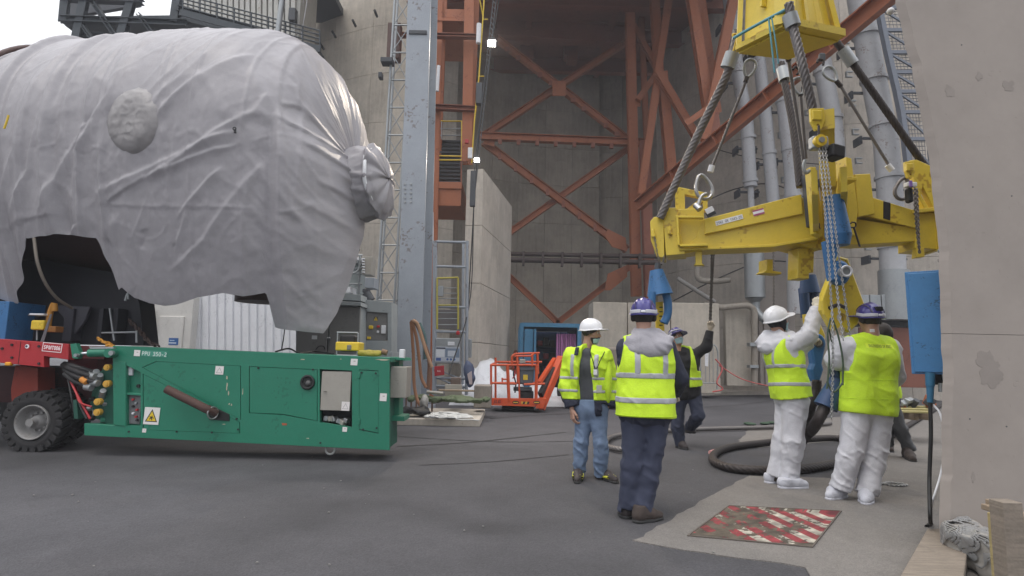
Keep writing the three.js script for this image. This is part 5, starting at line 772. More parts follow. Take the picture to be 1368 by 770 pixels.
// ================================================================ gantry at the upper left
{
  const D = 21, t = thing('access_gantry', 'dark steel access gantry with railing above the wrapped vessel', 'gantry'); const m = mat([.035, .045, .055], { s: 2 });
  const bm = (x0, y0, x1, y1, h, w = .3, d = D) => part('beam', ibeam(pt(x0, y0, d), pt(x1, y1, d), m2(h, d), w, .03), m, t);
  part('platform', pp([[84, 22], [248, 20], [424, 62], [425, 74], [240, 26], [86, 34]].map(([x, y]) => [x, y + 0]), D + .8, 4), m, t); bm(238, 12, 426, 68, 9); bm(82, 26, 250, 32, 9); bm(88, -12, 84, 30, 6); bm(182, -20, 158, 60, 8); bm(240, -20, 233, 30, 9); bm(126, 6, 164, 62, 6); bm(112, 2, 100, 60, 7); bm(112, 36, 128, 60, 4); bm(186, 20, 205, 46, 5); bm(84, -2, 190, 2, 7);
  part('platform', pp([[90, 4], [170, -2], [186, 6], [92, 22]], D + 3, .2), M.greyDark, t); for (let i = 0; i < 5; i++) part('tread', pbox(97 + i * -1.5, 42 + i * 5, 140, 44.5 + i * 5, D + .3, .5), m, t); bm(330, 44, 320, 60, 4, .2, D + 1); part('cross_beam', [beam(pt(250, 36, D + 3), pt(318, 44, D + 3), .5, .3), beam(pt(300, 46, D + .5), pt(330, 30, D + 3.5), .3, .2)], mat([.2, .2, .2], {}), t);
  const R = [[244, 1], [427, 53]]; for (let k = 0; k < 4; k++) part('rail', pr(R[0][0], -8 + k * 5.5 + 1, R[1][0], 41 + k * 5.5, D - .3, .028, 6), m, t); for (let i = 0; i < 9; i++) { const x = lerp(244, 427, i / 8), y = lerp(-8, 41, i / 8); part('post', pr(x, y, x, y + 25, D - .3, .03, 6), m, t); }
  part('toe_board', (() => beam(pt(240, 16, D - .3), pt(428, 66, D - .3), .25, .05))(), m, t);
  const c = thing('corrugated_cabin', 'weathered white corrugated cabin behind the gantry railing', 'cabin'); const cm = mat([.52, .51, .47], { t: 'rusty', s: 2 }); for (let i = 0; i < 20; i++) part('rib', pp([[244 + i * 7.6, -60], [249.4 + i * 7.6, -60], [249.4 + i * 7.6, 12 + i * 2.4], [244 + i * 7.6, 10 + i * 2.4]], D + 2.5, .25), cm, c); part('cabin_wall', pp([[243, -60], [405, -60], [398, 60], [243, 14]], D + 2.7, 2), cm, c); part('roof_slab', pbox(220, -70, 420, -60, D + 2, 5), M.greyDark, c);
  solo('downpipe', 'pale vertical pipe rising past the gantry railing', 'pipe', [pr(382, -40, 370, 51, D - .6, .1, 14), pr(370, 51, 371, 55, D - .6, .13, 14)], M.galv);
  const l = thing('wall_ladder', 'thin white cable ladder on the tower wall beside the gantry', 'ladder'); part('stringer', [pr(410, -30, 396, 50, D + 3, .035), pr(404, -30, 390, 50, D + 3, .035), pr(415, -30, 402, 50, D + 3, .02)], M.white, l); for (let i = 0; i < 7; i++) part('rung', pr(403 - i * 2, -10 + i * 8, 409 - i * 2, -9 + i * 8, D + 3, .02, 5), M.white, l); part('junction_box', pbox(385, 10, 394, 26, D + 2.2, .3), M.greyDark, l);
  solo('wrapped_bundle', 'grey wrapped bundle at the left edge behind the vessel', 'bundle', (() => { const g = new THREE.SphereGeometry(1.4, 40, 24); g.scale(1.6, 1, 1); const p = g.attributes.position; for (let i = 0; i < p.count; i++) { const k = 1 + .06 * noise3(p.getX(i) * 2, p.getY(i) * 3, p.getZ(i) * 2) + .04 * Math.abs(noise3(p.getX(i) * 5, p.getY(i) * 6, 1)); p.setXYZ(i, p.getX(i) * k, p.getY(i) * k, p.getZ(i) * k); } g.computeVertexNormals(); const c = pt(-60, 150, 13); g.translate(c.x, c.y, c.z); return g; })(), mat([.34, .33, .35], { t: 'cloth', s: .8 }));
  for (const [x, y] of [[446, 40], [476, 28], [506, 18], [428, 60]]) {} 
  const b = thing('anchor_socket', 'row of small dark anchor sockets in the pale tower wall', 'anchors'); for (const [x, y, d] of [[446, 46, 26.4], [473, 31, 25.8], [502, 18, 25.6], [430, 62, 27]]) part('socket', (() => { const p = pt(x, y, d); return xf(new THREE.CylinderGeometry(.06, .06, .5, 10), p.x, p.y, p.z, Math.PI / 2); })(), M.black, b);
}
// ================================================================ lifting gear
// pixel -> upright plane through the plan points A and B
const onPlane = (px, py, A, B) => { const r = ray(px, py), n = V(-(B.z - A.z), 0, B.x - A.x), k = n.dot(A.clone().sub(camera.position)) / n.dot(r); return camera.position.clone().addScaledVector(r, k); };
function vplate(poly, A, B, th, holes = [], push = 0) { // upright plate in that plane, outline given in pixels
  const ex = V(B.x - A.x, 0, B.z - A.z).normalize(), O = V(A.x, 0, A.z), n = ex.clone().cross(Y); if (n.dot(camera.position.clone().sub(O)) < 0) n.negate();
  const f = (p) => { const q = onPlane(p[0], p[1], A, B); return [q.clone().sub(O).dot(ex), q.y]; };
  return plate(poly.map(f), th, O.clone().addScaledVector(n, push - th / 2), ex, Y, holes.map((h) => typeof h[0] === 'number' ? [...f(h), h[2]] : h.map(f)), .006);
}
const HUB = pt(1092, 290, 7.2), LE = pt(884, 310, 7.8), RE = pt(1240, 290, 7.05), NE = pt(1106, 200, 5.65);
const pear = (c, w, h, r, up, side) => { const p = []; for (let i = 0; i < 16; i++) { const a = i / 16 * 2 * Math.PI, y = Math.cos(a), x = Math.sin(a) * (1 - .35 * y); p.push(c.clone().addScaledVector(up, y * h / 2).addScaledVector(side, x * w / 2)); } return tube(p, r, 8, 48, true); };
{
  const t = thing('lifting_beam', 'yellow four-armed lifting beam hanging on wire ropes above the workers', 'lifting beam'), y = M.yellow;
  // left arm
  part('end_block', [vplate([[884, 280], [940, 278], [944, 334], [890, 342]], LE, HUB, .34, [], -.02)], y, t);
  part('end_plate', vplate([[869, 297], [874, 291], [887, 290], [888, 345], [878, 344], [870, 322]], LE, HUB, .44, [], .04), y, t); part('end_plate', vplate([[885, 279], [904, 278], [910, 318], [916, 340], [890, 342]], LE, HUB, .40, [], .03), y, t);
  part('channel_flange', [vplate([[903, 291], [940, 292], [940, 294.5], [904, 294]], LE, HUB, .10, [], .13), vplate([[909, 329], [945, 328], [946, 331], [909, 332]], LE, HUB, .10, [], .13)], y, t); part('channel_web', vplate([[904, 293], [907, 293], [909, 330], [906, 330]], LE, HUB, .10, [], .13), y, t);
  for (const [x, yy] of [[896, 311], [874, 315]]) part('lock_lug', vplate([[x - 3, yy - 5], [x, yy - 8], [x + 3, yy + 4], [x - 3, yy + 3]], LE, HUB, .06, [], .09), y, t);
  part('arm', vplate([[938, 294], [1074, 264], [1096, 268], [1096, 318], [1034, 328], [912, 334], [930, 318]], LE, HUB, .30), y, t); part('arm_cover', vplate([[941, 294], [1070, 261], [1072, 287], [942, 314]], LE, HUB, .06, [], .055), y, t); part('arm_flange', vplate([[908, 333], [1034, 327], [1092, 317], [1092, 321], [1034, 331], [908, 336]], LE, HUB, .40, [], .05), y, t);
  part('guard_frame', vplate([[901, 246], [945, 255], [946, 279], [902, 279]], LE, HUB, .12, [[[914, 256], [938, 261], [918, 277], [914, 277]], [[928, 275], [939, 266], [940, 277]]], -.1), y, t);
  part('locking_foot', vplate([[929, 334], [938, 334], [938, 351], [941, 354], [927, 354], [929, 351]], LE, HUB, .10, [], -.04), y, t);
  part('locking_chain', chainGeo([onPlane(872, 318, LE, HUB).add(V(0, 0, .1)), onPlane(877, 345, LE, HUB).add(V(0, 0, .1)), onPlane(882, 355, LE, HUB).add(V(0, 0, .1)), onPlane(885, 344, LE, HUB).add(V(0, 0, .1))], .05, .03, .006), M.wire, t);
  const ax = V(HUB.x - LE.x, 0, HUB.z - LE.z).normalize(), nrm = ax.clone().cross(Y); if (nrm.z < 0) nrm.negate();
  const sl = onPlane(985.5, 292, LE, HUB), tilt = onPlane(1000, 288, LE, HUB).sub(onPlane(970, 296, LE, HUB)).normalize();
  decal('number_sign', .345, .062, onPlane(974, 295.5, LE, HUB).addScaledVector(nrm, .058), tilt, Y, (c, w, h) => { c.fillStyle = '#dcdde0'; c.fillRect(0, 0, w, h); c.fillStyle = '#3b4254'; c.font = `bold ${h * .8}px monospace`; c.textAlign = 'center'; c.textBaseline = 'middle'; c.fillText('25N2 GN 1943-05', w / 2, h * .54, w * .95); }, t);
  decal('load_sign', .135, .075, onPlane(1013, 285, LE, HUB).addScaledVector(nrm, .058), tilt, Y, (c, w, h) => { c.fillStyle = '#a24a78'; c.fillRect(0, 0, w, h); c.fillStyle = '#e4e4ec'; c.fillRect(0, h * .26, w, h * .46); }, t, 64);
  // hub
  const hx = V(HUB.x - .3, 0, HUB.z + .04), hx2 = V(HUB.x + .3, 0, HUB.z - .04);
  part('hub_block', vplate([[1074, 268], [1150, 262], [1152, 318], [1104, 332], [1076, 324]], hx, hx2, .5, [], -.1), y, t);
  part('hub_plate', vplate([[1063, 233], [1070, 233], [1079, 301], [1078, 322], [1070, 318]], hx, hx2, .12, [], .3), y, t); part('hub_plate', vplate([[1079, 234], [1084, 214], [1095, 219], [1101, 312], [1100, 322], [1084, 322]], hx, hx2, .08, [], .3), y, t); part('hub_plate', vplate([[1109, 220], [1116, 222], [1124, 290], [1120, 322], [1112, 318]], hx, hx2, .3, [], .3), y, t);
  part('rope_anchor', vplate([[1070, 236], [1080, 236], [1084, 306], [1077, 304]], hx, hx2, .1, [], .1), M.greyDark, t);
  part('locking_foot', vplate([[1080, 328], [1102, 328], [1101, 361], [1095, 362], [1095, 370], [1079, 369]], hx, hx2, .22, [], -.2), y, t); part('locking_foot', vplate([[1055, 338], [1064, 338], [1064, 354], [1076, 356], [1076, 359], [1050, 357], [1055, 353]], hx, hx2, .2, [], -.5), y, t);
  // near arm, towards the camera
  const nA = V(NE.x, 0, NE.z), nB = V(HUB.x + .12, 0, HUB.z);
  const dirN = nB.clone().sub(nA).normalize(), nn = V(dirN.z, 0, -dirN.x), yTop = pt(1094, 146, NE.z * -1).y;
  const sideN = (u0, pts, th, off) => plate(pts, th, nA.clone().addScaledVector(nn, off), dirN, Y);
  const yh = HUB.y; 
  part('near_arm', sideN(0, [[.0, yTop - .62], [.25, yTop - .58], [1.4, yTop - .5], [1.45, yh - .25], [.7, yh - .3], [.05, yTop - .86]], .06, .13), y, t); part('near_arm', sideN(0, [[.0, yTop - .62], [.25, yTop - .58], [1.4, yTop - .5], [1.45, yh - .25], [.7, yh - .3], [.05, yTop - .86]], .06, -.13), y, t);
  part('hoist_post', sideN(0, [[.0, yTop], [.10, yTop + .02], [.5, yTop - .26], [.62, yTop - .68], [.46, yTop - .68], [.36, yTop - .32], [.14, yTop - .16], [.02, yTop - .2]], .15, .0), y, t);
  part('hoist_plate', pp([[1083, 145], [1101, 144], [1103, 160], [1098, 172], [1090, 174], [1084, 162]], 5.62, .04, [[1093, 167, 2.6]]), y, t); part('hoist_plate', pbox(1086, 147, 1099, 160, 5.6, .03, .01), y, t);
  part('hub_flange', pbox(1122, 236, 1146, 241, 6.6, .4), y, t); part('hub_flange', vplate([[1124, 241], [1144, 240], [1150, 292], [1128, 296]], hx, hx2, .3, [], .25), y, t);
  // right arm
  const R1 = V(HUB.x, 0, HUB.z), R2 = V(RE.x, 0, RE.z);
  part('arm', vplate([[1124, 292], [1142, 292], [1230, 306], [1232, 322], [1150, 327], [1120, 326]], R1, R2, .28), y, t); part('arm_cover', vplate([[1141, 258], [1226, 284], [1222, 306], [1140, 286]], R1, R2, .32, [], .04), y, t); part('stripe', vplate([[1178, 270], [1187.5, 272.7], [1187, 295.5], [1178, 293]], R1, R2, .012, [], .05), M.black, t);
  part('end_block', vplate([[1222, 286], [1256, 284], [1256, 334], [1222, 332]], R1, R2, .4, [], .02), y, t); part('end_flange', vplate([[1216, 282], [1257, 278], [1257, 283], [1216, 287]], R1, R2, .5, [], .08), y, t); part('end_plate', vplate([[1248, 284], [1257, 284], [1257, 335], [1250, 335]], R1, R2, .5, [], .08), y, t);
  part('guard_frame', vplate([[1213, 216], [1222, 215], [1249, 227], [1256, 284], [1246, 284], [1230, 250], [1228, 262], [1241, 284], [1234, 284], [1222, 258]], R1, R2, .1, [], .05), y, t);
  part('hoist_plate', pp([[1210, 216], [1221, 215], [1223, 230], [1219, 238], [1214, 237], [1211, 228]], 6.85, .05, [[1217, 233, 1.8]]), y, t); part('hoist_plate', pbox(1212, 218, 1221, 228, 6.83, .03), y, t);
  part('locking_foot', vplate([[1223, 332], [1232, 332], [1233, 344], [1222, 345]], R1, R2, .12, [], .05), y, t);
  part('locking_pin', [tube([pt(1086, 248, 6.7), pt(1088, 244, 6.7), pt(1092, 246, 6.7), pt(1092, 256, 6.7), pt(1087, 256, 6.7), pt(1086, 248, 6.7)], .008, 6)], M.wireDark, t); part('locking_chain', chainGeo([pt(1090, 258, 6.7), pt(1091, 290, 6.7), pt(1096, 306, 6.7)], .05, .03, .006), M.wire, t);
  part('hook_rod', [tube([pt(1138, 298, 6.6), pt(1135, 300, 6.6), pt(1137, 304, 6.6), pt(1143, 303, 6.6), pt(1143, 298, 6.6), pt(1138, 297, 6.6)], .009, 6), rod(pt(1141, 304, 6.6), pt(1149, 330, 6.6), .011, 6)], M.wireDark, t);
}
{ // yellow head above
  const t = thing('lifting_pyramid', 'yellow pyramid-shaped lifting head cut off by the top of the picture', 'lifting head'), y = M.yellow, h = 4.78;
  const L = gr(987, 69, h), N = gr(1050, 38, h), R = gr(1120, 53, h), B = L.clone().add(R).sub(N); B.lerp(L.clone().add(R).multiplyScalar(.5), .25);
  const c = L.clone().add(R).multiplyScalar(.5), up = 1.5, T = (p, k) => p.clone().lerp(c, k).add(V(0, up, 0));
  const L2 = T(L, .18), N2 = T(N, .42), R2 = T(R, .5), B2 = T(B, .3);
  const quad3 = (a, b, e, d, th) => { const n = b.clone().sub(a).cross(d.clone().sub(a)).normalize(), P = [], I = []; for (const s of [-.5, .5]) for (const p of [a, b, e, d]) { const q = p.clone().addScaledVector(n, s * th); P.push(q.x, q.y, q.z); } I.push(0, 2, 1, 0, 3, 2, 4, 5, 6, 4, 6, 7); for (let i = 0; i < 4; i++) { const j = (i + 1) % 4; I.push(i, j, i + 4, j, j + 4, i + 4); } const g = new THREE.BufferGeometry(); g.setAttribute('position', new THREE.Float32BufferAttribute(P, 3)); g.setIndex(I); const o = g.toNonIndexed(); o.computeVertexNormals(); return o; };
  const ins = (p, k) => p.clone().lerp(c.clone().setY(p.y), k);
  part('bottom_plate', quad3(L, N, R, B, .05), y, t);
  part('face', quad3(ins(L, .14), ins(N, .2), ins(N2, .2), ins(L2, .14), .04), y, t); part('face', quad3(ins(N, .2), ins(R, .12), ins(R2, .12), ins(N2, .2), .04), y, t); part('face', quad3(ins(R, .12), ins(B, .1), ins(B2, .1), ins(R2, .12), .04), y, t); part('face', quad3(ins(B, .1), ins(L, .14), ins(L2, .14), ins(B2, .1), .04), y, t);
  const e = (a, b, w, d) => beam(a, b, w, d, a.clone().sub(c).setY(0));
  part('edge_flange', e(L.clone().add(V(0, .02, 0)), L2, .05, .1), y, t); part('edge_flange', e(N.clone().add(V(0, .02, 0)), N2, .14, .2), y, t); part('edge_flange', e(R.clone().add(V(0, .02, 0)), R2, .05, .14), y, t);
  part('lip', beam(L.clone().add(V(0, .03, 0)), N.clone().add(V(0, .03, 0)), .06, .12), y, t); part('lip', beam(N.clone().add(V(0, .03, 0)), R.clone().add(V(0, .03, 0)), .08, .2), y, t);
  const mid = (a, b, k) => a.clone().lerp(b, k); part('rib', quad3(mid(L, N, .5).lerp(c, .02), mid(L, N, .5).lerp(c, .2), mid(L2, N2, .5).lerp(c.clone().setY(h + up), .2), mid(L2, N2, .5), .03).translate(0, .4, 0), y, t); part('rib', quad3(mid(N, R, .45), mid(N, R, .45).lerp(c, .2), mid(N2, R2, .45).lerp(c.clone().setY(h + up), .2), mid(N2, R2, .45), .05), y, t); part('rib', quad3(mid(N, R, .75), mid(N, R, .75).lerp(c, .2), mid(N2, R2, .7).lerp(c.clone().setY(h + up), .2), mid(N2, R2, .7), .05), y, t); part('cross_bar', beam(mid(L, L2, .55), mid(N, N2, .55), .1, .08), y, t);
  part('slot', (() => { const p = pt(1023, 36, 6.7), q = pt(1033, 31, 6.7); return rod(p, q, .022, 10); })(), M.black, t);
  part('rope_sheave', rod(pt(1062, 12, 6.35), pt(1074, 20, 6.6), .13, 24), y, t); part('bore', pbox(1078, 45, 1090, 54, 6.5, .1), M.black, t); part('bore', pbox(1076, 22, 1086, 28, 6.6, .1), M.black, t);
  part('strap', [tube([pt(980, 51, -L.z - .1), pt(1010, 34, lerp(-L.z, -N.z, .4) - .12), pt(1057, 9, -N.z - .12)], .018, 6), tube([pt(1027, 24, lerp(-L.z, -N.z, .6) - .14), pt(1031, 60, lerp(-L.z, -N.z, .6) - .14), pt(1035, 97, lerp(-L.z, -N.z, .6) - .1)], .010, 5), tube([pt(1031, 23, lerp(-L.z, -N.z, .65) - .14), pt(1037, 60, lerp(-L.z, -N.z, .65) - .14), pt(1040, 85, lerp(-L.z, -N.z, .65) - .1)], .008, 5)], mat([.12, .36, .42], { t: 'cloth', s: .1 }), t);
  part('eye_pin', [tube([pt(981, 52, 6.75), pt(979, 46, 6.75), pt(984, 46, 6.75), pt(984, 52, 6.75), pt(980, 68, 6.8)], .012, 6)], M.safety, t);
  part('shackle_lug', [pbox(1046, 42, 1053, 52, 6.6, .06, .02)], M.greyDark, t); part('shackle_lug', pbox(1000, 64, 1008, 74, 6.9, .06, .02), M.greyDark, t); part('shackle_lug', pbox(1096, 70, 1104, 80, 7.1, .06, .02), M.greyDark, t);
}
const NH = -gr(1050, 38, 4.78).z;
function wireRope(label, pts, r, ferrule, m = M.wire, fm = M.galv) {
  const t = thing('wire_rope', label, 'wire rope'); part('rope', rope(pts, r, 6, r * 8, 36, r * .3), m, t);
  if (ferrule) part('ferrule', rod(ferrule[0], ferrule[1], r * 1.75, 16), fm, t); return t;
}
wireRope('thick wire rope from the head down to the left arm of the beam', [pt(986, 40, 6.85), pt(983, 58, 6.9), pt(975, 90, 7.0), pt(930, 186, 7.4), pt(882, 292, 7.72)], .052, [pt(979, 71, 6.95), pt(972, 91, 7.0)]);
wireRope('thick wire rope from the head to the hoist bracket nearest the camera', [pt(1054, 4, NH - .12), pt(1058, 28, NH - .1), pt(1073, 90, 5.6), pt(1087, 150, 5.68)], .044, [pt(1055, 20, NH - .1), pt(1060, 36, NH - .1)]);
wireRope('dark wire rope from the head to the right arm of the beam', [pt(1108, 44, 7.1), pt(1133, 76, 7.1), pt(1180, 142, 7.1), pt(1240, 228, 7.1)], .042, [pt(1126, 66, 7.1), pt(1140, 86, 7.1)], M.wireDark);
wireRope('black wire rope running straight down to the hub of the beam', [pt(1044, 84, 7.6), pt(1048, 108, 7.55), pt(1060, 170, 7.4), pt(1069, 250, 7.2)], .045, [pt(1045, 92, 7.6), pt(1049, 108, 7.55)], M.wireDark);
function sling(label, top, mid, end, r, tag) {
  const t = thing('rope_sling', label, 'sling'), u = top.clone().sub(mid).normalize(), s = u.clone().cross(Z).normalize();
  part('top_link', pear(top.clone().addScaledVector(u, -.09), .14, .22, .018, u.clone().negate(), s), M.galv, t); part('hook', tube([top.clone().addScaledVector(u, .06), top.clone().addScaledVector(u, .11).addScaledVector(s, .04), top.clone().addScaledVector(u, .16), top.clone().addScaledVector(u, .13).addScaledVector(s, -.04)], .016, 8), M.wireDark, t);
  part('turnbuckle', rod(top.clone().addScaledVector(u, -.2), mid, r * 1.7, 10), M.wireDark, t); part('sling_rope', rope([mid, mid.clone().lerp(end, .5), end], r, 6, r * 8, 14, r * .5), M.wire, t); if (tag) part('tag', rod(end, end.clone().addScaledVector(u, .09), r * 2.2, 10), M.white, t);
  return [t, u, s];
}
{ const [t, u, s] = sling('thin wire sling hooked to the left lug and shackled to the left arm', pt(1004, 82, 7.0), pt(996, 110, 7.05), pt(949, 230, 7.45), .018, 1);
  part('end_link', pear(pt(940, 250, 7.45), .20, .33, .024, V(-.2, 1, 0).normalize(), V(1, .2, 0).normalize()), M.steel, t); part('shackle', [tube([pt(944, 259, 7.4), pt(938, 262, 7.4), pt(932, 277, 7.4)], .026, 8), rod(pt(929, 274, 7.35), pt(935, 280, 7.3), .04, 12)], M.steel, t);
  const b = pt(948, 281, 7.35); part('tag', rbox(.11, .07, .012, .004, b.x, b.y, b.z, 0, 0, .5), M.white, t); part('tag_block', rbox(.12, .08, .04, .01, b.x + .03, b.y - .03, b.z - .04, 0, 0, .5), M.greyDark, t); }
sling('wire sling with a pear link hanging from the front lug to the hub', pt(1048, 54, 6.6), pt(1054, 82, 6.65), pt(1074, 214, 6.9), .02);
sling('second strand of the front sling, slightly slack beside it', pt(1066, 106, 6.8), pt(1070, 128, 6.8), pt(1077, 212, 6.95), .018);
{ const [t] = sling('wire sling from the right lug slanting down to a white tag', pt(1104, 92, 7.1), pt(1124, 116, 7.1), pt(1192, 228, 7.1), .018, 1); }
solo('hook_link', 'pale galvanised hook caught beside the hub plates', 'hook', tube([pt(1076, 214, 6.75), pt(1074, 222, 6.75), pt(1077, 231, 6.75), pt(1082, 228, 6.75)], .022, 8), M.galv);
solo('rope_thimble', 'grey rope thimble hanging left of the right end bracket', 'thimble', pear(pt(1206, 252, 7.0), .16, .28, .022, V(.3, 1, 0).normalize(), V(1, -.3, 0).normalize()), M.wire);
{ // chain hoist
  const D = 5.52, t = thing('chain_hoist', 'small yellow and black chain hoist under the near bracket', 'hoist');
  part('hook', rod(pt(1094, 168, D), pt(1094, 182, D), .012, 8), M.wireDark, t); part('housing', pbox(1086, 181, 1108, 198, D, .1, .02), M.galv, t); part('drum', (() => { const p = pt(1094, 189.5, D); return [xf(new THREE.CylinderGeometry(.058, .058, .06, 24), p.x, p.y, p.z + .02, Math.PI / 2)]; })(), M.safety, t); part('drum_cap', (() => { const p = pt(1094, 189.5, D); return [xf(new THREE.CylinderGeometry(.028, .028, .02, 18), p.x, p.y, p.z + .056, Math.PI / 2)]; })(), M.galv, t); part('motor_box', (() => { const p = pt(1117, 202, D); return rbox(.155, .13, .16, .02, p.x, p.y, p.z - .05, 0, .3, -.1); })(), M.black, t);
  const C = (label, pts, L = .03) => { const k = thing('hoist_chain', label, 'chain'); part('chain', chainGeo(pts, L, L * .72, L * .15), M.steel, k); };
  C('leftmost bright strand of the hoist chain beside the gloved hand', [pt(1095, 198, D), pt(1104, 300, 5.45), pt(1112, 420, 5.4)], .036);
  C('middle bright strand of the hoist chain held by the man in white', [pt(1099, 198, D), pt(1112, 320, 5.4), pt(1122, 420, 5.3), pt(1127, 455, 5.25)], .036);
  C('right bright strand of the hoist chain ending behind the hi-vis vest', [pt(1103, 198, D), pt(1118, 320, 5.42), pt(1136, 448, 5.4)], .036);
  C('slack lower end of the hoist chain beside the back of the hi-vis vest', [pt(1112, 415, 5.35), pt(1113, 480, 5.3), pt(1111, 560, 5.3)], .036);
  solo('hoist_chain', 'loose bright chain lying on the pavement behind the white coverall', 'chain', chainGeo([gr(1150, 650, .02), gr(1175, 646, .02), gr(1195, 649, .02), gr(1212, 648, .02), gr(1190, 645, .02), gr(1170, 649, .02)], .036, .026, .006), M.steel);
  const r = thing('chain_hoist', 'small chain hoist with purple label under the right bracket', 'hoist'); part('housing', pbox(1213, 243, 1226, 249, 6.8, .08, .01), M.white, r); part('label', pbox(1216, 241, 1220, 250, 6.77, .02), mat([.22, .12, .45], {}), r); part('bag', pbox(1215, 250, 1222, 270, 6.85, .1, .03), M.black, r);
  const q = (label, pts) => solo('hanging_chain', label, 'chain', chainGeo(pts, .05, .036, .009), M.wire); q('bunched chain hanging from the hoist at the right end', [pt(1222, 250, 6.75), pt(1224, 290, 6.75), pt(1229, 338, 6.75)]); q('bunched chain beside it, slightly shorter, at the right end', [pt(1225, 252, 6.72), pt(1227, 300, 6.72), pt(1228, 330, 6.72)]);
  q('long twisted chain from the left arm to the raised gloved hand', [pt(951, 334, 8.2), pt(950, 380, 8.6), pt(948, 440, 8.95)]); q('second strand of the long chain above the raised gloved hand', [pt(954, 334, 8.22), pt(952, 370, 8.6), pt(949.5, 436, 8.95)]); q('thin chain hanging between the silencer and the hub foot', [pt(1033, 330, 9), pt(1034, 370, 9), pt(1034, 408, 9)]);
}
// blue rope sockets, hooks and yellow links
const eyeLug = (pts, D, th, hole) => pp(pts, D, th, [hole], .012);
{
  let t = thing('rope_socket', 'blue rope socket with open hook hanging under the left arm', 'socket'); const D = 7.7;
  const c = (x0, y0, r0, x1, y1, r1) => rod(pt(x0, y0, D), pt(x1, y1, D), r0, 24, r1);
  part('socket_cone', c(882, 394, .17, 877, 361, .085), M.blue, t); part('socket_arm', tube([pt(888, 388, D), pt(892, 402, D), pt(892, 420, D), pt(887, 432, D)], .055, 12, 30), M.blue, t); part('socket_arm', tube([pt(872, 390, D - .1), pt(871, 404, D - .1), pt(872, 416, D - .1)], .05, 12), M.blue, t); part('socket_eye', rod(pt(879, 352, D), pt(878, 364, D), .04, 12), M.greyDark, t);
  const g = thing('load_gauge', 'narrow yellow marked plate hanging beside the blue hook', 'plate'); part('plate', pp([[876, 404], [886, 403], [888, 442], [877, 442]], D + .15, .05), M.safety, g); part('mark', [0, 1, 2, 3, 4].map((i) => pp([[881, 410 + i * 6], [885.5, 410 + i * 6], [885.5, 411.4 + i * 6], [881, 411.4 + i * 6]], D + .146, .006, [], 0)), M.black, g);
}
{
  const D = 5.75, t = thing('rope_socket', 'large blue rope socket with round eye below the near arm', 'socket');
  part('socket_body', [rod(pt(1114, 262, D + .1), pt(1120, 314, D + .1), .085, 28, .125), rod(pt(1120, 314, D + .1), pt(1121, 328, D + .1), .125, 28, .10)], M.blue, t);
  const o = []; for (let i = 0; i <= 20; i++) { const a = -1.9 + i / 20 * 3.4; o.push([1128 + 15 * Math.cos(a), 363 + 17 * Math.sin(a)]); } part('socket_eye', plate(xy([[1108, 320], [1132, 316], ...o, [1116, 374]], D), .13, V(0, 0, -D - .12), X, Y, [disc(1129, 363, 7, D)], .03), M.blue, t); part('pin', (() => { const p = pt(1129, 363, D); return [xf(new THREE.CylinderGeometry(.048, .048, .2, 20), p.x, p.y, p.z - .08, Math.PI / 2)]; })(), M.galv, t); part('pin_ring', (() => { const p = pt(1129, 363, D); return xf(new THREE.TorusGeometry(.05, .012, 8, 24), p.x, p.y, p.z + .03); })(), M.white, t);
  const k = thing('link_plate', 'worn yellow link plate between the blue eye and the ropes', 'link'); part('plate', plate(xy([[1122, 340], [1138, 344], [1148, 372], [1160, 404], [1152, 432], [1140, 444], [1116, 440], [1102, 414], [1104, 392], [1112, 372]], D + .2), .1, V(0, 0, -D - .3), X, Y, [disc(1128, 424, 9, D + .2)], .02), M.yellow, k);
  part('handle', plate(xy([[1106, 376], [1109, 378], [1102, 402], [1107, 420], [1117, 436], [1112, 440], [1100, 420], [1097, 402]], D + .1), .05, V(0, 0, -D - .1), X, Y), M.yellow, k); part('bolt', [tube([pt(1108, 412, D + .1), pt(1120, 408, D + .1), pt(1131, 412, D + .1)], .02, 8)], M.wireDark, k);
  const n = thing('mesh_net', 'dark green net with rope ends hanging beside the chains', 'net'); part('net', [tube([pt(1110, 425, D), pt(1106, 445, D), pt(1108, 480, D), pt(1105, 520, D)], .009, 6), tube([pt(1112, 425, D), pt(1119, 445, D), pt(1126, 480, D), pt(1126, 515, D)], .009, 6), tube([pt(1108, 440, D), pt(1113, 470, D + .1), pt(1110, 500, D)], .007, 6), tube([pt(1105, 510, D), pt(1114, 524, D), pt(1126, 512, D)], .01, 6)], mat([.07, .11, .07], {}), n);
}
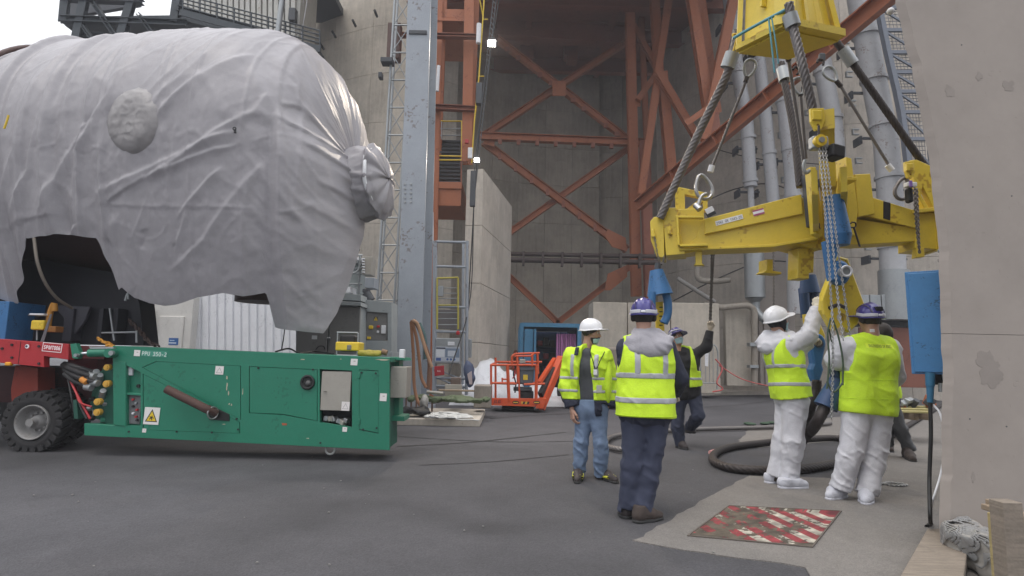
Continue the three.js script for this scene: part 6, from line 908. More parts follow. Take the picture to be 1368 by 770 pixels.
{
  const D = 8.3, t = thing('rope_socket', 'dark blue rope socket hanging behind the white helmet', 'socket'); part('socket_cone', [rod(pt(1080, 368, D), pt(1082, 392, D), .10, 20, .14)], M.blueDark, t); part('socket_arm', [rod(pt(1088, 392, D), pt(1086, 424, D), .06, 14)], M.blueDark, t); part('socket_arm', [rod(pt(1075, 392, D - .1), pt(1077, 420, D - .1), .06, 14)], M.blueDark, t); part('socket_body', plate(xy([[1074, 384], [1092, 384], [1088, 424], [1078, 424]], D), .2, V(0, 0, -D - .1), X, Y, [], .03), M.blueDark, t);
  const E = 7.0, k = thing('link_plate', 'smaller yellow link plate above the low blue socket', 'link'); part('plate', plate(xy([[1076, 420], [1092, 420], [1104, 448], [1102, 472], [1092, 478], [1082, 470]], E + .15), .1, V(0, 0, -E - .2), X, Y, [], .02), M.yellow, k);
  const s = thing('rope_socket', 'blue rope socket with round eye beside the white coverall', 'socket'); const o = []; for (let i = 0; i <= 20; i++) { const a = -.4 - i / 20 * (Math.PI * 2 - 2.3) * -1 + Math.PI * .0; o.push([1093 + 11 * Math.cos(a + 2.6 + .3), 459 + 13 * Math.sin(a + 2.6 + .3)]); } part('socket_eye', plate(xy([...o, [1099, 486], [1101, 494], [1096, 510], [1087, 510], [1084, 494], [1087, 486]], E), .13, V(0, 0, -E - .06), X, Y, [disc(1093, 459, 5, E)], .02), M.blue, s); part('pin', (() => { const p = pt(1093, 459, E); return xf(new THREE.CylinderGeometry(.05, .05, .16, 16), p.x, p.y, p.z - .05, Math.PI / 2); })(), M.greyDark, s);
  part('rope_tail', rope([pt(1091.5, 508, E), pt(1091, 520, E), pt(1084, 545, E), gr(1066, 566, .06)], .05, 6, .35, 20, .02), M.wireDark, s);
  const F = 6.0, d = thing('rope_socket', 'dark blue rope socket resting low between the two white coveralls', 'socket'); part('socket_cone', rod(pt(1119, 508, F), pt(1103, 544, F), .075, 20, .115), M.blueDark, d); part('socket_arm', rod(pt(1112, 486, F), pt(1119, 510, F), .05, 14), M.blueDark, d); part('socket_arm', rod(pt(1124, 490, F), pt(1122, 512, F), .045, 14), M.blueDark, d);
  part('rope_tail', rope([pt(1103, 543, F), pt(1093, 562, F), gr(1072, 590, .1).lerp(pt(1072, 590, F), .5), gr(1052, 618, .06)], .055, 6, .35, 20, .02), M.wireDark, d);
}
// ropes lying on the ground
const GR = (a) => a.map(([x, y]) => gr(x, y, .055));
wireRope('big dark wire rope coiled in a loop on the asphalt behind the coveralls', GR([[1160, 592], [1120, 586], [1065, 588], [1022, 592], [976, 598], [955, 607], [956, 618], [980, 626], [1022, 629], [1070, 627], [1120, 619], [1150, 610], [1180, 590], [1215, 568], [1258, 542]]), .05, null, M.wireDark);
wireRope('long wire rope lying across the asphalt behind the blue trousers', GR([[856, 596], [832, 601], [815, 598], [810, 590], [826, 582], [880, 577], [930, 574], [1035, 571], [1080, 569], [1110, 566]]), .038);
solo('rope_end_tag', 'small red-tipped tag on the coil of dark rope', 'tag', rod(gr(949, 605, .07), gr(956, 603, .07), .03, 10), mat([.7, .35, .33], {}));
// ================================================================ blue cabinet and cables by the pillar wall
{
  const t = thing('blue_cabinet', 'tall blue electrical cabinet hanging at the edge of the pillar wall', 'cabinet'), p = pt(1243, 431, 4.55), yaw = -.60, m = mat([.05, .19, .40], { t: 'rusty', s: .6, rough: .4 }), h = pt(1238, 363, 4.55).y - pt(1238, 500, 4.55).y;
  part('body', rbox(.285, h, .12, .006, p.x, p.y, p.z, 0, yaw, .01), m, t); const f = V(Math.sin(yaw), 0, Math.cos(yaw)), s = V(Math.cos(yaw), 0, -Math.sin(yaw)); const q = p.clone().addScaledVector(f, .066); part('door', rbox(.262, h - .03, .02, .006, q.x + s.x * .008, q.y, q.z + s.z * .008, 0, yaw, .01), m, t); const b = p.clone().addScaledVector(s, .15).addScaledVector(f, -.03); part('wall_bracket', [box(.1, .05, .05, b.x, b.y + .2, b.z, 0, yaw), box(.1, .05, .05, b.x, b.y - .2, b.z, 0, yaw)], M.galv, t);
  const k = thing('power_plug', 'blue industrial plug under the blue cabinet with black cable', 'plug'), D = 4.5; part('plug', [rod(pt(1243, 516, D), pt(1243, 538, D), .026, 18, .02), rod(pt(1243, 498, D), pt(1243, 516, D), .033, 18, .03)], mat([.025, .14, .26], {}), k); part('socket', [rod(pt(1252, 500, D + .05), pt(1254, 514, D + .05), .03, 12)], M.black, k); part('gland', rod(pt(1257, 512, D), pt(1257, 524, D), .016, 10), M.galv, k); part('cable', tube([pt(1243, 538, D), pt(1244, 580, D), pt(1242, 640, D), pt(1243, 690, 4.35), gr(1243, 700, .014), gr(1238, 704, .014)], .014, 8, 60), M.black, k);
  solo('white_cable', 'thin pale cable curving down beside the pillar wall', 'cable', tube([pt(1247, 541, D), pt(1256, 552, D - .05), pt(1262, 590, D - .1), pt(1258, 630, D - .1), pt(1247, 668, D - .1), gr(1243, 698, .012)], .008, 8, 60), M.white);
  const c = thing('wall_conduit', 'thin conduits and clips along the edge of the pillar wall', 'conduit'); part('conduit', tube([pt(1257, 318, 4.7), pt(1262, 380, 4.7), pt(1262, 440, 4.7), pt(1260, 520, 4.7)], .018, 8, 30), M.galv, c); for (const y of [332, 345, 382, 412, 452, 478]) part('clip', pbox(1257, y, 1263, y + 5, 4.66, .04), y % 3 ? M.galv : M.greyDark, c); part('yellow_tag', pbox(1259, 430, 1264, 458, 4.6, .02), M.safety, c);
  solo('wall_lamp', 'small round white lamp on the pillar wall near the top', 'lamp', [(() => { const p = pt(1190, 15, 6); return xf(new THREE.SphereGeometry(.038, 18, 12), p.x, p.y, p.z); })()], M.white);
}
{ // timber and wrapped stuff in the bottom right corner
  const h = .12, q = (poly, y, th) => { const p = poly.map(([x, yy]) => gr(x, yy, y)), s = new THREE.Shape(p.map((v) => new THREE.Vector2(v.x, -v.z))), g = new THREE.ExtrudeGeometry(s, { depth: th - .008, bevelEnabled: true, bevelThickness: .004, bevelSize: .004, bevelSegments: 1 }); g.rotateX(-Math.PI / 2); g.translate(0, y - th + .004, 0); return g; };
  const t = thing('plywood_board', 'flat grey plywood board on battens in the bottom right corner', 'board'); part('board', q([[1240, 707], [1296, 707], [1284, 790], [1192, 790]], h, .05), M.woodOld, t); part('batten', q([[1236, 716], [1294, 716], [1292, 730], [1230, 730]], .07, .065), M.wood, t); part('batten', q([[1214, 760], [1286, 760], [1285, 780], [1204, 780]], .07, .065), M.wood, t);
  const b = thing('wrapped_bag', 'grey cement bag in torn clear plastic beside the plywood board', 'bag'); const c = gr(1318, 745, .1); c.y = .13; const f = (x, y, z) => { const dx = Math.abs(x - c.x) - .07, dy = Math.abs(y - c.y) - .08, dz = Math.abs(z - c.z) - .20; return Math.hypot(Math.max(dx, 0), Math.max(dy, 0), Math.max(dz, 0)) + Math.min(0, Math.max(dx, dy, dz)) - .05 - .03 * noise3(x * 9, y * 9, z * 9) - .006 * noise3(x * 20, y * 20, z * 20); }; part('bag', sdf(f, [c.x - .2, c.y - .2, c.z - .34], [c.x + .2, c.y + .2, c.z + .34], .012), mat([.34, .32, .29], { t: 'cloth', s: .4 }), b);
  const f2 = (x, y, z) => Math.abs(f(x, y, z) - .012 - .008 * ridge(x * 8, y * 8, z * 8)) - .004; part('wrapping', sdf((x, y, z) => Math.max(f2(x, y, z), .1 - (y - c.y) - .12 + .08 * noise3(x * 9, 1, z * 9) - .0, (x - c.x) - .06), [c.x - .22, c.y - .22, c.z - .36], [c.x + .22, c.y + .22, c.z + .36], .009), M.plastic, b);
  const w = thing('timber_post', 'upright timber offcuts with a yellow edge in the bottom right corner', 'timber'); const D = 3.35; part('post', pbox(1345, 672, 1372, 800, D, .1, .006), M.woodOld, w); part('post', pbox(1340, 690, 1345, 800, D + .03, .09, .006), mat([.40, .33, .16], { t: 'wood', s: .5 }), w); part('block', pbox(1333, 680, 1347, 688, D + .08, .12, .006), M.wood, w); part('block', pbox(1335, 672, 1342, 680, D + .1, .1, .006), M.wood, w); part('post', pbox(1372, 690, 1400, 800, D, .1, .006), M.wood, w);
}
{ // odds and ends by the door
  const t = thing('wooden_pallet', 'low yellowish pallet in front of the brown door', 'pallet'); const D = 10.5; for (let i = 0; i < 3; i++) part('board', pbox(1196, 543 + i * 3.4, 1246, 545.6 + i * 3.4, D - i * .28, .2, .006), mat([.42, .38, .16], { t: 'wood', s: .6 }), t); for (const x of [1203, 1222, 1240]) part('block', pbox(x, 550, x + 6, 562, D - .4, .5, .006), M.wood, t);
  const s = thing('clutter_pile', 'small pile of orange and grey fittings on the pallet', 'fittings'); for (let i = 0; i < 9; i++) { const p = pt(rr(1205, 1248), rr(534, 542), D); part('fitting', xf(i % 2 ? rbox(rr(.1, .25), rr(.06, .12), .1, .02, 0, 0, 0) : new THREE.CylinderGeometry(.05, .06, rr(.08, .2), 10), p.x, p.y, p.z, rr(0, 1), rr(0, 3), rr(0, 1)), [mat([.4, .12, .04], {}), M.galv, M.greyDark][i % 3], s); }
  const g = thing('green_rags', 'small green rags lying by the ground patch', 'rags'); for (const [x, y] of [[1000, 566], [1004, 567], [1022, 566], [1030, 565]]) part('rag', (() => { const q = gr(x, y, .03), m = new THREE.IcosahedronGeometry(.09, 1); m.scale(1.2, .35, .8); m.translate(q.x, q.y, q.z); return m; })(), mat([.03, .07, .035], { t: 'cloth' }), g);
}
// ================================================================ orange boom lift basket
{
  const t = thing('boom_lift', 'orange boom lift with empty basket standing in front of the blue container', 'boom lift'), D = 14.2, o = M.orangeLift, P = (x, y, b = 0) => pt(x, y, D + b), R = .028;
  const loop = (pts, r = R) => part('guard_rail', pts.slice(1).map((q, i) => rod(P(...pts[i]), P(...q), r, 8)), o, t);
  loop([[656, 488], [656, 540]]); loop([[656, 488], [716, 488]]); loop([[678, 488], [680, 536]], .04); loop([[656, 512], [690, 513]]); loop([[717, 487], [716, 536]], .04); loop([[662, 478, .9], [662, 535, .9]]); loop([[656, 488], [664, 484, .9]]); loop([[664, 484, .9], [724, 484, .9]]); loop([[684, 487], [684, 476], [689, 473]]); loop([[684, 476], [710, 476]], .022); loop([[689, 473, .5], [721, 472, .5]]); loop([[718, 473, .5], [719, 500, .5]]); loop([[710, 476], [713, 472, .5]]); loop([[711, 476], [711, 490]]); loop([[691, 476], [692, 512]]); loop([[664, 512, .9], [724, 512, .9]]); loop([[700, 514], [728, 513]]); loop([[693, 490], [694, 535]], .02); loop([[671, 505], [671, 513]], .02); loop([[671, 507], [677, 507]], .02);
  part('platform_floor', (() => { const a = P(656, 540), b = P(728, 540); return box(b.x - a.x, .07, 1.0, (a.x + b.x) / 2, a.y, -D - .5); })(), M.greyDark, t); part('toe_board', pp([[655, 532], [730, 533], [727, 544], [656, 542]], D - .02, .05), o, t); part('toe_board', pp([[720, 533], [730, 533], [726, 546], [716, 546]], D - .05, .4), o, t);
  part('undercarriage', pbox(670, 544, 714, 549, D + .2, .6, .03), M.black, t);
  part('control_box', pp([[690, 489], [714, 489], [712, 513], [694, 513]], D + .05, .28, [], .02), mat([.09, .10, .12], {}), t); part('control_lid', pp([[689, 488], [716, 488], [715, 495], [691, 495]], D + .02, .34, [], .01), mat([.12, .13, .15], {}), t); part('control_label', pp([[699, 501], [705, 501], [705, 508], [699, 508]], D + .04, .01), M.safety, t); part('horn', pbox(694, 480, 702, 486, D + .2, .1, .02), M.beige, t); part('tray', pbox(686, 518, 711, 523, D + .05, .4, .02), M.greyDark, t); part('motor', pbox(695, 523, 713, 534, D + .1, .3, .03), M.black, t); part('cable', [tube([P(688, 489), P(686, 500), P(689, 512), P(688, 525)], .02, 6)], M.black, t); part('hose', tube([P(686, 490), P(688, 500), P(685, 506)], .018, 6), M.red, t);
  part('boom', (() => beam(P(722, 545, .3), P(750, 479, 1.2), .2, .16))(), o, t); part('boom', beam(P(720, 512, .4), P(741, 480, 1.2), .09, .1), o, t); part('boom_cable', beam(P(722, 528, .35), P(746, 482, 1.2), .13, .12), M.black, t); part('pivot', (() => { const p = P(722, 540, .25); return xf(new THREE.CylinderGeometry(.12, .12, .4, 16), p.x, p.y, p.z, Math.PI / 2); })(), o, t);
  const base = gr(800, 528); const bx = pt(800, 530, 16).x; part('chassis', rbox(1.9, .55, 1.4, .06, bx, .62, -16.2), o, t); for (const [dx, dz] of [[-.7, .65], [.7, .65], [-.7, -.65], [.7, -.65]]) part('wheel', xf(new THREE.CylinderGeometry(.36, .36, .26, 24), bx + dx, .36, -16.2 + dz, Math.PI / 2), M.rubber, t); part('turntable_cover', rbox(1.5, .75, 1.0, .08, bx + .1, 1.26, -16.2), mat([.22, .19, .16], {}), t);
  decal('lettering', .26, .11, pt(664, 536.5, D - .02), X, Y, (c, w, h) => { c.fillStyle = '#c2431f'; c.fillRect(0, 0, w, h); c.fillStyle = '#31262b'; c.font = `italic bold ${h * .95}px sans-serif`; c.textAlign = 'center'; c.textBaseline = 'middle'; c.fillText('JLG', w / 2, h * .54, w * .8); }, t, 96);
  for (const x of [689, 717]) decal('oval_badge', .17, .085, pt(x, 538, D - (x > 715 ? .05 : .02)), X, Y, (c, w, h) => { c.fillStyle = '#c2431f'; c.fillRect(0, 0, w, h); c.fillStyle = '#1f1b1a'; c.beginPath(); c.ellipse(w / 2, h / 2, w * .48, h * .46, 0, 0, 7); c.fill(); c.fillStyle = '#c9a33a'; c.fillRect(w * .15, h * .35, w * .7, h * .3); }, t, 64);
  decal('hazard_stripe', .2, .06, pt(702, 538.5, D - .02), X, Y, (c, w, h) => { c.fillStyle = '#c2431f'; c.fillRect(0, 0, w, h); for (let i = 0; i < 4; i++) { c.fillStyle = i % 2 ? '#2a2322' : '#c9a33a'; c.beginPath(); c.moveTo(i * w / 4, 0); c.lineTo((i + 1) * w / 4, 0); c.lineTo((i + .6) * w / 4, h); c.lineTo((i - .4) * w / 4, h); c.fill(); } }, t, 64);
}
// ================================================================ junk on the concrete slab by the grey column
{
  struct('concrete_kerb_slab', (() => { const a = gr(512, 568), b = gr(642, 568), c = gr(640, 552); return rbox(b.x - a.x, .13, 2.3, .015, (a.x + b.x) / 2, .063, a.z - 1.15); })(), M.conc);
  const D = 11.8, S = .13; const t = thing('copper_strap', 'long orange-brown straps draped beside the grey column', 'straps'); const m = mat([.27, .125, .06], { t: 'cloth', s: .3, rough: .6 });
  const ribbon = (pts, w) => { const c = new THREE.CatmullRomCurve3(pts), g = new THREE.TubeGeometry(c, 40, w / 2, 8, false), p = g.attributes.position; for (let i = 0; i <= 40; i++) { const q = c.getPointAt(i / 40); for (let j = 0; j <= 8; j++) { const k = i * 9 + j; p.setZ(k, q.z + (p.getZ(k) - q.z) * .25); } } g.computeVertexNormals(); return g; };
  part('strap', ribbon([pt(551, 428, D), pt(557, 432, D), pt(563, 450, D), pt(570, 472, D), pt(577, 491, D)], .065), mat([.42, .25, .15], { t: 'cloth', s: .3 }), t); part('strap', ribbon([pt(550, 428, D + .1), pt(556, 450, D + .1), pt(560, 480, D + .1), pt(563, 505, D + .1), pt(569, 518, D + .05)], .065), m, t); part('strap', ribbon([pt(549, 430, D + .15), pt(552, 470, D + .15), pt(554, 520, D + .1), pt(560, 540, D), pt(572, 552, D - .1)], .065), m, t); part('strap', ribbon([pt(553, 428, D + .05), pt(560, 440, D + .1), pt(566, 458, D + .15), pt(573, 480, D + .2), pt(572, 520, D + .2)], .08), mat([.2, .1, .06], { t: 'cloth', s: .3 }), t); part('hose', tube([pt(560, 432, D + .2), pt(567, 450, D + .2), pt(568, 480, D + .2)], .04, 8), mat([.06, .12, .12], {}), t);
  const k = thing('white_rope_pile', 'tangled pile of thin white rope on the concrete slab', 'rope'); const pts = []; for (let i = 0; i < 70; i++) { const a = i * 1.9 + rr(-.4, .4), c = pt(598, 546, 11.4), r = rr(.25, 1); pts.push(V(c.x + Math.cos(a) * .5 * r, S + .02 + .10 * rnd() * (1.2 - r), -11.4 + Math.sin(a) * .42 * r)); } part('rope', tube(pts, .014, 6, 700), mat([.6, .6, .58], { t: null }), k); part('rope', tube([pts[0], pt(612, 549, 11).setY(S + .015), pt(630, 551, 11).setY(S + .015), pt(640, 550, 10.9).setY(S + .014)], .012, 6, 30), mat([.6, .6, .58], { t: null }), k);
  const cl = (name, label, cat, x, y, D2, sx, sy, sz, mm, sd) => { const c = pt(x, y, D2); c.y = Math.max(c.y, S + sy * .5); const f = (a, b, d) => { const q = Math.hypot((a - c.x) / sx, (b - c.y) / sy, (d - c.z) / sz) - 1; return q * Math.min(sx, sy, sz) - .045 * noise3(a * 6 + sd, b * 6, d * 6) - .02 * noise3(a * 15, b * 15, d * 15 + sd); }; return solo(name, label, cat, sdf(f, [c.x - sx - .12, Math.max(S - .02, c.y - sy - .12), c.z - sz - .12], [c.x + sx + .12, c.y + sy + .12, c.z + sz + .12], .022), mm); };
  cl('white_sack', 'small grey-white sack slumped beside the straps', 'sack', 566, 540, 11.7, .10, .15, .12, mat([.34, .33, .31], { t: 'cloth' }), 2); cl('green_tarpaulin', 'flattened green tarpaulin behind the rope pile', 'tarpaulin', 600, 533, 12.2, .75, .055, .3, mat([.075, .105, .05], { t: 'cloth' }), 5); cl('dark_rubbish', 'small dark rubbish heap at the foot of the straps', 'rubbish', 556, 549, 11.5, .28, .06, .18, M.black, 9);
  const st = thing('steel_trough', 'grey steel trough standing behind the green tarpaulin', 'trough'); part('side', pbox(594, 514, 617, 530, 12.8, .04), M.beige, st); part('base', pbox(594, 528, 617, 532, 12.84, .5), M.beige, st); part('flat_bar', pbox(586, 521, 640, 523.5, 12.7, .06), M.wood, st); part('box', pbox(602, 505, 615, 515, 13, .3), mat([.14, .10, .08], {}), st); part('pipe', pr(570, 524, 592, 526, 12.4, .035), M.beige, st);
  const bl = thing('concrete_weight', 'brownish concrete block standing at the slab end', 'block'); part('block', pbox(633, 515, 656, 546, 12.6, .5, .03), mat([.27, .24, .21], { t: 'concrete', s: 1 }), bl);
  const an = thing('anchor_bolts', 'rusty anchor bolts standing round the foot of the grey column', 'bolts'); for (let i = 0; i < 8; i++) { const p = pt(528 + i * 7, 548, 13.2 - (i % 2) * .6); part('bolt', rod(V(p.x, S, p.z), V(p.x, S + rr(.18, .32), p.z), .02, 7), mat([.14, .08, .06], {}), an); }
  // scaffold ladder tower with notice board
  const E = 15.2, ft = thing('ladder_tower', 'grey access tower frame with yellow gates behind the straps', 'access tower'); for (const x of [582, 624]) part('upright', pr(x, 322, x - 1, 528, E, .045, 8), M.grey, ft); for (const x of [580, 619]) part('upright', pr(x, 322, x - 1, 528, E + 1, .04, 8), M.grey, ft); for (const y of [323, 356, 410, 443, 505, 516]) part('crossbar', pr(582, y, 624, y + 1, E, .035, 8), M.grey, ft);
  part('yellow_gate', [pr(584, 372, 612, 371, E - .1, .025), pr(584, 372, 584, 440, E - .1, .025), pr(612, 371, 612, 440, E - .1, .025), pr(584, 408, 612, 408, E - .1, .02)], mat([.42, .36, .06], {}), ft); part('gate_mesh', [385, 392, 399, 418, 426, 434].map((y) => pr(584, y, 612, y, E - .05, .012, 5)), M.galv, ft); part('brace', [pr(584, 505, 620, 520, E, .025, 6), pr(584, 494, 620, 508, E, .02, 6)], M.grey, ft); part('mesh_panel', pbox(585, 414, 611, 440, E + .6, .05), mat([.13, .12, .12], {}), ft); part('small_box', pbox(585, 382, 592, 396, E - .12, .1), M.galv, ft); part('red_knob', pbox(609, 442, 614, 448, E - .12, .1, .04), M.red, ft);
  const ca = thing('site_cabinet', 'grey site cabinet with a notice board in the tower frame', 'cabinet'); part('body', pbox(582, 452, 614, 486, E - .2, .4, .02), M.galv, ca); decal('notice_board', m2(32, E), m2(19, E), pt(598, 473.5, E - .2), X, Y, (c, w, h) => { c.fillStyle = '#aab0ba'; c.fillRect(0, 0, w, h); c.fillStyle = '#6d7c90'; c.fillRect(w * .4, h * .1, w * .58, h * .62); c.fillStyle = '#b9bec6'; c.fillRect(w * .5, h * .25, w * .32, h * .4); c.fillStyle = '#2d3340'; c.fillRect(w * .02, h * .05, w * .38, h * .1); c.fillStyle = '#c7cbd0'; c.fillRect(w * .03, h * .18, w * .34, h * .5); c.fillStyle = '#34508a'; c.fillRect(w * .03, h * .76, w * .2, h * .2); for (let i = 0; i < 3; i++) { c.beginPath(); c.arc(w * (.5 + i * .14), h * .85, h * .08, 0, 7); c.fill(); } }, ca, 128);
  part('label', pbox(598, 457, 607, 462, E - .22, .03), M.white, ca);
  const rb = thing('red_sign', 'small red board leaning below the notice board', 'sign'); part('board', pp([[580, 490], [593, 488.5], [593.5, 501], [580.5, 503]], E - .35, .03), mat([.42, .02, .03], {}), rb); decal('lettering', .14, .06, pt(586.5, 496, E - .352), X, Y, (c, w, h) => { c.fillStyle = '#a81d27'; c.fillRect(0, 0, w, h); c.fillStyle = '#d9c9c4'; c.font = `bold ${h * .9}px sans-serif`; c.textAlign = 'center'; c.textBaseline = 'middle'; c.fillText('RAL', w / 2, h / 2, w * .9); }, rb, 64);
  const pb = thing('intercom_box', 'slim grey box hanging on a cable by the concrete slab', 'box'); part('body', pbox(624, 453, 630, 478, 15.4, .12, .02), M.galv, pb); part('handset', pbox(621.5, 474, 624.5, 482, 15.3, .08, .02), M.black, pb);
  const jk = thing('hung_jacket', 'dark blue and white cloth hanging on the tower frame', 'cloth'); { const c = pt(627, 500, 14.6); const f = (x, y, z) => Math.hypot((x - c.x - .12 * (c.y - y)) / .14, (y - c.y) / .32, (z - c.z) / .12) * .12 - .12 - .02 * noise3(x * 9, y * 9, z * 9); part('cloth', sdf(f, [c.x - .3, c.y - .4, c.z - .2], [c.x + .3, c.y + .4, c.z + .2], .02), mat([.07, .09, .16], { t: 'cloth' }), jk); part('cloth', pp([[624, 500], [630, 496], [631, 514], [627, 514]], 14.45, .05), mat([.5, .42, .42], { t: 'cloth' }), jk); }
}
// ================================================================ people
const C4 = {
  hiVis: mat([.60, .86, .03], { t: 'cloth', s: .5, rough: .75, bump: .002 }), reflect: mat([.40, .41, .43], { t: 'cloth', s: .2, rough: .4 }), navy: mat([.020, .024, .045], { t: 'cloth', s: .4, rough: .85, bump: .002 }), blackCloth: mat([.014, .013, .016], { t: 'cloth', s: .4, rough: .85, bump: .002 }),
  trouser: mat([.035, .042, .075], { t: 'cloth', s: .35, rough: .85, bump: .002 }), jeans: mat([.15, .21, .32], { t: 'cloth', s: .3, rough: .85, bump: .002 }), coverall: mat([.60, .60, .64], { t: 'cloth', s: .5, rough: .55, bump: .002 }), hoodie: mat([.34, .33, .36], { t: 'cloth', s: .35, rough: .9, bump: .003 }), jumper: mat([.075, .078, .09], { t: 'cloth', s: .2, rough: .95, bump: .003 }),
  skin: mat([.44, .25, .18], { t: 'cloth', s: .3, rough: .5 }), hair: mat([.022, .015, .012], { t: 'cloth', s: .06, rough: .7, bump: .003 }), mask: mat([.36, .52, .56], { t: 'cloth', s: .1, rough: .8 }), glove: mat([.56, .48, .38], { t: 'cloth', s: .15, rough: .85, bump: .002 }), gloveDark: mat([.02, .02, .022], { t: 'cloth', s: .2 }),
  white: mat([.72, .72, .74], { t: null, rough: .32, clearcoat: .3 }), purple: mat([.034, .027, .19], { t: null, rough: .28, clearcoat: .5 }), shoe: mat([.05, .04, .04], { t: 'cloth', s: .2, rough: .7 }), sole: mat([.03, .03, .03], { t: null, rough: .8 }), brown: mat([.055, .04, .034], { t: 'cloth', s: .2, rough: .8 }), over: mat([.55, .56, .62], { t: 'cloth', s: .3, rough: .6, bump: .002 }), eye: mat([.7, .68, .66], { t: null, rough: .2 }), iris: mat([.03, .02, .015], { t: null, rough: .2 }), lace: mat([.55, .55, .05], { t: null }),
};
const fieldOf = (bones, k) => (x, y, z) => { let d = 1e3; for (const b of bones) { const c = cap(x, y, z, b[0], b[1], b[2], b[3]); d = d > 900 ? c : smin(d, c, k); } return d; };
function bounds(bones, pad) { const lo = [1e9, 1e9, 1e9], hi = [-1e9, -1e9, -1e9]; for (const [a, b, ra, rb] of bones) for (const [p, r] of [[a, ra], [b, rb]]) ['x', 'y', 'z'].forEach((k, i) => { lo[i] = Math.min(lo[i], p[k] - r - pad); hi[i] = Math.max(hi[i], p[k] + r + pad); }); return [lo, hi]; }
const cutBy = (p, n) => (x, y, z) => (x - p.x) * n.x + (y - p.y) * n.y + (z - p.z) * n.z; // positive beyond the plane
// hand: wrist, direction of the fingers, palm normal (the side the fingers close to), curl 0..1, thumb side +-1
function handGeo(w, dir, palm, curl, side, s = 1, spread = .0) {
  const d = dir.clone().normalize(), n = palm.clone().addScaledVector(d, -palm.dot(d)).normalize(), r = d.clone().cross(n).multiplyScalar(side), bones = [], P = (a, b, c) => w.clone().addScaledVector(d, a * s).addScaledVector(r, b * s).addScaledVector(n, c * s);
  const K = [[.092, .033], [.096, .011], [.092, -.012], [.083, -.033]], L = [[.042, .026, .02], [.046, .029, .021], [.043, .027, .02], [.034, .021, .018]];
  const fing = []; K.forEach(([a, b], i) => { bones.push([P(.012, b * .62, 0), P(a, b, -.004), .017 * s, .0115 * s]); let q = P(a, b, -.003), ang = .18 + curl * .9; const f = []; L[i].forEach((l, j) => { const e = q.clone().addScaledVector(d, Math.cos(ang) * l * s).addScaledVector(n, Math.sin(ang) * l * s).addScaledVector(r, spread * b * l * 8 * s); f.push([q, e, (.0098 - j * .0011) * s, (.0088 - j * .0012) * s]); q = e; ang += .25 + curl * .95; }); fing.push(f); });
  const t0 = P(.028, .032, .008), t1 = P(.062, .056, .016 + .012 * curl), t2 = P(.088, .056 - .018 * curl, .024 + .02 * curl), t3 = P(.106, .05 - .03 * curl, .028 + .028 * curl); const th = [[P(.01, .018, .004), t0, .017 * s, .017 * s], [t0, t1, .0165 * s, .012 * s], [t1, t2, .0115 * s, .0105 * s], [t2, t3, .0105 * s, .0085 * s]];
  const wrist = [[w.clone().addScaledVector(d, -.05 * s), P(.02, 0, 0), .026 * s, .026 * s]];
  const palmF = fieldOf([...bones, ...wrist], .012), fF = fing.map((f) => fieldOf(f, .004)), tF = fieldOf(th, .008);
  const f = (x, y, z) => { let v = palmF(x, y, z); for (const g of fF) v = smin(v, g(x, y, z), .006); return smin(v, tF(x, y, z), .010); };
  const [lo, hi] = bounds([...bones, ...fing.flat(), ...th, ...wrist], .012); return sdf(f, lo, hi, .0042);
}
function headGeo(c, f, up, s) { // returns field, frame, geometry
  const z = f.clone().normalize(), x = up.clone().cross(z).normalize(), y = z.clone().cross(x); const M4 = new THREE.Matrix4().makeBasis(x, y, z).scale(V(s, s, s)).setPosition(c);
  const el = (X, Yy, Z2, cx, cy, cz, rx, ry, rz) => { const a = (X - cx) / rx, b = (Yy - cy) / ry, e = (Z2 - cz) / rz, k = Math.sqrt(a * a + b * b + e * e); return (k - 1) * Math.min(rx, ry, rz) * 1.05; };
  const v = (a, b, e) => ({ x: a, y: b, z: e });
  const field = (X, Yy, Z2) => { const ax = Math.abs(X);
    let d = smin(el(X, Yy, Z2, 0, .035, -.012, .079, .092, .098), el(X, Yy, Z2, 0, -.05, .026, .060, .078, .066), .05);
    d = smin(d, cap(X, Yy, Z2, v(0, -.10, .055), v(0, -.095, .05), .026, .026), .03);            // chin
    d = smin(d, cap(ax, Yy, Z2, v(.012, .027, .083), v(.046, .024, .066), .012, .011), .02);     // brow
    d = smin(d, cap(ax, Yy, Z2, v(.043, -.018, .066), v(.054, -.012, .045), .018, .016), .025);  // cheekbone
    d = smax(d, -(Math.hypot(ax - .031, Yy - .006, Z2 - .100) - .019), .014);                     // socket
    d = smin(d, cap(X, Yy, Z2, v(0, .012, .086), v(0, -.030, .106), .009, .014), .012); d = smin(d, cap(ax, Yy, Z2, v(0, -.033, .097), v(.013, -.035, .090), .010, .009), .010); // nose
    d = smin(d, cap(ax, Yy, Z2, v(0, -.063, .090), v(.022, -.066, .078), .008, .006), .010); d = smin(d, cap(ax, Yy, Z2, v(0, -.076, .087), v(.018, -.075, .078), .0085, .006), .008); // lips
    d = smin(d, el(ax, Yy, Z2, .080 + .1 * (Yy > -2 ? .08 : 0), -.004, -.008, .013, .034, .021), .008); // ear
    return d; };
  const neck = (X, Yy, Z2) => cap(X, Yy, Z2, v(0, -.05, -.02), v(0, -.20, -.035), .056, .064);
  const g = sdf((a, b, e) => smin(field(a, b, e), neck(a, b, e), .03), [-.12, -.22, -.135], [.12, .15, .14], .0046); g.applyMatrix4(M4);
  const slice = (off, reg, cell = .005) => { const q = sdf((a, b, e) => Math.max(field(a, b, e) - off, reg(a, b, e)), [-.125, -.16, -.14], [.125, .16, .15], cell); if (q) q.applyMatrix4(M4); return q; };
  return { g, field, M4, slice };
}
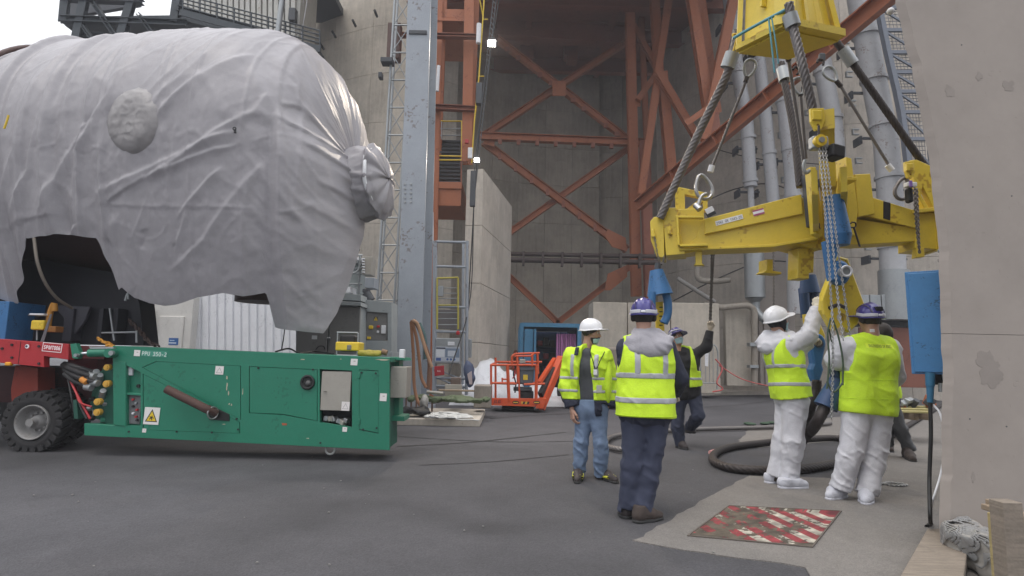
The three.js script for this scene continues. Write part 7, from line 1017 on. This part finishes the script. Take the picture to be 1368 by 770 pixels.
function hardHat(h, parent, colour, deco) {
  const put = (g) => g.applyMatrix4(h.M4);
  // shell: half ellipsoid over a short skirt that reaches lower at the nape, small peak in front
  const shell = (x, y, z) => { const Y1 = y - .045, v = Y1 > 0 ? Y1 / .122 : 0; return (Math.sqrt((x / (.110 + .02 * Math.max(0, -Y1))) ** 2 + v * v + ((z + .008) / .137) ** 2) - 1) * .112; };
  const rimY = (z) => .012 + .20 * clamp(z + .06, 0, .25);
  const f = (x, y, z) => { const s = shell(x, y, z), Y1 = y - .045; let d = s - .007 * Math.exp(-((x / .016) ** 2)) * sstep(.02, .08, Y1) - .004 * Math.exp(-(((Math.abs(x) - .05) / .01) ** 2)) * sstep(.03, .08, Y1);
    d = Math.max(d, -(s + .008), rimY(z) - y); const r0 = rimY(z), peak = .010 + .048 * sstep(.03, .13, z); d = smin(d, Math.max(s - peak, -(s + .004), Math.abs(y - r0 - .004 + .18 * Math.max(0, s)) - .0048), .006); return d; };
  const hat = part('hard_hat', put(sdf(f, [-.16, -.02, -.17], [.16, .19, .21], .0043)), colour, parent);
  if (deco) {
    const band = sdf((x, y, z) => Math.max(Math.abs(shell(x, y, z) - .003) - .003, Math.abs(y - rimY(z) - .028) - .016, z - .04, .02 - Math.abs(x)), [-.14, .0, -.17], [.14, .12, .08], .004); if (band) part('reflective_band', put(band), mat([.50, .50, .54], { t: null, rough: .35 }), hat);
    const st = sdf((x, y, z) => Math.max(Math.abs(shell(x, y, z) - .005) - .003, Math.abs(y - rimY(z) - .027) - .011, Math.abs(x) - .019, z), [-.05, .0, -.17], [.05, .08, -.1], .0035); if (st) part('sticker', put(st), C4.white, hat);
    part('strap', put(sdf((x, y, z) => Math.max(Math.abs(shell(x, y, z) - .003) - .003, Math.abs(Math.abs(x) - .068 - .1 * (y - .1)) - .005, rimY(z) + .05 - y), [-.13, .04, -.16], [.13, .18, .15], .004)), mat([.05, .045, .10], { t: null }), hat);
  }
  return [hat, shell];
}
function shoeGeo(heel, toe, s = 1, h = .075, fat = 1) { // sole, upper
  const d = toe.clone().sub(heel), L = d.length(); d.normalize(); const P = (a, b) => heel.clone().addScaledVector(d, a * L).add(V(0, b, 0));
  const up = [[P(.12, .052 * s), P(.55, .05 * s), .047 * s * fat, .045 * s * fat], [P(.55, .05 * s), P(.86, .04 * s), .047 * s * fat, .036 * s * fat], [P(.14, .06 * s), P(.17, h + .03), .046 * s * fat, .05 * s * fat], [P(.2, .09 * s), P(.5, .07 * s), .042 * s * fat, .036 * s * fat]];
  const f0 = fieldOf(up, .05), y0 = heel.y; const [lo, hi] = bounds(up, .03);
  return { upper: sdf((x, y, z) => Math.max(f0(x, y, z) + .003 * noise3(x * 30, y * 30, z * 30), y0 + .018 - y, y - (y0 + h + .055)), lo, hi, .007), sole: sdf((x, y, z) => Math.max(f0(x, Math.max(y, y0 + .03), z) - .004, y0 - y + .001, y - y0 - .026), lo, hi, .007) };
}
function person(label, group, J, o) {
  const root = J.base.clone(); root.y = 0; const t = thing('person', label, 'person', root, 0, group); const s = o.s || 1;
  const L3 = (a, b, k) => a.clone().lerp(b, k);
  const sh = L3(J.sL, J.sR, .5), hip = L3(J.hL, J.hR, .5), spine = sh.clone().sub(hip), up = spine.clone().normalize(), rt = J.sR.clone().sub(J.sL).normalize(), fw = o.face; const w = o.fat || 1;
  const chestL = L3(sh, J.sL, .5).addScaledVector(up, -.11 * s), chestR = L3(sh, J.sR, .5).addScaledVector(up, -.11 * s), wL = L3(hip, J.hL, .75).addScaledVector(up, .16 * s), wR = L3(hip, J.hR, .75).addScaledVector(up, .16 * s), pL = L3(hip, J.hL, .8).addScaledVector(up, .02 * s), pR = L3(hip, J.hR, .8).addScaledVector(up, .02 * s), yoke = sh.clone().addScaledVector(up, .035 * s);
  const torso = [[chestL, chestR, .122 * s * w, .122 * s * w], [J.sL, yoke, .066 * s, .062 * s], [J.sR, yoke, .066 * s, .062 * s], [chestL, wL, .12 * s * w, .112 * s * w], [chestR, wR, .12 * s * w, .112 * s * w], [wL, pL, .112 * s * w, .118 * s * w], [wR, pR, .112 * s * w, .118 * s * w], [pL, pR, .118 * s * w, .118 * s * w]];
  const armB = (S, E, Wr, k = 1) => [[S, E, .060 * s * k, .047 * s * k], [E, Wr, .046 * s * k, .034 * s * k]], legB = (H, K, A) => [[H, K, .098 * s, .066 * s], [K, L3(K, A, .3), .062 * s, .062 * s], [L3(K, A, .3), A, .062 * s, .043 * s]];
  const arms = [armB(J.sL, J.eL, J.wL), armB(J.sR, J.eR, J.wR)], legs = [legB(J.hL, J.kL, J.aL), legB(J.hR, J.kR, J.aR)];
  const grow = (bs, a) => bs.map(([p, q, r1, r2]) => [p, q, r1 + a, r2 + a]);
  const wr = (x, y, z, a, fx, fy) => { const q = y + .45 * x + .25 * z; return a * (Math.pow(Math.max(0, 1 - 2.4 * Math.abs(noise3(x * fx, q * fy * .75, z * fx))), 1.5) + .7 * noise3(x * fx * .6, y * fy * .35, z * fx * .6) + .4 * Math.max(0, 1 - 2.8 * Math.abs(noise3(x * fx * 1.8 + 3, (y - .6 * x) * fy * 1.3, z * fx * 1.8)))); };
  // one skin: head, neck, hands when bare, slim trunk and limbs underneath the clothes
  const slim = fieldOf([...grow(torso, -.028), ...grow(arms.flat(), -.016), ...grow(legs.flat(), -.02)], .03); const hd = headGeo(J.head, o.look, o.headUp || UPV, (o.hs || 1) * s * .98);
  const bodyG = [sdf(slim, ...bounds([...torso, ...arms.flat(), ...legs.flat()], .01), .017), hd.g]; const gloves = [];
  for (const H of o.hands || []) { const g = handGeo(H.w, H.dir, H.palm, H.curl, H.side, H.s || 1.02 * s, H.spread || 0); if (H.bare) bodyG.push(g); else gloves.push([g, H.m || C4.glove]); }
  part('body', bodyG, C4.skin, t); gloves.forEach(([g, m]) => part('glove', g, m, t));
  const eyes = [], iris = []; for (const sx of [-1, 1]) { const g = new THREE.SphereGeometry(.0125, 14, 10); g.translate(sx * .031, .006, .0785); eyes.push(g.applyMatrix4(hd.M4)); const q = new THREE.SphereGeometry(.0062, 10, 8); q.scale(1, 1, .5); q.translate(sx * .031, .006, .0895); iris.push(q.applyMatrix4(hd.M4)); } eyes.forEach((e, i) => { const m = part('eye', e, C4.eye, t); part('iris', iris[i], C4.iris, m); });
  if (o.beard) part('beard', hd.slice(.006, (x, y, z) => Math.max(y + .045 + .02 * Math.abs(x) * 8, -y - .13, .005 - z)), C4.hair, t);
  part('hair', hd.slice(.008 + (o.hairT || 0), (x, y, z) => smax(-(y + (o.hairY ?? .02) + (z < 0 ? Math.min(.05, -z) * .7 : -z * .55)), z - .075, .01)), C4.hair, t);
  if (o.mask) { part('face_mask', hd.slice(.007, (x, y, z) => Math.max(y - (o.mask === 2 ? -.05 : -.012) + .25 * Math.abs(x), -y - (o.mask === 2 ? .125 : .108), .035 - z)), C4.mask, t); part('mask_strap', hd.slice(.0025, (x, y, z) => Math.max(Math.abs(y + .02 - (.06 - z) * .3) - .0022, z - .06, -z - .0)), C4.white, t); }
  if (o.balaclava) part('hood_cap', hd.slice(.010, (x, y, z) => Math.max(z - .045 - .2 * y, -y - .12)), C4.blackCloth, t);
  if (o.hat) { const h2 = { M4: hd.M4.clone().multiply(new THREE.Matrix4().makeRotationX(o.hatTilt || 0)) }; const [hat, shell] = hardHat(h2, t, o.hat, o.deco); if (o.headlamp) { const g = new RoundedBoxGeometry(.07, .045, .05, 2, .012); g.translate(0, .10, -.125); part('clip', g.applyMatrix4(h2.M4), C4.blackCloth, hat); } if (o.goggles) part('goggle_band', sdf((x, y, z) => Math.max(Math.abs(shell(x, y, z) - .005) - .005, Math.abs(y - .085 - .2 * z) - .012), [-.14, .03, -.16], [.14, .14, .16], .004).applyMatrix4(h2.M4), mat([.3, .3, .34], { t: null }), hat); }
  // trousers: pelvis and legs, creased most at knee and ankle
  const tb = [...grow([torso[5], torso[6], torso[7]], .006), ...legs.map((l) => grow(l, o.legFat ?? .014)).flat(), ...[J.aL, J.aR].map((a, i) => [L3(i ? J.kR : J.kL, a, .6), a, .066 * s, (o.hemR || .066) * s])]; const tf = fieldOf(tb, .035), waist = cutBy(hip.clone().addScaledVector(up, (o.waist ?? .13) * s), up);
  const hems = [[J.kL, J.aL], [J.kR, J.aR]].map(([k, a]) => { const n = a.clone().sub(k).normalize(); const c = cutBy(a.clone().addScaledVector(n, o.hem ?? .02), n); return (x, y, z) => Math.hypot(x - a.x, y - a.y, z - a.z) < .16 ? c(x, y, z) : -1; });
  const legsG = (x, y, z) => { const kd = Math.min(...[J.kL, J.kR].map((k) => Math.abs(y - k.y))), ad = Math.min(...[J.aL, J.aR].map((k) => Math.abs(y - k.y))); return tf(x, y, z) - wr(x, y, z, (o.crease || .010) * (.55 + .9 * Math.exp(-kd * 9) + 1.1 * Math.exp(-ad * 8)), 8, 13); };
  part(o.suit ? 'coverall_legs' : 'trousers', sdf((x, y, z) => Math.max(legsG(x, y, z), waist(x, y, z), hems[0](x, y, z), hems[1](x, y, z)), ...bounds(tb, .03), .0115), o.trousers, t);
  // jacket or jumper: trunk and sleeves down to the wrists
  const sl = o.sleeve ?? .016, jb = [...grow(torso.slice(0, 5), o.coat ?? .010), ...grow([torso[5], torso[6]], (o.coat ?? .010) + .004), ...grow(arms.flat(), sl)]; const jT = fieldOf(jb.slice(0, 7), .04), jA = arms.map((a) => fieldOf(grow(a, sl), .03)), jf = (x, y, z) => { const q = jT(x, y, z); return Math.min(smin(q, jA[0](x, y, z), .018), smin(q, jA[1](x, y, z), .018)); }, bottom = cutBy(hip.clone().addScaledVector(up, (o.coatLen ?? -.02) * s), up.clone().negate());
  const neckCut = (x, y, z) => -(Math.hypot(x - J.head.x, (y - (J.head.y - .13 * s)) * .7, z - J.head.z) - .072 * s);
  const cuffs = [[J.eL, J.wL], [J.eR, J.wR]].map(([e, a]) => { const n = a.clone().sub(e).normalize(); const c = cutBy(a.clone().addScaledVector(n, -.012), n); return (x, y, z) => Math.hypot(x - a.x, y - a.y, z - a.z) < .13 ? c(x, y, z) : -1; });
  const coatF = (x, y, z) => jf(x, y, z) - wr(x, y, z, o.creaseTop || .009, 9, 11);
  const lx = (x, z) => (x - sh.x) * rt.x + (z - sh.z) * rt.z, lf = (x, z) => (x - sh.x) * fw.x + (z - sh.z) * fw.z, ly = (y) => (y - hip.y) / (sh.y - hip.y); // local: across, forward, height 0 hip .. 1 shoulder
  const openF = o.open ? (x, y, z) => lf(x, z) > 0 ? -(Math.abs(lx(x, z) - (o.openX || 0)) - o.open(ly(y))) : -1 : null;
  const coatCut = (x, y, z) => Math.max(bottom(x, y, z), cuffs[0](x, y, z), cuffs[1](x, y, z), neckCut(x, y, z), openF ? openF(x, y, z) : -1);
  const bb = bounds(jb, .035);
  (o.coatParts || [[o.coatName || 'jacket', null, o.jacket, 0]]).forEach(([n, reg, m, off]) => { const g = sdf((x, y, z) => Math.max(coatF(x, y, z) - (off || 0), coatCut(x, y, z), reg ? reg(x, y, z, { lx, lf, ly }) : -1), ...bb, .0115); if (g) part(n, g, m, t); });
  if (o.under) { const ub = [...torso.slice(0, 5)], uf = fieldOf(ub, .04); part('jumper', sdf((x, y, z) => Math.max(uf(x, y, z) - .004 * noise3(x * 14, y * 10, z * 14), neckCut(x, y, z) + .01, bottom(x, y, z)), ...bounds(ub, .02), .012), o.under, t); }
  if (o.collar) { const c = sh.clone().addScaledVector(up, .055 * s).addScaledVector(fw, o.collarF ?? .0); const f = (x, y, z) => { const r = Math.hypot(lx(x, z), lf(x, z) * .9 - (o.collarF ?? 0)); return Math.max(Math.abs(r - .088 * s - .15 * (c.y - y) - .008 * noise3(x * 12, y * 9, z * 12)) - .012, Math.abs(y - c.y - .005) - .045, openF ? (lf(x, z) > 0.02 ? .05 - Math.abs(lx(x, z)) : -1) : -1); }; const g = sdf(f, [c.x - .2, c.y - .1, c.z - .2], [c.x + .2, c.y + .12, c.z + .2], .009); if (g) part('collar', g, o.collar, t); }
  if (o.hood) { const c = sh.clone().addScaledVector(up, .045 * s).addScaledVector(fw, -.075); const f = (x, y, z) => { const a = lx(x, z), b = lf(x, z) + .075, e = y - c.y; const bag = (Math.sqrt((a / (.205 + .45 * Math.min(.06, Math.max(-.3, e)))) ** 2 + ((e + .025 + .3 * Math.abs(b)) / .125) ** 2 + ((b + .01) / .115) ** 2) - 1) * .11; const ring = Math.hypot(Math.hypot(a / 1.12, (b - .06)) - .082, (e - .062) * .62) - .034; return smin(bag, ring, .04) - .012 * noise3(x * 11, y * 16, z * 11) - .012 * Math.max(0, 1 - 2.4 * Math.abs(noise3(x * 8, y * 13 + x * 6, z * 8))); }; part('hood', sdf(f, [c.x - .26, c.y - .24, c.z - .26], [c.x + .26, c.y + .2, c.z + .26], .009), o.hoodM || C4.hoodie, t); }
  // hi-vis waistcoat with bands as strips of their own
  if (o.vest) { const vb = [...grow(torso.slice(0, 1), (o.vestOff ?? .030)), ...grow(torso.slice(1, 3), (o.vestOff ?? .030) + .012), ...grow(torso.slice(3, 5), (o.vestOff ?? .030)), ...grow([torso[5], torso[6]], (o.vestOff ?? .030) + .004)]; const vf0 = fieldOf(vb, .05), hw = (o.vestW ?? .2) * s; const lenC = cutBy(hip.clone().addScaledVector(up, (o.vestLen ?? .0) * s), up.clone().negate());
    const flare = (y) => .02 * (1 - clamp(ly(y), 0, 1)); const vf = (x, y, z) => vf0(x, y, z) - flare(y) - wr(x, y, z, .007, 7, 9);
    const cut = (x, y, z) => Math.max(lenC(x, y, z), neckCut(x, y, z) - .012, ly(y) > .62 ? Math.abs(lx(x, z)) - hw - .10 * (1 - ly(y)) : -1, o.vestOpen ? (lf(x, z) > .02 ? o.vestOpen(ly(y)) - Math.abs(lx(x, z)) : -1) : -1, o.vestSide ? o.vestSide(x, y, z, { lx, lf, ly }) : -1); const vbb = bounds(vb, .05);
    const v = part('hi_vis_vest', sdf((x, y, z) => Math.max(vf(x, y, z), cut(x, y, z)), ...vbb, .0115), C4.hiVis, t);
    for (const [a, b, reg] of o.bands || []) { const g = sdf((x, y, z) => Math.max(vf(x, y, z) - .004, cut(x, y, z) - .001, a === null ? -1 : Math.abs(ly(y) - a - (o.bandSlant || 0) * lx(x, z)) - b, reg ? reg(x, y, z, { lx, lf, ly }) : -1), ...vbb, .0085); if (g) part('reflective_band', g, C4.reflect, v); }
    if (o.seams) for (const yy of o.seams) { const g = sdf((x, y, z) => Math.max(vf(x, y, z) - .0045, cut(x, y, z) - .001, Math.abs(ly(y) - yy) - .006), ...vbb, .007); if (g) part('seam', g, C4.hiVis, v); } }
  // feet
  (o.feet || []).forEach(({ heel, toe, kind, up: uh, fat }) => { const q = shoeGeo(heel, toe, s, uh || .07, fat || 1); const m = part(kind === 'over' ? 'overshoe' : 'shoe', q.upper, kind === 'over' ? C4.over : kind === 'brown' ? C4.brown : C4.shoe, t); part('sole', q.sole, kind === 'over' ? C4.over : C4.sole, m); if (kind === 'trainer') { const d = toe.clone().sub(heel), n = V(-d.z, 0, d.x).normalize(); for (const sd of [-1, 1]) part('trim', tube([heel.clone().addScaledVector(d, .2).addScaledVector(n, sd * .05).add(V(0, .06, 0)), heel.clone().addScaledVector(d, .45).addScaledVector(n, sd * .05).add(V(0, .045, 0)), heel.clone().addScaledVector(d, .7).addScaledVector(n, sd * .047).add(V(0, .05, 0))], .014, 6), C4.lace, m); part('laces', [.45, .55, .65].map((k) => rod(heel.clone().addScaledVector(d, k).addScaledVector(n, .03).add(V(0, .105 - k * .05, 0)), heel.clone().addScaledVector(d, k + .03).addScaledVector(n, -.03).add(V(0, .105 - k * .05, 0)), .006, 6)), C4.lace, m); } });
  if (o.extra) o.extra(t, { sh, hip, up, rt, fw, hd, lx, lf, ly });
  return t;
}
const FWD = (deg) => V(Math.sin(deg * Math.PI / 180), 0, -Math.cos(deg * Math.PI / 180)); // 0 = away from the camera, 90 = to the right, 180 = towards it
const mk = (d, o) => { const J = {}; for (const k of Object.keys(o)) J[k] = pt(o[k][0], o[k][1], d - (o[k][2] || 0)); return J; }; // third number: metres nearer to the camera
// ---- 1: jacket open over dark jumper, white helmet
{
  const B = gr(792, 640), d = -B.z, J = mk(d, { head: [790, 445, 0], sL: [764, 477, -.02], sR: [806, 477, .12], eL: [758, 516, -.02], wL: [764, 546, .06], eR: [818, 514, .02], wR: [812, 545, .1], hL: [779, 548, -.02], hR: [799, 548, .06], kL: [777, 592, .02], kR: [802, 592, .10], aL: [774, 632, -.02], aR: [803, 634, .04] }); J.base = B;
  const f = FWD(152), yel = (x, y, z, l) => l.ly(y) < .16 ? 1 : -1;
  person('man in open yellow hi-vis jacket and white helmet looking right', null, J, { s: J.head.y / 1.64, face: f, look: FWD(108).add(V(0, -.08, 0)), hat: C4.white, mask: 2, beard: 1, trousers: C4.jeans, legFat: .006, hemR: .058, crease: .012, under: C4.jumper, open: (h) => .055 + .05 * (1 - h) , openX: .01, coat: .03, sleeve: .034, coatLen: -.05, creaseTop: .014, collar: C4.navy,
    coatParts: [['jacket', (x, y, z, l) => Math.max(-(l.ly(y) - .20), l.ly(y) - 1.4, y < J.wL.y + .05 ? 1 : -1, 0 - 1), C4.hiVis, 0], ['jacket_hem', (x, y, z, l) => Math.min(Math.max(l.ly(y) - .195, 0 - 1), 9) , C4.navy, 0], ...[.36, .60].map((k) => ['reflective_band', (x, y, z, l) => Math.max(Math.abs(l.ly(y) - k) - .035), C4.reflect, .004]), ['reflective_band', (x, y, z, l) => Math.max(Math.abs(Math.abs(l.lx(x, z)) - .135) - .025, .62 - l.ly(y), l.ly(y) - 1.05), C4.reflect, .005]],
    hands: [{ w: J.wL.clone().addScaledVector(V(.1, -1, .1).normalize(), .02), dir: V(.12, -1, .15), palm: V(.9, 0, -.3), curl: .35, side: 1, bare: 1 }],
    feet: [{ heel: gr(773, 637), toe: gr(771, 648), kind: 'trainer', fat: .9 }, { heel: gr(797, 637), toe: gr(827, 648), kind: 'trainer', fat: .9 }],
    extra: (t, q) => { const a = pt(788, 470, d - .16), b = pt(796, 494, d - .27), c = pt(808, 470, d - .2); part('lanyard', tube([a, pt(792, 482, d - .25), b, pt(802, 482, d - .26), c], .005, 5, 30), C4.blackCloth, t); part('badge', pbox(793, 494, 798, 501, d - .28, .008, .002), C4.white, t); part('badge', pbox(797, 515, 804, 525, d - .29, .008, .002), mat([.42, .43, .36], { t: null }), t);
      part('jacket_lining', sdf((x, y, z) => { const c0 = pt(811, 505, d - .12); return Math.max(Math.hypot((x - c0.x) / .05, (y - c0.y) / .30, (z - c0.z) / .10) * .05 - .05, 0 - 9) - .008 * noise3(x * 12, y * 8, z * 12); }, [pt(811, 505, d).x - .1, pt(811, 545, d).y - .1, -d - .12], [pt(811, 505, d).x + .1, pt(811, 465, d).y + .1, -d + .3], .012), C4.hiVis, t, { label: 'open right front of the jacket' }); } });
}
// ---- 2: hi-vis waistcoat over dark jacket, grey hood, seen from behind
{
  const B = gr(852, 693), d = -B.z, J = mk(d, { head: [860, 424, 0], sL: [838, 467, -.03], sR: [888, 466, -.02], eL: [838, 508, -.2], wL: [850, 524, -.36], eR: [907, 506, -.04], wR: [899, 524, -.26], hL: [848, 556, 0], hR: [877, 556, 0], kL: [845, 622, .02], kR: [870, 624, .02], aL: [838, 682, 0], aR: [857, 684, .06] }); J.base = B;
  const f = FWD(8);
  person('nearest man seen from behind in hi-vis waistcoat, grey hood and blue helmet', null, J, { s: J.head.y / 1.645, face: f, look: FWD(14), hat: C4.purple, deco: 1, trousers: C4.trouser, jacket: C4.navy, coat: .022, sleeve: .03, coatLen: -.09, hood: 1, vest: 1, vestOff: .036, vestLen: -.01, vestW: .205, hairT: .002,
    bands: [[.245, .042], [.60, .042], [null, 0, (x, y, z, l) => Math.max(Math.abs(Math.abs(l.lx(x, z) - .012) - .115) - .024, .62 - l.ly(y), l.lf(x, z) - .06)]], seams: [.02],
    hands: [{ w: J.wR, dir: V(.1, -.35, -.7), palm: V(-.3, -.9, .2), curl: .35, side: -1 }, { w: J.wL, dir: V(.2, -.2, -.9), palm: V(0, -1, 0), curl: .3, side: 1 }],
    feet: [{ heel: gr(838, 693), toe: gr(832, 686), kind: 'shoe', up: .1 }, { heel: gr(848, 699), toe: gr(886, 694), kind: 'brown', up: .08, fat: .9 }],
    extra: (t, q) => { part('vest_seam', box(.004, .5 * (q.sh.y - q.hip.y), .004, q.hip.x - q.fw.x * .1, q.hip.y + .2, q.hip.z - q.fw.z * .1), C4.hiVis, t); } });
}
// ---- 3: facing the camera, arm raised to a chain
{
  const B = gr(913, 599), d = -B.z, J = mk(d, { head: [904, 452, .02], sL: [929, 474, .02], sR: [892, 476, 0], eL: [944, 464, .08], wL: [949, 441, .1], eR: [895, 503, .02], wR: [899, 524, .12], hL: [926, 528, 0], hR: [909, 528, 0], kL: [933, 556, .12], kR: [905, 564, .02], aL: [921, 573, -.28], aR: [908, 594, 0] }); J.base = B;
  person('man in dark clothes and open hi-vis vest raising an arm to the chain', null, J, { s: J.head.y / 1.64, face: FWD(176), look: FWD(160).add(V(0, .28, 0)), hat: C4.purple, deco: 2, goggles: 1, mask: 1, trousers: C4.trouser, jacket: C4.blackCloth, coat: .02, sleeve: .022, coatLen: -.06, vest: 1, vestOff: .036, vestLen: .12, vestW: .16, vestOpen: (h) => .075 + .03 * h, bands: [[.42, .03]], coatName: 'jumper',
    hands: [{ w: J.wL.clone().add(V(0, .012, 0)), dir: V(.0, 1, .1), palm: V(-.3, 0, .9), curl: .9, side: 1 }, { w: J.wR, dir: V(.1, -.9, .5), palm: V(1, 0, .2), curl: .4, side: -1 }],
    feet: [{ heel: J.aL.clone().add(V(-.02, -.06, -.06)), toe: J.aL.clone().add(V(.05, -.12, .16)), kind: 'shoe' }, { heel: gr(906, 598), toe: gr(918, 602), kind: 'shoe', up: .08 }] });
}
// ---- 4: white coverall, arm up at the yellow strap, white helmet
{
  const B = gr(1045, 649), d = -B.z, J = mk(d, { head: [1039, 430, 0], sL: [1036, 461, -.14], sR: [1053, 464, .12], eR: [1080, 449, .14], wR: [1092, 412, .05], eL: [1062, 470, -.3], wL: [1084, 458, -.3], hL: [1054, 536, -.09], hR: [1062, 537, .09], kL: [1047, 588, -.06], kR: [1060, 590, .10], aL: [1036, 636, -.08], aR: [1054, 642, .06] }); J.base = B;
  person('man in white coverall and white helmet reaching up to the yellow link', null, J, { s: J.head.y / 1.645, face: FWD(66), look: FWD(72).add(V(0, .25, 0)), hat: C4.white, mask: 1, balaclava: 1, suit: 1, trousers: C4.coverall, jacket: C4.coverall, coat: .02, sleeve: .034, coatLen: -.05, legFat: .03, crease: .011, creaseTop: .012, hemR: .075, hem: .005, hood: 1, hoodM: C4.coverall, vest: 1, vestOff: .036, vestLen: .04, vestW: .19, coatName: 'coverall_top',
    bands: [[.30, .036], [.62, .036], [null, 0, (x, y, z, l) => Math.max(Math.abs(Math.abs(l.lx(x, z)) - .10) - .022, .63 - l.ly(y))]], bandSlant: .10,
    hands: [{ w: J.wR, dir: V(.05, 1, -.1), palm: V(.75, 0, -.5), curl: .9, side: 1, m: mat([.72, .66, .52], { t: 'cloth', s: .15 }) }, { w: J.wL, dir: V(.7, .3, -.3), palm: V(0, -1, 0), curl: .8, side: 1 }],
    feet: [{ heel: gr(1026, 646), toe: gr(1050, 646), kind: 'over', up: .05, fat: 1.06 }, { heel: gr(1043, 653), toe: gr(1080, 653), kind: 'over', up: .05, fat: 1.1 }],
    extra: (t) => { for (const a of [J.aL, J.aR]) part('sock', rod(a.clone().add(V(.0, -.05, 0)), a.clone().add(V(0, .03, 0)), .052, 14), C4.brown, t); part('hat_rim', rod(pt(1052, 417, d - .16), pt(1054, 417, d - .16), .004, 6), C4.skin, t); } });
}
// ---- 5: white coverall with hi-vis waistcoat, seen from behind
{
  const B = gr(1140, 668), d = -B.z, J = mk(d, { head: [1162, 428, -.02], sL: [1134, 465, 0], sR: [1188, 466, -.04], eL: [1117, 482, -.06], wL: [1122, 452, -.16], eR: [1195, 502, -.06], wR: [1184, 520, -.26], hL: [1146, 548, 0], hR: [1173, 550, -.02], kL: [1137, 604, .04], kR: [1167, 606, 0], aL: [1123, 654, 0], aR: [1158, 660, .05] }); J.base = B;
  person('man in white coverall and plain hi-vis vest seen from behind holding chains', null, J, { s: J.head.y / 1.645, face: FWD(6), look: FWD(-6), hat: C4.purple, deco: 1, headlamp: 1, suit: 1, trousers: C4.coverall, jacket: C4.coverall, coat: .022, sleeve: .04, coatLen: -.05, legFat: .034, crease: .012, creaseTop: .012, hemR: .08, hem: .0, vest: 1, vestOff: .040, vestLen: -.03, vestW: .215, seams: [.20, .5], coatName: 'coverall_top',
    hands: [{ w: J.wL, dir: V(.05, 1, .05), palm: V(.1, 0, -1), curl: .75, side: -1, m: mat([.50, .40, .33], { t: 'cloth', s: .2 }) }, { w: J.wR, dir: V(-.2, -.3, -.8), palm: V(0, -1, 0), curl: .5, side: 1, m: C4.glove }],
    feet: [{ heel: gr(1125, 664), toe: gr(1107, 669), kind: 'over', up: .09, fat: 1.2 }, { heel: gr(1158, 668), toe: gr(1157, 676), kind: 'over', up: .09, fat: 1.15 }],
    extra: (t, q) => { const n = q.fw.clone().negate(), c = q.hip.clone().lerp(q.sh, .84).addScaledVector(n, .01); // printed line across the shoulders, bent over the back
      const cv = document.createElement('canvas'); cv.width = 512; cv.height = 48; const x = cv.getContext('2d'); x.fillStyle = '#d6ee3d'; x.fillRect(0, 0, 512, 48); x.fillStyle = '#5f7d33'; x.font = 'bold 42px sans-serif'; x.textAlign = 'center'; x.textBaseline = 'middle'; x.fillText('INGENIERIE DE EDCI', 256, 26, 500); const tx = new THREE.CanvasTexture(cv); tx.colorSpace = THREE.SRGBColorSpace; tx.magFilter = THREE.LinearFilter;
      const v = t.children.find((k) => k.name === 'hi_vis_vest'); v.updateWorldMatrix(true, false); const P = pt(1166, 463, d), w = pt(1185, 463, d).x - pt(1147, 463, d).x;
      const dg = new DecalGeometry(v, V(P.x, P.y, P.z + .12), new THREE.Euler(0, -.0, -.02), V(w, .045, .3)); const dm = new THREE.MeshPhysicalMaterial({ map: tx, roughness: .75, polygonOffset: true, polygonOffsetFactor: -3 }); part('printed_line', dg, dm, v, { keep: true });
      part('collar_tag', pbox(1163, 440, 1169, 444, d - .12, .01, .003), C4.white, t); } });
}
// ---- 6: hidden behind the fifth man, one leg and an arm in view
{
  const B = gr(1200, 612), d = -B.z, J = mk(d, { head: [1180, 446, 0], sL: [1158, 470, 0], sR: [1190, 470, .02], eL: [1160, 498, -.05], wL: [1165, 510, -.3], eR: [1196, 504, .02], wR: [1194, 540, .02], hL: [1172, 540, 0], hR: [1188, 540, 0], kL: [1182, 568, -.04], kR: [1202, 572, .02], aL: [1186, 594, -.1], aR: [1215, 601, 0] }); J.base = B;
  person('dark-clothed person mostly hidden behind the hi-vis vest, one boot showing', null, J, { s: J.head.y / 1.62, face: FWD(10), look: FWD(10), trousers: mat([.075, .078, .085], { t: 'cloth', s: .3 }), jacket: C4.blackCloth, coat: .015, sleeve: .02, vest: 1, vestOff: .03, vestLen: .08, vestW: .2, hairT: .012, hairY: .05,
    hands: [{ w: J.wR, dir: V(0, -1, .1), palm: V(-1, 0, 0), curl: .3, side: 1, m: C4.gloveDark }], feet: [{ heel: gr(1211, 611), toe: gr(1222, 619), kind: 'brown', up: .12, fat: 1.1 }, { heel: gr(1184, 600), toe: gr(1192, 606), kind: 'brown', up: .1 }] });
}
renderer.render(scene, camera);
